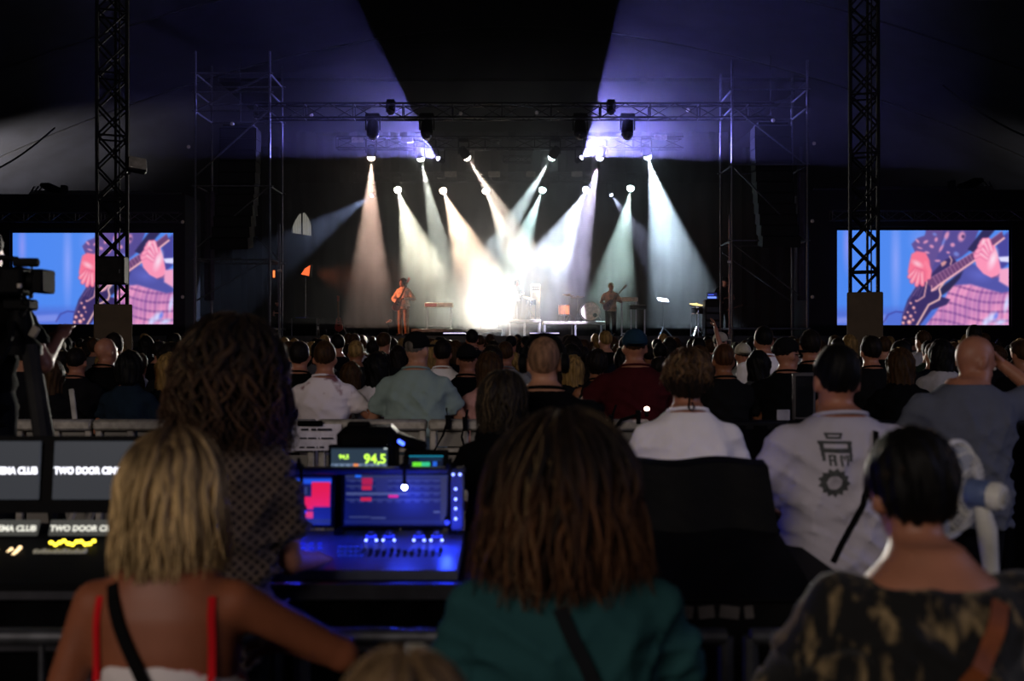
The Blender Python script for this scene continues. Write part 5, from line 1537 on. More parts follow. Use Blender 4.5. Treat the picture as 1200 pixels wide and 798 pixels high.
for (xx, yy, row) in spots:
    pi = CR.randrange(len(protos)); pr = protos[pi]
    h = CR.gauss(1.70 if pi in (0, 1, 5) else 1.62, .055)
    h = min(1.80, max(1.5, h))
    if yy > 13: h = min(1.9, h + .09)
    cols = dict(body=CR.choice(C_SKIN), hair=CR.choice(C_HAIR), shirt=CR.choices(C_SHIRTS, (5, 4, 3, 2, 1.6, 2, 1, 1))[0], trousers=M_JEANS)
    px = 600 + xx * F / yy
    if yy < 18.5:
        lm = min(LANDMARKS, key=lambda l: abs(l[0] - px))
        lab = 'spectator with %s %s hair in %s shirt %s behind the %s' % (HN[pi], HC[cols['hair'].name], cols['shirt'].name.split('_')[-1], NUM[min(row, 9)], lm[1])
        grp = 'crowd in the nearer rows'
    else:
        lm = [l for l in FAR if l[0] <= px] or [FAR[0]]
        lab = 'silhouetted spectator far off in the crowd below the %s' % lm[-1][1]
        grp = 'far crowd below the ' + lm[-1][1]
    r = thing('person', lab, 'person', (xx, yy, 0), CR.uniform(-.35, .35), grp)
    sc = h / pr['top']; r.scale = (sc, sc, sc)
    for nm in ('body', 'hair', 'shirt', 'trousers'):
        o = bpy.data.objects.new(nm, pr[nm]); COL.objects.link(o); o.parent = r
        o.material_slots[0].link = 'OBJECT'; o.material_slots[0].material = cols[nm]
    count += 1
print('CROWD', count)
# ------------------------------------------------------------------ rails round the mixing area
def perforated():
    m = mat('perforated_plate', '8e8a84', rough=.5, metal=.4, scale=20)
    nt = m.node_tree; b = nt.nodes['Principled BSDF']
    tc = [n for n in nt.nodes if n.type == 'TEX_COORD'][0]
    vo = nt.nodes.new('ShaderNodeTexVoronoi'); vo.inputs['Scale'].default_value = 38; vo.inputs['Randomness'].default_value = 0
    nt.links.new(tc.outputs['Object'], vo.inputs['Vector'])
    cr = nt.nodes.new('ShaderNodeValToRGB'); cr.color_ramp.elements[0].position = .2; cr.color_ramp.elements[0].color = (*srgb('0c0c0c'), 1); cr.color_ramp.elements[1].position = .26; cr.color_ramp.elements[1].color = (*srgb('7d7974'), 1)
    nt.links.new(vo.outputs['Distance'], cr.inputs[0]); nt.links.new(cr.outputs[0], b.inputs['Base Color'])
    return m
M_PERF = perforated()
YR = 6.5
def barrier_unit(label, x0, x1, ztop, Y, group, m=M_BARRIER, cloth=None):
    w = x1 - x0
    root = thing('crowd_barrier', label, 'barrier', ((x0 + x1) / 2, Y, 0), 0, group)
    MB().rbox((0, 0, ztop - .035), (w - .01, .1, .07), .015).build('top_rail', m, root)
    MB().rbox((0, 0, .06), (w - .01, .06, .06), .01).build('bottom_rail', m, root)
    MB().rbox((0, 0, ztop - .2), (w - .1, .035, .03), .006).build('middle_rail', m, root)
    for x in (-w / 2 + .035, -w / 6, w / 6, w / 2 - .035):
        MB().rbox((x, 0, (ztop - .07) / 2 + .03), (.045, .045, ztop - .1), .008).build('post', m, root)
    for k in range(3):
        xx = -w / 2 + .035 + (k + .5) * (w - .07) / 3
        MB().box((xx, .012, ztop - .125), ((w - .07) / 3 - .05, .006, .105)).build('perforated_plate', M_PERF, root)
        MB().box((xx, .012, (ztop - .25) / 2 + .05), ((w - .07) / 3 - .05, .006, ztop - .32)).build('perforated_plate', M_PERF, root)
    MB().rbox((0, -.45, .025), (w - .02, .85, .03), .006).build('foot_plate', M_PERF, root)
    for s in (-1, 1):
        bar((s * (w / 2 - .06), -.82, .05), (s * (w / 2 - .06), -.03, ztop * .62), .02).build('brace', m, root)
names = ['first barrier unit behind the camera tripod', 'second barrier unit behind the left console', 'third barrier unit behind the lattice shirt person', 'fourth barrier unit carrying the paper notice', 'fifth barrier unit behind the level display', 'sixth barrier unit with hanging cables', 'seventh barrier unit in front of the maroon shirt man']
x = at(-150, 0, YR).x
wU = (at(762, 0, YR).x - at(-150, 0, YR).x) / 7
for k in range(7):
    barrier_unit('aluminium front rail, ' + names[k], x + k * wU, x + (k + 1) * wU, 1.205, YR, 'front rail barriers')
xs = at(766, 0, YR).x
for k in range(3):
    w_ = .86; xx = xs + k * w_ + .01
    root = thing('crowd_barrier', 'black cloth covered front rail unit, %s' % ('behind the plain white T-shirt woman', 'carrying the dark upright panel', 'behind the printed white T-shirt man')[k], 'barrier', (xx + w_ / 2, YR, 0), 0, 'cloth covered rail units')
    MB().rbox((0, 0, 1.165), (w_ - .01, .1, .07), .015).build('top_rail', M_BLACKMT, root)
    link('cloth', fold_panel('cloth', -w_ / 2, w_ / 2, -.055, .02, 1.17, amp=.012, wl=.14), root)
    for s in (-1, 1): MB().rbox((s * (w_ / 2 - .05), 0, .565), (.045, .045, 1.13), .008).build('post', M_BLACKMT, root)
# rear rail in front of the nearest people
for k, (xa, lab) in enumerate(((-1.62, 'in front of the blond woman'), (-.53, 'in front of the auburn haired woman'), (.56, 'in front of the streaked blouse woman'))):
    w_ = 1.07; root = thing('rear_barrier', 'steel rear rail unit ' + lab, 'barrier', (xa + w_ / 2, 2.42, 0), 0, 'rear rail barriers')
    bar((-w_ / 2 + .02, 0, 1.0), (w_ / 2 - .02, 0, 1.0), .021, 10).build('top_rail', M_DULLALU, root)
    bar((-w_ / 2 + .02, 0, .18), (w_ / 2 - .02, 0, .18), .02, 8).build('bottom_rail', M_DULLALU, root)
    for s in (-1, 1):
        bar((s * (w_ / 2 - .02), 0, .02), (s * (w_ / 2 - .02), 0, 1.0), .02, 8).build('post', M_DULLALU, root)
        MB().rbox((s * (w_ / 2 - .1), 0, .02), (.06, .5, .03), .006).build('foot', M_DULLALU, root)
    vb = bar((0, 0, .18), (0, 0, 1.0), .008, 6).mesh('upright_bar', M_DULLALU)
    for i in range(8): link('upright_bar', vb, root, (-w_ / 2 + .02 + (i + 1) * (w_ - .04) / 9, 0, 0))

# paper notice taped to the rail
a = at(342, 497, YR - .075); b_ = at(400, 528, YR - .075)
root = thing('paper_notice', 'white paper notice with three printed lines taped to the front rail', 'notice', ((a.x + b_.x) / 2, YR - .075, b_.z))
w_, h_ = b_.x - a.x, a.z - b_.z
link('sheet', grid_mesh('sheet', lambda u, v: (u, .006 * math.sin(9 * u + 3 * v), v), lin(-w_ / 2, w_ / 2, 9), lin(0, h_, 7), mat('notice_paper', 'dcd6e0', rough=.9)), root)
MB().rbox((-.04, -.01, h_ + .005), (.16, .012, .035), .004).build('tape', M_BLACK, root)
ink = mat('notice_ink', '3a3840', rough=.9)
for (z, segs, t) in ((h_ * .80, ((-.10, -.05), (-.035, .0), (.005, .1)), .014), (h_ * .47, ((-.11, -.06), (-.055, .0), (.012, .022), (.03, .11)), .01), (h_ * .13, ((-.11, -.075), (-.065, -.01), (.0, .01), (.02, .05)), .01)):
    for (xa, xb) in segs: MB().box(((xa + xb) / 2, -.008, z), (xb - xa - .004, .002, t)).build('printed_line', ink, root)
# cables over the rail
for k, (pts, lab) in enumerate(((((523, 478), (525, 492), (519, 510), (508, 530), (520, 545)), 'black cable hanging in a loop over the front rail'), (((548, 480), (545, 494), (541, 512), (546, 530)), 'black cable with plug hanging on the front rail'),
                               (((722, 474), (716, 492), (715, 510)), 'thin black cable hanging on the front rail by the maroon shirt man'), (((748, 486), (728, 492), (718, 505), (717, 525)), 'thick black cable bending over the front rail by the maroon shirt man'))):
    b = MB(); P3 = [at(px, py, YR - .09) for px, py in pts]
    o0 = P3[0]
    root = thing('hanging_cable', lab, 'cable', o0)
    b.tube([p - o0 for p in P3], .008 if k < 3 else .012).build('cord', M_BLACKPL, root)
    MB().cyl(P3[1 if k != 3 else 0] - o0 + Vector((0, -.005, .03)), P3[1 if k != 3 else 0] - o0 + Vector((0, -.005, -.06)), .018, .014, n=8).build('plug', M_BLACKPL, root)
# upright panel and paper standing on the covered rail
c = at(942, 487, YR)
root = thing('upright_panel', 'dark framed upright panel standing on the covered rail', 'panel', (c.x, YR, 1.2))
MB().rbox((0, 0, .155), (.15, .03, .31), .01).build('frame', mat('grey_frame', '4a474a', rough=.4), root)
MB().rbox((0, -.014, .155), (.115, .012, .27), .004).build('glass', mat('panel_glass', '15161a', rough=.15, spec=.6), root)
MB().box((0, .0, .005), (.12, .1, .01)).build('base', M_BLACKPL, root)
c = at(917, 494, YR)
tag(MB().rbox((c.x, YR - .02, 1.2 + .035), (.085, .01, .07), .004).build('paper_card', mat('card_paper', '9a98a4', rough=.9)), 'small white card standing on the covered rail', 'card')
c = at(101, 492, YR + .2)
tag(MB().rbox((c.x, YR, 1.205 + .1), (.034, .012, .2), .004, rot=(0, -.12, 0)).build('white_strip', mat('white_strip_plastic', 'a09c98', rough=.6)), 'narrow white strip standing upright at the rail near the tripod', 'strip')
c = at(758, 479, 6.5)
root = thing('glowing_lighter', 'tiny glowing lighter in the hand of the maroon shirt man', 'lighter', c)
MB().ell((0, 0, 0), (.018, .012, .014), 10, 6).build('flame', glow('ember_glow', 'ffd9c8', 9), root)
MB().rbox((.0, .01, -.03), (.025, .014, .045), .004).build('body', M_BLACKPL, root)

# ------------------------------------------------------------------ lettering
def text_mesh(s, h, m, name='lettering', w=None, offset=0.0, bold=.0):
    cu = bpy.data.curves.new(name, 'FONT'); cu.body = s; cu.size = 1.0; cu.align_x = 'CENTER'; cu.offset = bold; cu.extrude = .01; cu.resolution_u = 3
    o = bpy.data.objects.new(name, cu); COL.objects.link(o)
    dg = bpy.context.evaluated_depsgraph_get()
    me = bpy.data.meshes.new_from_object(o.evaluated_get(dg))
    bpy.data.objects.remove(o)
    n = len(me.vertices); co = np.empty(n * 3, np.float32); me.vertices.foreach_get('co', co); co = co.reshape(-1, 3)
    x0, x1 = co[:, 0].min(), co[:, 0].max(); y0, y1 = co[:, 1].min(), co[:, 1].max()
    sy = h / (y1 - y0); sx = sy if w is None else w / (x1 - x0)
    out = np.stack([(co[:, 0] - (x0 + x1) / 2) * sx, -co[:, 2] * .1, (co[:, 1] - (y0 + y1) / 2) * sy], 1)
    me.vertices.foreach_set('co', out.astype(np.float32).ravel()); me.update()
    me.materials.clear(); me.materials.append(m); me.name = name
    return me
def canvas(wd, hd, c): return np.zeros((hd, wd, 3)) + np.array(c, float) / 255
def rect(img, x0, y0, x1, y1, c, a=1.0):
    h, w = img.shape[:2]
    s = img[int(y0 * h):max(int(y0 * h) + 1, int(y1 * h)), int(x0 * w):max(int(x0 * w) + 1, int(x1 * w))]
    s[:] = s * (1 - a) + np.array(c, float) / 255 * a

# ------------------------------------------------------------------ the desk with the consoles
YT = 2.98
tb = thing('equipment_table', 'long black draped table carrying the consoles', 'table', (-.75, 3.45, 0))
MB().rbox((0, 0, .955), (3.6, .9, .04), .006).build('table_top', M_BLACKPL, tb)
MB().rbox((0, -.455, .965), (3.6, .02, .05), .004).build('edge_strip', mat('dark_edge_metal', '3a3a40', rough=.45, metal=.5), tb)
MB().rbox((0, -.455, .80), (3.6, .02, .03), .004).build('edge_strip', mat('dark_edge_metal', '3a3a40'), tb)
link('drape', fold_panel('drape', -1.8, 1.8, -.435, .01, .94, amp=.015, wl=.16), tb)
for sx in (-1, 1):
    for sy in (-1, 1): bar((sx * 1.72, sy * .38, 0), (sx * 1.72, sy * .38, .94), .025).build('leg', M_BLACKMT, tb)

# left mixing console with two screens of band name
M_TXT = glow('white_screen_text', 'f4f4ff', 2.2); M_TXT2 = glow('dim_screen_text', 'e8e6d8', 1.2)
M_SCRGREY = glow('grey_screen_panel', '4a4d54', .5); M_STRIPG = glow('grey_strip_panel', '4c4c48', .7)
cL = thing('mixing_console', 'black mixing console with two grey name screens beside the lattice shirt person', 'console', (-1.66, 3.3, .975))
MB().prism([(-.33, 0), (.30, 0), (.30, .085), (.17, .085), (-.33, .02)], 1.06, M=Matrix.Rotation(PI / 2, 3, 'Z')).build('body', mat('console_matt_black', '08080a', rough=.85, spec=.1), cL)
MB().box((0, .24, .27), (1.08, .06, .27), rot=(-.12, 0, 0)).build('screen_bridge', M_BLACKPL, cL)
for px0, px1 in ((-72, 47), (63, 182)):
    Ys = 3.5
    a = at(px0, 517, Ys); b2 = at(px1, 585, Ys)
    w_, h_ = b2.x - a.x, a.z - b2.z
    o = MB().rbox(((a.x + b2.x) / 2 + 1.66, Ys - 3.3, (a.z + b2.z) / 2 - .975), (w_, .012, h_), .003, rot=(-.10, 0, 0)).build('screen', M_SCRGREY, cL)
    t = link('lettering', text_mesh('TWO DOOR CINEMA CLUB', .026, M_TXT, w=w_ * .97, bold=.03), o, ((a.x + b2.x) / 2 + 1.66, Ys - 3.3 - .009, at(0, 551, Ys).z - .975)); t.rotation_euler = (-.1, 0, 0)
    Y2 = 3.40
    a = at(px0 - 3, 609, Y2); b2 = at(px1 - 3, 628, Y2); h2 = .055
    o = MB().rbox(((a.x + b2.x) / 2 + 1.66, Y2 - 3.3, (a.z + b2.z) / 2 - .975), (w_, .01, h2), .003, rot=(-.45, 0, 0)).build('channel_strip', M_STRIPG, cL)
    t = link('lettering', text_mesh('TWO DOOR CINEMA CLUB', .021, M_TXT2, w=w_ * .97, bold=.03), o, ((a.x + b2.x) / 2 + 1.66, Y2 - 3.3 - .008, (a.z + b2.z) / 2 - .975)); t.rotation_euler = (-.45, 0, 0)
def on_desk(px, py, Y, root): return at(px, py, Y) - root.location
led_y = MB().ell((0, 0, 0), (.008, .006, .006), 8, 6).mesh('led', glow('yellow_led', 'ffe23a', 4))
for k in range(22):
    px = -62 + k * 5.0 if k < 11 else 60 + (k - 11) * 5.0
    link('led', led_y, cL, on_desk(px, 636 + 2.2 * math.sin(k * 1.7), 3.3, cL))
fd = MB().rbox((0, 0, 0), (.011, .02, .016), .003).mesh('fader_cap', mat('pale_fader_cap', 'b9b6a4', rough=.5, emit=('b9b6a4', .12)))
for k in range(26):
    px = -75 + k * 4.6 if k < 13 else 42 + (k - 13) * 4.8
    link('fader_cap', fd, cL, on_desk(px, 646 + (k * 7 % 5) * .5, 3.24, cL))
for (pa, pb) in (((2, 655), (14, 643)), ((15, 651), (24, 641)), ((-12, 655), (-2, 645))):
    MB().tube([on_desk(*pa, 3.22, cL), on_desk(*pb, 3.27, cL)], .006).build('lit_slider', glow('amber_slider', 'ffd9a0', 2.2), cL)

# blue-lit lighting console
cB = thing('lighting_console', 'lighting console bathed in blue light with two touch screens', 'console', (-.53, 3.3, .975))
MB().prism([(-.2, 0), (.28, 0), (.28, .062), (.12, .06), (-.2, .03)], .72, M=Matrix.Rotation(PI / 2, 3, 'Z')).build('body', mat('console_blue_black', '4a4e60', rough=.4), cB)
def scr(name, px0, px1, py0, py1, Y, img, root, tilt=-.12, gain=1.0, bez=.012):
    a = at(px0, py0, Y); b2 = at(px1, py1, Y); c = (a + b2) / 2 - root.location
    w_, h_ = b2.x - a.x, a.z - b2.z
    o = MB().rbox((c.x, c.y + .014, c.z), (w_ + 2 * bez, .022, h_ + 2 * bez), .005, rot=(tilt, 0, 0)).build(name, M_BLACKPL, root)
    p = link('picture', picture_mesh(w_, h_, img, gain), o, (c.x, c.y, c.z)); p.rotation_euler = (tilt, 0, 0)
    return o, p, c, w_, h_
img = canvas(120, 60, (10, 18, 78))
rect(img, 0, 0, 1, .07, (40, 48, 90))
for r_ in range(4):
    rect(img, .02, .10 + r_ * .13, .98, .115 + r_ * .13, (60, 70, 120))
    for c_ in range(10): rect(img, .05 + c_ * .09, .12 + r_ * .13, .10 + c_ * .09, .16 + r_ * .13, (44, 52, 110), .8)
rect(img, .10, 0, .16, .06, (30, 110, 255)); rect(img, .17, .08, .27, .20, (170, 24, 70)); rect(img, .17, .22, .26, .30, (190, 30, 60)); rect(img, .16, .46, .26, .52, (200, 30, 60)); rect(img, .43, .37, .52, .45, (220, 20, 130))
rect(img, .02, .36, .6, .40, (70, 80, 130)); rect(img, .30, .08, .42, .34, (30, 36, 96)); rect(img, .0, .9, 1, .96, (24, 34, 96)); rect(img, .05, .82, .25, .86, (60, 70, 120), .8); rect(img, .26, .84, .4, .87, (70, 80, 130), .8); rect(img, .93, .05, .99, .9, (44, 48, 80)); rect(img, .86, .72, .92, .76, (80, 90, 140))
scr('touch_screen', 404, 525, 557, 615, 3.46, img, cB)
img = canvas(100, 60, (16, 24, 100))
rect(img, 0, .05, 1, .15, (30, 80, 220)); rect(img, .78, .12, .98, .62, (225, 26, 70)); rect(img, .45, .42, .8, .68, (225, 26, 70)); rect(img, .45, .72, .8, .85, (215, 50, 80)); rect(img, .5, .2, .76, .40, (20, 28, 60)); rect(img, .36, .35, .45, .42, (220, 30, 150))
for k in range(4): rect(img, .52 + k * .06, .22, .55 + k * .06, .38, (60, 70, 130), .7)
rect(img, 0, .2, .4, .8, (20, 40, 150)); rect(img, 0, .88, 1, .98, (30, 40, 80))
scr('touch_screen', 282, 388, 559, 615, 3.46, img, cB)
a = at(275, 549, 3.45); b2 = at(545, 556, 3.45); c = (a + b2) / 2 - cB.location
MB().rbox((c.x, c.y + .03, c.z), (b2.x - a.x, .06, .022), .006).build('top_bar', mat('console_top_bar', '2a2c36', rough=.35), cB)
for px in (300, 396, 530):
    c = at(px, 588, 3.50) - cB.location
    MB().box((c.x, c.y + .02, c.z - .02), (.03, .03, .26)).build('screen_post', M_BLACKPL, cB)
cr_ = on_desk(536, 585, 3.44, cB)
MB().rbox((cr_.x, cr_.y + .02, cr_.z - .01), (.045, .03, .2), .006).build('side_module', mat('console_blue_black', '22242c'), cB)
led_w = MB().ell((0, 0, 0), (.0045, .004, .0045), 8, 6).mesh('led', glow('blue_white_led', '8496ff', 5))
for (px, py, Yl) in [(531, 556, 3.42), (539, 556, 3.42)] + [(534, y, 3.42) for y in (573, 585, 596, 608)] + [(429, 633, 3.38), (441, 633, 3.38), (449, 633, 3.38), (462, 633, 3.38), (485, 633, 3.38), (497, 633, 3.38), (505, 633, 3.38), (518, 633, 3.38)]:
    link('led', led_w, cB, on_desk(px, py, Yl, cB))
M_KNOB = mat('console_knob', '2c2e38', rough=.35)
kn = MB().lathe([(.013, 0), (.013, .014), (.011, .018)], (0, 0, 0), (0, 0, 1), 12).mesh('encoder_knob', M_KNOB)
rg_ = MB().lathe([(.019, 0), (.019, .003), (.013, .003)], (0, 0, 0), (0, 0, 1), 14).mesh('lit_ring', glow('blue_ring', '2030ff', 2.2))
for px in (435, 456, 491, 512):
    c = on_desk(px, 628, 3.42, cB); o = link('encoder_knob', kn, cB, c); link('lit_ring', rg_, o, (0, 0, -.002))
slot = MB().box((0, 0, 0), (.008, .075, .003)).mesh('fader_slot', M_BLACKPL); fcap = MB().rbox((0, 0, .006), (.014, .022, .014), .004).mesh('fader_cap', M_KNOB)
for k in range(12):
    px = 426 + k * 8.2
    p = on_desk(px, 645, 3.27, cB); p.z = .03 + .03 * (p.y + .2) / .32 + .003
    s = link('fader_slot', slot, cB, p); s.rotation_euler = (.094, 0, 0)
    link('fader_cap', fcap, s, (0, -.02 + (k * 5 % 7) * .006, 0))
bt = MB().rbox((0, 0, 0), (.014, .014, .008), .002).mesh('button', mat('lit_blue_button', '2a2e50', rough=.4, emit=('2232c0', .5)))
for i in range(5):
    for j in range(3):
        p = on_desk(398 + i * 6.3, 640 + j * 6, 3.32 - j * .045, cB); p.z = .03 + .03 * (p.y + .2) / .32 + .006
        link('button', bt, cB, p)
for i in range(4):
    for j in range(3):
        p = on_desk(345 + i * 10, 632 + j * 8, 3.36 - j * .055, cB); p.z = .03 + .03 * (p.y + .2) / .32 + .006
        link('button', bt, cB, p)
# gooseneck lamps throw the blue light
def gooseneck(label, base_px, pts, Y0, tip_gain, e, tipcol='b8c4ff'):
    p0 = at(*base_px, Y0); root = thing('gooseneck_lamp', label, 'lamp', p0, 0, 'gooseneck lamps on the console')
    P3 = [at(px, py, Y) - p0 for (px, py, Y) in pts]
    MB().tube([Vector((0, 0, 0))] + P3, .006).build('neck', M_BLACKPL, root)
    MB().lathe([(.02, 0), (.02, .02), (.008, .03)], (0, 0, -.01), (0, 0, 1), 10).build('socket', M_BLACKPL, root)
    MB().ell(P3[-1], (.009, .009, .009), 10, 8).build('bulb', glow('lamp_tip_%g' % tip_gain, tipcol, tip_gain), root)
    MB().lathe([(.011, 0), (.009, .012), (.004, .016)], P3[-1] + Vector((0, .0, .006)), (0, .3, 1), 10).build('hood', M_BLACKPL, root)
    lamp('POINT', 'lamp_glow', P3[-1] + Vector((0, -.035, -.035)), P3[-1] + Vector((0, -1, -1)), e, (.02, .05, 1), parent=root, shadow_soft_size=.02)
gooseneck('added gooseneck bulb in place of a blue white reflection on the main touch screen', (474, 549), [(474, 535, 3.46), (474, 540, 3.40), (474, 556, 3.37), (474, 571, 3.36)], 3.47, 30, 3.4)  # added bulb sits where a lamp only reflects in the screen
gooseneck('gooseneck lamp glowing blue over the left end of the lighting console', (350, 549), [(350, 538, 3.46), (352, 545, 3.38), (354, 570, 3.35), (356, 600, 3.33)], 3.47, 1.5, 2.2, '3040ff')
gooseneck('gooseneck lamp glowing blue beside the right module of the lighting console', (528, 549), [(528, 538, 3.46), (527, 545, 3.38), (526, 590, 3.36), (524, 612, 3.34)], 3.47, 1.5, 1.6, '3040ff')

# level display
img = canvas(70, 36, (46, 62, 78))
rect(img, 0, 0, 1, .06, (30, 40, 52)); rect(img, .93, .02, .99, .07, (220, 230, 230)); rect(img, .02, .55, .98, .66, (120, 140, 170)); rect(img, .0, .68, 1, 1, (30, 42, 56)); rect(img, .62, .74, .8, .78, (130, 50, 60)); rect(img, .6, .68, .615, .9, (120, 230, 70))
for k in range(9): rect(img, .03 + k * .105, .56, .075 + k * .105, .65, (60, 80, 110))
rect(img, .40, .53, .49, .67, (255, 150, 90))
root = thing('level_display', 'sound level tablet reading 94,5 in green above the blue console', 'display', (at(421, 0, 3.75).x, 3.78, .975))
o, p, c, w_, h_ = scr('screen', 388, 454, 525, 560, 3.72, img, root, tilt=-.05, gain=.9)
M_GRN = glow('green_digits', 'c8ff50', 1.5)
t = link('digits', text_mesh('94,5', .042, M_GRN, 'digits', bold=.02), o, Vector((c.x + w_ * .28, c.y - .004, c.z + h_ * .12)))
t = link('digits', text_mesh('94,5', .019, M_GRN, 'digits', bold=.03), o, Vector((c.x - w_ * .27, c.y - .004, c.z + h_ * .20)))
t = link('digits', text_mesh('90,2', .022, M_GRN, 'digits', bold=.03), o, Vector((c.x, c.y - .004, c.z - h_ * .26)))
MB().box((0, .02, .1), (.04, .03, .2)).build('stand', M_BLACKPL, root)
MB().rbox((0, .02, .01), (.14, .12, .02), .006).build('foot', M_BLACKPL, root)
# small tilted touch screen and little device with blue strip
img = canvas(50, 26, (14, 24, 46))
rect(img, 0, 0, 1, .14, (20, 130, 160)); rect(img, .12, .45, .62, .95, (60, 220, 160)); rect(img, .12, .45, .38, .95, (120, 255, 60)); rect(img, .70, .4, .82, .95, (40, 110, 240)); rect(img, .3, .2, .95, .38, (20, 50, 80))
root = thing('small_touch_screen', 'small tilted touch screen with a green block beside the level display', 'display', (at(498, 0, 3.75).x, 3.8, .975))
o, p, c, w_, h_ = scr('screen', 479, 519, 533, 553, 3.72, img, root, tilt=-.5, gain=.8, bez=.02)
MB().box((0, .03, .08), (.05, .03, .16)).build('stand', M_BLACKPL, root); MB().rbox((0, .02, .01), (.12, .14, .02), .006).build('foot', M_BLACKPL, root)
root = thing('clip_lamp', 'small black clip lamp with a blue glowing strip behind the console', 'lamp', (at(476, 0, 3.85).x, 3.86, .975))
hc_ = at(474, 520, 3.85) - root.location
bar((.02, .0, 0), hc_ + Vector((.03, .02, 0)), .008).build('arm', M_BLACKPL, root); MB().rbox((.02, 0, .01), (.08, .08, .02), .005).build('foot', M_BLACKPL, root)
MB().rbox(hc_ + Vector((.02, .02, 0)), (.13, .05, .05), .012, rot=(0, .35, 0)).build('head', M_BLACKPL, root)
MB().rbox(hc_ + Vector((-.012, -.012, .006)), (.03, .01, .014), .004, rot=(0, .6, 0)).build('light_strip', glow('blue_strip', '3a55ff', 6), root)
# black case behind the display
a = at(398, 498, 4.1); b2 = at(466, 560, 4.1)
root = thing('equipment_case', 'black hard case standing open behind the level display', 'case', ((a.x + b2.x) / 2, 4.1, 0))
ht = a.z
MB().rbox((0, 0, ht / 2), (b2.x - a.x, .2, ht - .004), .03).build('shell', M_BLACKPL, root)
MB().rbox((-.04, 0, ht + .004), (.09, .05, .02), .006).build('handle', M_BLACKPL, root)
for s in (-1, 1): MB().rbox((s * .07, -.1, ht - .1), (.03, .02, .06), .004).build('latch', M_BLACKMT, root)
# covered console on the right
root = thing('covered_console', 'console under a black fitted cover in front of the plain white T-shirt woman', 'console', (.63, 3.15, 0))
V_ = []; Cv = mat('black_cover_nylon', '0b0b0d', rough=.6, scale=6, bump=.4, spec=.12)
prof = [(-.33, .0), (.33, .0), (.33, 1.30), (.29, 1.315), (.22, 1.30), (.10, 1.10), (-.20, 1.03), (-.33, .98)]
lf = grid_mesh('cover', lambda u, v: (0, 0, 0), [0, 1], [0, 1], Cv)
b = MB(); xs_ = lin(-.235, .235, 19); n = len(prof)
V_ = [(x * (1 + .015 * math.sin(7 * z)), y + .008 * math.sin(23 * x + 5 * z), z + (.006 * math.sin(19 * x) if z > .5 else 0)) for x in xs_ for (y, z) in prof]
Fc = [(i * n + k, i * n + (k + 1) % n, (i + 1) * n + (k + 1) % n, (i + 1) * n + k) for i in range(len(xs_) - 1) for k in range(n)]
Fc += [tuple(range(n)), tuple(reversed(range((len(xs_) - 1) * n, len(xs_) * n)))]
b.add(V_, Fc).build('cover', Cv, root)
MB().tube([(x, -.335, .985) for x in xs_], .006).build('hem_cord', M_BLACKPL, root)
for k, (xa, xb) in enumerate(((-.16, -.12), (-.105, -.06), (-.045, .01), (.025, .05))):
    MB().box(((xa + xb) / 2, -.345, .955), (xb - xa, .004, .035), rot=(0, .12 * (-1) ** k, 0)).build('pale_mark', mat('cover_mark', '55504e', rough=.9), root)
# flight case that carries the fan
root = thing('flight_case', 'black flight case under the white fan', 'case', (1.26, 2.68, 0))
MB().rbox((0, 0, .52), (.62, .42, .96), .01).build('body', mat('case_laminate', '0e0e10', rough=.6), root)
MB().rbox((0, 0, 1.01), (.63, .43, .03), .008).build('lid', mat('case_laminate', '0e0e10'), root)
for sx in (-1, 1):
    for sy in (-1, 1):
        MB().rbox((sx * .305, sy * .205, .54), (.03, .03, 1.0), .005).build('edge_profile', M_DARKSTEEL, root)
        MB().lathe([(.03, -.015), (.03, .015)], (sx * .25, sy * .15, .03), (0, 1, 0), 10).build('caster', M_BLACKPL, root)
# fan
M_FANW = mat('fan_white_plastic', 'd8d6d2', rough=.4); M_FANB = mat('fan_blue_plastic', '5a6a96', rough=.4)
ct = at(1117, 573, 2.62)
root = thing('desk_fan', 'white desk fan with blue motor turned away from the camera', 'fan', (ct.x + .07, 2.64, 1.028))
cen = ct - root.location
ax_ = Vector((-.62, .78, .05)).normalized()
Mx = ax_.to_track_quat('Z', 'Y').to_matrix()
def cpt(r, t, h): return cen + Mx @ Vector((r * math.cos(t), r * math.sin(t), h))
Rf = .125
MB().tube([cpt(Rf, t, 0) for t in lin(0, 2 * PI, 41)], .008).build('guard_rim', M_FANW, root)
for hh, rr in ((.05, .05), (-.045, .06), (.035, .1), (-.03, .1)):
    MB().tube([cpt(rr, t, hh) for t in lin(0, 2 * PI, 33)], .0025, n=5).build('guard_ring', M_FANW, root)
w = MB()
for k in range(36):
    t = 2 * PI * k / 36
    for s in (1, -1):
        w.tube([cpt(Rf, t, 0), cpt(.1, t, s * .035), cpt(.045, t, s * .05)], .0012, n=4)
o = w.build('guard_wires', M_FANW, root); o['kind'] = 'stuff'
for k in range(4):
    t0 = k * PI / 2 + .3
    V_ = []; nU = 6
    for i in range(nU):
        r = .03 + .09 * i / (nU - 1)
        for j in range(4):
            tt = t0 + (j / 3 - .5) * (1.1 - .25 * i / nU)
            V_.append(cpt(r, tt, .012 - .024 * j / 3))
    Fc = [(i * 4 + j, i * 4 + j + 1, i * 4 + 5 + j, i * 4 + 4 + j) for i in range(nU - 1) for j in range(3)]
    MB().add(V_, Fc).build('blade', mat('fan_blade_plastic', '9aa2b4', rough=.35), root)
MB().lathe([(.02, .045), (.028, .03), (.028, -.02)], cen, ax_, 14).build('hub', M_FANW, root)
MB().lathe([(.03, -.04), (.037, -.055), (.036, -.095), (.033, -.1)], cen, ax_, 16).build('motor_housing', M_FANB, root)
mc = MB().lathe([(.035, -.1), (.037, -.118), (.03, -.132), (.016, -.136)], cen, ax_, 16).build('motor_cap', M_FANW, root)
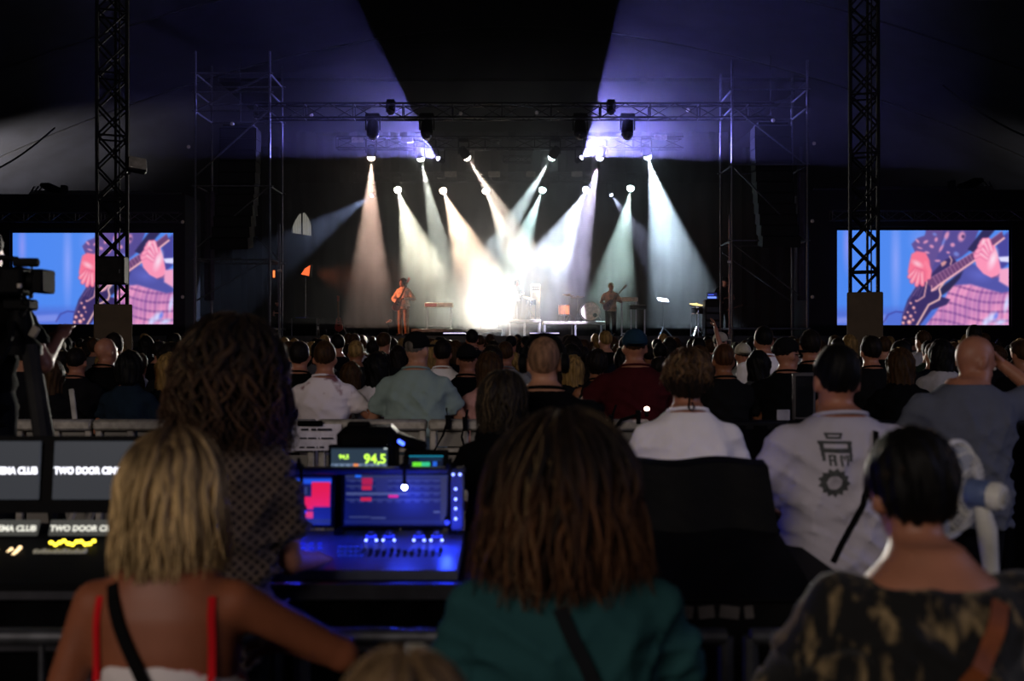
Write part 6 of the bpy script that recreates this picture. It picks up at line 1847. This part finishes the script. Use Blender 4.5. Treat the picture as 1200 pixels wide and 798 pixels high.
MB().lathe([(.016, -.136), (.016, -.141), (.009, -.142)], cen, ax_, 14).build('cap_button', mat('fan_grey_plastic', 'a8a8a8', rough=.4), mc)
mb_ = cen - ax_ * .075
MB().tube([mb_ + Vector((0, 0, -.03)), mb_ + Vector((.012, -.005, -.09)), Vector((mb_.x + .02, mb_.y - .01, .1)), Vector((mb_.x + .02, mb_.y - .01, .02))], .024, n=10, taper=[.8, 1.05, .8, .7]).build('neck', M_FANW, root)
MB().lathe([(.10, 0), (.10, .012), (.08, .025), (.03, .035)], (mb_.x + .02, mb_.y - .01, 0), (0, 0, 1), 20).build('base', M_FANW, root)

# ------------------------------------------------------------------ video camera on its tripod
YC = 4.4
root = thing('video_camera', 'black broadcast video camera aimed to the right on a tripod', 'video camera', at(22, 350, YC))
def v_(px, py, dy=0): 
    p = at(px, py, YC) - root.location; return Vector((p.x, p.y + dy, p.z))
MB().rbox(v_(2, 330), (.24, .13, .125), .015).build('body', M_BLACKPL, root)
MB().tube([v_(-18, 306), v_(-14, 300), v_(20, 304), v_(24, 312)], .013, n=8).build('handle', M_BLACKPL, root)
MB().lathe([(.018, 0), (.02, .02), (.02, .1), (.016, .105)], v_(20, 308, -.03), (1, .1, 0), 12).build('microphone', mat('foam_windshield', '101010', rough=1), root)
lb = MB().lathe([(.035, 0), (.042, .02), (.042, .07), (.05, .09), (.05, .11)], v_(20, 329), (1, .12, -.03), 18).build('lens_barrel', M_BLACKPL, root)
MB().rbox(v_(51, 330), (.05, .13, .105), .008).build('lens_hood', M_BLACKPL, lb)
MB().rbox(v_(32, 336, -.07), (.02, .01, .02), .003).build('switch', mat('pale_switch', '9c948a', rough=.5), root)
MB().rbox(v_(-6, 318, -.09), (.09, .06, .06), .01).build('viewfinder', M_BLACKPL, root)
MB().tube([v_(34, 310, -.03), v_(44, 314, -.05), v_(47, 322, -.07)], .004).build('cable', M_BLACKPL, root)
MB().tube([v_(30, 345, -.04), v_(33, 356, -.06), v_(40, 358, -.06), v_(42, 346, -.05)], .004).build('cable', M_BLACKPL, root)
MB().tube([v_(42, 346, -.05), v_(40, 362, -.06), v_(34, 374, -.06), v_(28, 368, -.05), v_(32, 350, -.04)], .003).build('cable', M_BLACKPL, root)
MB().rbox(v_(43, 345, -.05), (.014, .014, .04), .003).build('plug', M_BLACKPL, root)
tp = at(24, 352, YC); zg = .51
root = thing('camera_tripod', 'black camera tripod with thick sleeved legs under the video camera', 'tripod', (tp.x, YC, zg))
hz_ = tp.z - zg
MB().rbox((0, 0, hz_ - .02), (.12, .1, .05), .01).build('head_plate', M_BLACKPL, root)
MB().lathe([(.05, hz_ - .16), (.055, hz_ - .1), (.04, hz_ - .045)], (0, 0, 0), (0, 0, 1), 14).build('fluid_head', M_BLACKPL, root)
MB().lathe([(.09, hz_ - .24), (.09, hz_ - .2), (.05, hz_ - .16)], (0, 0, 0), (0, 0, 1), 14).build('bowl', M_BLACKPL, root)
for k, (fx, fy) in enumerate(((.30, -.2), (-.42, -.15), (.05, .42))):
    a = Vector((fx * .18, fy * .18, hz_ - .2)); b2 = Vector((fx, fy, .02))
    lg = MB().tube([a, a.lerp(b2, .6)], .034, n=8).build('leg', mat('tripod_sleeve', '1c1b1c', rough=.8), root)
    MB().tube([a.lerp(b2, .55), b2], .02, n=8).build('lower_tube', M_BLACKMT, lg)
    MB().rbox(b2 + Vector((0, 0, -.005)), (.06, .06, .03), .008).build('rubber_foot', M_BLACKPL, lg)
MB().tube([(.0, -.06, hz_ - .1), (.05, -.2, hz_ - .2), (.07, -.3, hz_ - .26)], .012).build('pan_handle', M_BLACKPL, root)
MB().rbox((.09, -.06, hz_ - .14), (.035, .02, .05), .006, rot=(0, .5, 0)).build('tag', mat('pale_tag', '8a8278', rough=.8), root)
# phones
c = PHONE_AT + Vector((0, 0, .04))
root = thing('raised_phone', 'phone held up near the tripod, its edge catching light', 'phone', c)
MB().rbox((0, 0, 0), (.075, .01, .15), .006, rot=(0, .1, .5)).build('shell', M_BLACKPL, root)
MB().rbox((-.005, -.008, 0), (.066, .004, .135), .003, rot=(0, .1, .5)).build('screen', glow('dim_phone_screen', '4a3c34', .5), root)
c = PHONE2_AT
root = thing('raised_phone', 'bright bluish phone screen held up in the crowd', 'phone', c)
MB().rbox((0, 0, 0), (.07, .01, .10), .006).build('shell', M_BLACKPL, root)
MB().rbox((0, -.008, 0), (.06, .004, .085), .003).build('screen', glow('bright_phone_screen', 'a8c4ff', 2.0), root)
# ------------------------------------------------------------------ on stage
M_WOODW = mat('pale_cabinet', 'c8b69c', rough=.6); M_CREAM = mat('cream_shirt', 'd8c0aa', rough=.9, scale=18); M_BEIGE = mat('tan_top', 'e2b492', rough=.8); M_CHROME = mat('chrome', 'c8c8cc', rough=.2, metal=1.0)
def guitar_mesh_parts(root, M, bodycol, scale=1.0, acoustic=False):
    """solid guitar: body outline, neck, head, strings side facing -y"""
    bo = []
    for t in lin(0, 2 * PI, 33)[:-1]:
        r = .165 + .035 * math.cos(2 * t) + .02 * math.cos(3 * t)
        bo.append((r * .82 * math.sin(t) * scale, r * 1.12 * math.cos(t) * scale))
    def T(p): return M @ Vector(p)
    def add(mb, name, m, par=root):
        mb.v = [tuple(T(p)) for p in mb.v]; return mb.build(name, m, par)
    bd = add(MB().prism(bo, .05 * scale), 'guitar_body', bodycol)
    add(MB().box((0, -.03 * scale, .44 * scale), (.05 * scale, .03 * scale, .62 * scale)), 'neck', mat('guitar_neck', '5a3a24', rough=.4))
    add(MB().prism([(-.03 * scale, .74 * scale), (.03 * scale, .74 * scale), (.045 * scale, .9 * scale), (-.035 * scale, .92 * scale)], .02 * scale, off=(0, -.02 * scale, 0)), 'headstock', bodycol)
    add(MB().box((0, -.03 * scale, 0), (.07 * scale, .015 * scale, .03 * scale)).box((0, -.03 * scale, .08 * scale), (.07 * scale, .015 * scale, .03 * scale)), 'pickups', M_BLACKPL)['kind'] = 'stuff'
    return bd
def performer(label, px, top, Y, P, skin_m, parts, rz, ground): return person(label, px, top, Y, P, skin_m, parts, rz, None, ground)
M_RWOOD = mat('red_guitar_lacquer', '8a2a1c', rough=.3, spec=.6); M_SUN = mat('sunburst_lacquer', '6a3a1c', rough=.3, spec=.6)

# low platforms and risers
def riser_box(label, px0, px1, top_py, Y, depth, m=None, legs=False):
    a = at(px0, top_py, Y); b = at(px1, top_py, Y)
    root = thing('stage_riser', label, 'platform', ((a.x + b.x) / 2, Y + depth / 2, STZ), 0, 'stage risers')
    w = b.x - a.x; h = a.z - STZ
    MB().rbox((0, 0, h - .05), (w, depth, .1), .01).build('deck', m or mat('riser_deck', '6a645c', rough=.6), root)
    if legs:
        for x in lin(-w / 2 + .04, w / 2 - .04, 3):
            for s in (-1, 1): MB().box((x, s * (depth / 2 - .04), (h - .1) / 2), (.06, .06, h - .1)).build('leg', M_ALU, root)
    else:
        MB().box((0, 0, (h - .1) / 2), (w - .06, depth - .06, h - .1)).build('skirt', M_BLACK, root)
    return root
riser_box('low riser under the keyboard with red end panel', 482, 588, 385.5, 32.4, 1.6)
riser_box('wide open-framed riser carrying the bass drum', 637, 712, 376.5, 34.4, 2.0, legs=True)
riser_box('open-framed riser under the drummer', 596, 634, 374.5, 34.8, 2.0, legs=True)
for px0, px1, py in ((519, 546, 389), (620, 656, 389.5)):
    c = at((px0 + px1) / 2, py, 31.4)
    root = thing('floor_light_bar', 'lilac glowing floor light bar, %s' % ('left of the strobe' if px0 < 560 else 'right of the strobe'), 'light bar', (c.x, 31.4, STZ), 0, 'floor light bars')
    MB().rbox((0, 0, .04), ((px1 - px0) * 31.4 / F, .12, .08), .01).build('housing', M_BLACKPL, root)
    MB().rbox((0, -.05, .09), ((px1 - px0) * 31.4 / F - .04, .06, .03), .01).build('tube', glow('lilac_tube', 'd2c6ff', 1.6), root)
# guitarist on the left
Pp = Person(sex='m', vox=.018, bulk=.95, head=(-.1, -.55, .12), arms=(((-.16, .02, -.25), (.04, .24, -.26)), ((.13, .06, -.26), (-.06, .22, -.40))), hand_curl=1.15)
r1, o1 = performer('long-haired guitarist in cream shirt and tan trousers at the left of the stage', 472, 326, 32.0, Pp, SK_A, [('shirt', lambda P: P.shirt(M_CREAM, sleeve=1.0, long=.92, seed=81, loose=.025)), ('trousers', lambda P: P.trousers(mat('tan_trousers', '8c6a4e', rough=.9))), ('hair', lambda P: P.hair(H_DARK, 'long', 4, L=.22, vol=1.15))], PI - .35, STZ)
eyes(Pp, r1)
g = thing('electric_guitar', 'red electric guitar held upright by the cream shirt guitarist', 'guitar', r1.location + Vector((0, -.02, 0)))
Mg = Matrix.Translation(Vector((-.16, -.28, 1.0))) @ Euler((-.1, .42, .2)).to_matrix().to_4x4()
guitar_mesh_parts(g, Mg, M_RWOOD, 1.05)
# second guitarist, right
Pq = Person(sex='m', vox=.018, bulk=1.05, head=(.05, .1, 0), arms=(((-.15, .05, -.25), (.02, .22, -.2)), ((.15, .03, -.25), (-.04, .2, -.36))), hand_curl=1.15)
r2, o2 = performer('curly-haired musician in tan top and black trousers right of the bass drum', 716, 332, 33.0, Pq, SK_A, [('shirt', lambda P: P.shirt(M_BEIGE, sleeve=.6, seed=82)), ('trousers', lambda P: P.trousers(M_JEANS)), ('hair', lambda P: P.hair(H_BLOND, 'crop', 8, vol=1.6))], PI + .1, STZ)
eyes(Pq, r2)
g = thing('electric_guitar', 'sunburst electric guitar slung on the tan top musician', 'guitar', r2.location)
guitar_mesh_parts(g, Matrix.Translation(Vector((-.12, -.24, 1.02))) @ Euler((-.05, .75, .1)).to_matrix().to_4x4(), M_SUN, 1.0)
# drummer behind the glare
zr = at(0, 374.5, 34.8).z
Pd = Person(sex='m', vox=.02, head=(0, .3, 0), arms=('desk', 'bent'))
r3, o3 = performer('drummer in pale shirt half lost in the strobe glare', 606, 327, 35.6, Pd, SK_A, [('shirt', lambda P: P.shirt(M_GREYT, seed=83)), ('trousers', lambda P: P.trousers(M_JEANS)), ('hair', lambda P: P.hair(H_BROWN, 'bob', 8, L=.14, vol=1.2))], PI, zr)
eyes(Pd, r3)
def drum(name, label, c, r, h, axis, m, legs=0, zfloor=0, front=None):
    root = thing(name, label, 'drum', (c.x, c.y, zfloor))
    cc = c - root.location
    MB().lathe([(r, -h / 2), (r, h / 2)], cc, axis, 24).build('shell', m, root)
    for s in (-1, 1): MB().lathe([(r * 1.04, s * h / 2 - .015), (r * 1.04, s * h / 2 + .015)], cc, axis, 24).build('hoop', M_CHROME, root)
    MB().lathe([(r * .97, h / 2 + .012), (r * .9, h / 2 + .016)], cc, axis, 24).build('skin', front or mat('drum_skin', 'e0d2c2', rough=.5), root)
    for k in range(legs):
        t = k * 2 * PI / legs + .5
        bar(cc + Vector((r * math.cos(t), r * math.sin(t), 0)), Vector((r * 1.1 * math.cos(t), r * 1.1 * math.sin(t), 0)), .012).build('leg', M_CHROME, root)
    return root
zb = at(0, 376.5, 34.4).z
c = at(691, 361, 35.0)
bd = drum('bass_drum', 'bass drum with pale front skin and round port on the open riser', Vector((c.x, c.y, zb + .35)), .34, .42, Vector((0, -1, 0)), M_SUN, 0, zb)
MB().lathe([(.075, 0), (.075, .01)], Vector((.17, -.235, .22)), (0, -1, 0), 16).build('port', M_BLACKPL, bd)
for s in (-1, 1): bar((s * .3, -.1, .25), (s * .4, -.25, 0), .012).build('spur', M_CHROME, bd)
c = at(661, 366, 35.2); drum('floor_tom', 'floor tom drum with chrome hoops left of the bass drum', Vector((c.x, c.y, zb + .42)), .2, .36, Vector((0, 0, 1)), M_SUN, 3, zb)
zq = at(0, 374.5, 34.8).z
c = at(622, 360, 35.3); drum('snare_drum', 'snare drum beside the drummer near the glare', Vector((c.x, c.y, zq + .62)), .18, .15, Vector((0, 0, 1)), M_CHROME, 3, zq)
def cymbal(label, px, py, Y, zf, tilt):
    c = at(px, py, Y); root = thing('cymbal_stand', label, 'cymbal', (c.x, Y, zf), 0, 'cymbals'); h = c.z - zf
    bar((0, 0, .1), (0, 0, h), .012).build('stand', M_CHROME, root)
    for k in range(3): bar((0, 0, .3), (.25 * math.cos(k * 2.09), .25 * math.sin(k * 2.09), .01), .01).build('leg', M_CHROME, root)
    MB().lathe([(.24, 0), (.12, .02), (.05, .03), (.03, .05)], (0, 0, h), (tilt, -.2, 1), 20).build('cymbal', mat('cymbal_bronze', 'a07840', rough=.3, metal=.9), root)
cymbal('bronze cymbal tilted on its stand right of the drummer', 620, 350, 35.3, zq, .35)
cymbal('bronze cymbal on a tall stand left of the bass drum', 667, 346, 35.2, zb, .1)
cymbal('bronze cymbal on a stand just above the bass drum', 677, 348, 35.6, zb, -.1)
def amp(label, px0, px1, py0, py1, Y, zf, m):
    a = at(px0, py0, Y); b = at(px1, py1, Y); root = thing('amplifier', label, 'amplifier', ((a.x + b.x) / 2, Y, zf)); w, h = b.x - a.x, a.z - zf
    MB().rbox((0, 0, h / 2), (w, .35, h - .01), .03).build('cabinet', m, root)
    MB().rbox((0, -.175, h * .42), (w * .86, .02, h * .68), .01).build('grille', mat('amp_grille', 'a08c70', rough=.9, scale=80), root)
    MB().rbox((0, -.178, h * .88), (w * .86, .02, h * .12), .005).build('control_panel', mat('amp_panel', '2a2420', rough=.5), root)
    for k in range(4): MB().lathe([(.02, 0), (.016, .02)], (w * (-.3 + .2 * k), -.19, h * .88), (0, -1, 0), 8).build('knob', M_CREAM, root)
amp('tall cream amplifier stack beside the drummer', 622, 633, 333, 374, 36.4, zq, M_WOODW)
# keyboards
def keyboard(label, px0, px1, py, Y, zf, m, endm=None, tilt=0.0, depth=.35, th=.14, stand=True):
    a = at(px0, py, Y); b = at(px1, py, Y); w = b.x - a.x; h = a.z - zf
    root = thing('stage_keyboard', label, 'keyboard', ((a.x + b.x) / 2, Y, zf))
    rt = (tilt, 0, 0)
    MB().rbox((0, 0, h), (w, depth, th), .02, rot=rt).build('case', m, root)
    if endm: MB().rbox((-w * .28, -depth / 2 - .005, h), (w * .42, .02, th * .8), .004).build('front_panel', endm, root)
    MB().box((0, .05, h + th / 2 + .006), (w * .92, depth * .4, .012)).build('keys', mat('ivory_keys', 'd8d2c4', rough=.4), root)
    if stand:
        for s in (-1, 1):
            MB().box((s * w * .42, 0, (h - th / 2) / 2), (.04, .04, h - th / 2)).build('leg', M_ALU, root)
            MB().box((s * w * .42, 0, .02), (.05, .45, .04)).build('foot', M_ALU, root)
        MB().box((0, 0, .1), (w * .84, .03, .03)).build('crossbar', M_ALU, root)
zk = at(0, 385.5, 32.4).z
keyboard('keyboard with red and cream front on slim legs left of the strobe', 498, 531, 357.5, 33.0, zk, M_WOODW, mat('red_panel', 'b0453c', rough=.5))
keyboard('pale flat keyboard on a stand behind the tan top musician', 727, 747, 351, 34.0, STZ, M_WOODW)
keyboard('lower dark keyboard on a stand right of the tan top musician', 738, 757, 360, 33.6, STZ, M_BLACKPL)
# music stand
c = at(777, 352, 33.8); root = thing('music_stand', 'music stand with a pale sheet right of the keyboards', 'music stand', (c.x, 33.8, STZ)); h = c.z - STZ
bar((0, 0, .2), (0, 0, h), .012).build('pole', M_BLACKMT, root)
for k in range(3): bar((0, 0, .3), (.3 * math.cos(k * 2.09), .3 * math.sin(k * 2.09), .01), .01).build('leg', M_BLACKMT, root)
MB().rbox((0, 0, h), (.42, .3, .02), .004, rot=(.5, .1, .2)).build('desk', M_BLACKMT, root)
MB().rbox((0, -.015, h + .02), (.36, .26, .006), .002, rot=(.5, .1, .2)).build('sheet', mat('sheet_paper', '8a827c', rough=.9), root)
# crew member with guitar and rack at the right
zc = STZ
Pt = Person(sex='m', vox=.02, head=(.25, .5, 0), arms=('bent', ((.14, .02, -.25), (-.05, .2, -.33))))
r4, o4 = performer('musician in dark cap and black shirt playing low guitar at the right wing', 849, 347, 32.5, Pt, SK_A, [('shirt', lambda P: P.shirt(M_BLKT, seed=84)), ('trousers', lambda P: P.trousers(M_JEANS)), ('hair', lambda P: P.hair(H_DARK, 'short', 8))], PI - .3, STZ - .62 + .0)
cm, bm = Pt.cap(M_BCAP, False); co = link('cap', cm, r4); link('brim', bm, co); eyes(Pt, r4)
r4.location.z = STZ - .0
P4s = 0
g = thing('electric_guitar', 'dark electric guitar held low by the musician in the dark cap', 'guitar', r4.location)
guitar_mesh_parts(g, Matrix.Translation(Vector((-.1, -.24, .80))) @ Euler((0, 1.25, 0)).to_matrix().to_4x4(), M_BLACKPL, .9)
c = at(836, 346, 32.2); root = thing('laptop', 'laptop with bright blue screen on a rack at the right wing', 'laptop', (c.x, 32.3, c.z - .14))
img = canvas(30, 20, (20, 24, 70)); rect(img, .05, .62, .95, .9, (120, 150, 255)); rect(img, .1, .25, .7, .42, (70, 90, 230))
MB().rbox((0, 0, .012), (.34, .24, .02), .005).build('base', M_BLACKPL, root)
lid = MB().rbox((0, .12, .13), (.34, .015, .23), .005, rot=(-.15, 0, 0)).build('lid', M_BLACKPL, root)
p = link('picture', picture_mesh(.31, .2, img, 1.2), lid, (0, .108, .13)); p.rotation_euler = (-.15, 0, 0)
root = thing('equipment_rack', 'black equipment rack under the laptop at the right wing', 'rack', (c.x, 32.35, STZ)); hh = c.z - .142 - STZ
MB().rbox((0, 0, hh / 2), (.55, .45, hh - .01), .01).build('cabinet', M_BLACKPL, root)
for k in range(4): MB().rbox((0, -.23, .15 + k * hh * .2), (.48, .02, hh * .14), .004).build('unit', mat('rack_unit', '2c2e34', rough=.4, metal=.4), root)
drum('snare_drum', 'small dark drum with chrome rim on a stand at the right wing', Vector((at(817, 364, 32.6).x, 32.6, at(817, 364, 32.6).z)), .2, .2, Vector((0, 0, 1)), M_BLACKPL, 3, STZ)
cymbal('small cymbal on a stand at the right wing', 816, 357, 32.9, STZ, .1)
# left wing: crew, case, lamp, guitar on stand
Pl = Person(sex='m', vox=.02, head=(.3, -.3, 0), arms=('bent', ((.14, .02, -.25), (-.05, .2, -.33))))
r5, o5 = performer('crew member in black bending over a case at the left wing', 325, 352, 31.4, Pl, SK_A, [('shirt', lambda P: P.shirt(M_BLKT, seed=85)), ('trousers', lambda P: P.trousers(M_JEANS)), ('hair', lambda P: P.hair(H_DARK, 'short', 8))], PI - .6, STZ)
eyes(Pl, r5)
a = at(344, 373, 31.2); b = at(373, 395, 31.2)
root = thing('flight_case', 'black flight case with steel edges at the left wing', 'case', ((a.x + b.x) / 2, 31.2, STZ)); w, h = b.x - a.x, a.z - STZ
MB().rbox((0, 0, h / 2), (w, .5, h - .01), .01).build('body', M_BLACKPL, root)
for sx in (-1, 1): MB().rbox((sx * w / 2, -.24, h / 2), (.035, .035, h), .005).build('edge_profile', M_STEEL, root)
MB().rbox((w / 2 + .03, -.24, h * .45), (.06, .03, .1), .005).build('butterfly_latch', M_ALU, root)
MB().rbox((-.15, -.05, h + .02), (.3, .2, .03), .005).build('tray', mat('blue_tray', '2a3a8a', rough=.5), root)
c = at(358, 318, 31.8)
root = thing('orange_lamp', 'lamp with glowing orange hood on a stand at the left wing', 'stage lamp', (c.x, 31.8, STZ)); h = c.z - STZ
bar((0, 0, .1), (0, 0, h - .1), .02).build('pole', M_STEEL, root)
for k in range(3): bar((0, 0, .7), (.45 * math.cos(k * 2.09 + .4), .45 * math.sin(k * 2.09 + .4), .01), .018).build('leg', M_STEEL, root)
MB().prism([(-.16, -.12), (.16, -.18), (.2, .22), (-.02, .1)], .25, off=(0, .06, h)).build('hood', M_BLACKMT, root)
MB().prism([(-.12, -.1), (.13, -.15), (.17, .19), (0, .08)], .02, off=(0, -.09, h)).build('lens', glow('orange_lens', 'ff6a38', 1.3), root)
lamp('SPOT', 'orange_light', (.2, -.12, h), (4.5, -.2, 1.0 - 0), 700, (1, .25, .1), parent=root, spot_size=math.radians(60), spot_blend=.8, shadow_soft_size=.12)
c = at(321, 321, 31.0); root = thing('indicator_light', 'tiny orange indicator glowing beside the left scaffold tower', 'lamp', c)
MB().rbox((0, 0, 0), (.06, .04, .22), .01).build('tube', glow('orange_tube', 'ff7a40', 1.8), root); MB().rbox((0, .04, 0), (.1, .05, .3), .01).build('housing', M_BLACKMT, root)
c = at(397, 376, 32.4)
g = thing('guitar_on_stand', 'dark red guitar resting on a stand at the left of the stage', 'guitar', (c.x, 32.4, STZ))
guitar_mesh_parts(g, Matrix.Translation(Vector((0, 0, .36))) @ Euler((.12, 0, 0)).to_matrix().to_4x4(), M_RWOOD, 1.05)
s_o = thing('guitar_stand', 'black stand under the dark red guitar', 'stand', (c.x, 32.55, STZ))
for k in range(3): bar((0, .05, .55), (.25 * math.cos(k * 2.09 + .5), .05 + .25 * math.sin(k * 2.09 + .5), .01), .014).build('leg', M_BLACKMT, s_o)
bar((0, .05, .5), (0, .02, .72), .014).build('upright', M_BLACKMT, s_o)
# floor monitor and mic near the first guitarist
c = at(455, 377, 31.2); root = thing('microphone_stand', 'short microphone stand beside the cream shirt guitarist', 'microphone', (c.x, 31.2, STZ)); h = c.z - STZ
bar((0, 0, .02), (0, 0, h - .05), .012).build('pole', M_BLACKMT, root); MB().lathe([(.12, 0), (.12, .02)], (0, 0, 0), (0, 0, 1), 14).build('base', M_BLACKMT, root)
MB().lathe([(.02, -.08), (.025, .03), (.05, .06), (.05, .1), (.03, .13)], (0, 0, h), (.8, -.4, .3), 12).build('capsule', mat('mic_grille', 'b8a49a', rough=.5, metal=.3), root)
# arched opening with pale pleats in the left wing curtain
c = at(354, 262, 38.7)
wroot = struct(MB().prism([(-.44, -.36), (.44, -.5), (.44, -.3), (.3, .3), (.12, .48), (-.1, .42), (-.3, .1)], .04).build('window_1', mat('window_frame_dark', '1a1a1c', rough=.8), loc=c), 'arched pale pleated opening glowing above the left wing')
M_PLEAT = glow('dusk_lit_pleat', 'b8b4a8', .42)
def top_z(x): return float(np.interp(x, (-.38, -.28, -.1, .1, .26, .36), (-.2, .08, .36, .42, .22, -.1)))
xs_ = [-.36, -.27, -.19, -.10, -.03, .03, .10, .19, .28, .36]
for i in range(len(xs_) - 1):
    if i in (4,): continue
    xa, xb = xs_[i] + .008, xs_[i + 1] - .008
    MB().prism([(xa, -.36 - .12 * (xa + .36) / .72), (xb, -.36 - .12 * (xb + .36) / .72), (xb, top_z(xb)), (xa, top_z(xa))], .03, off=(0, -.03, 0)).build('pane', M_PLEAT, wroot)
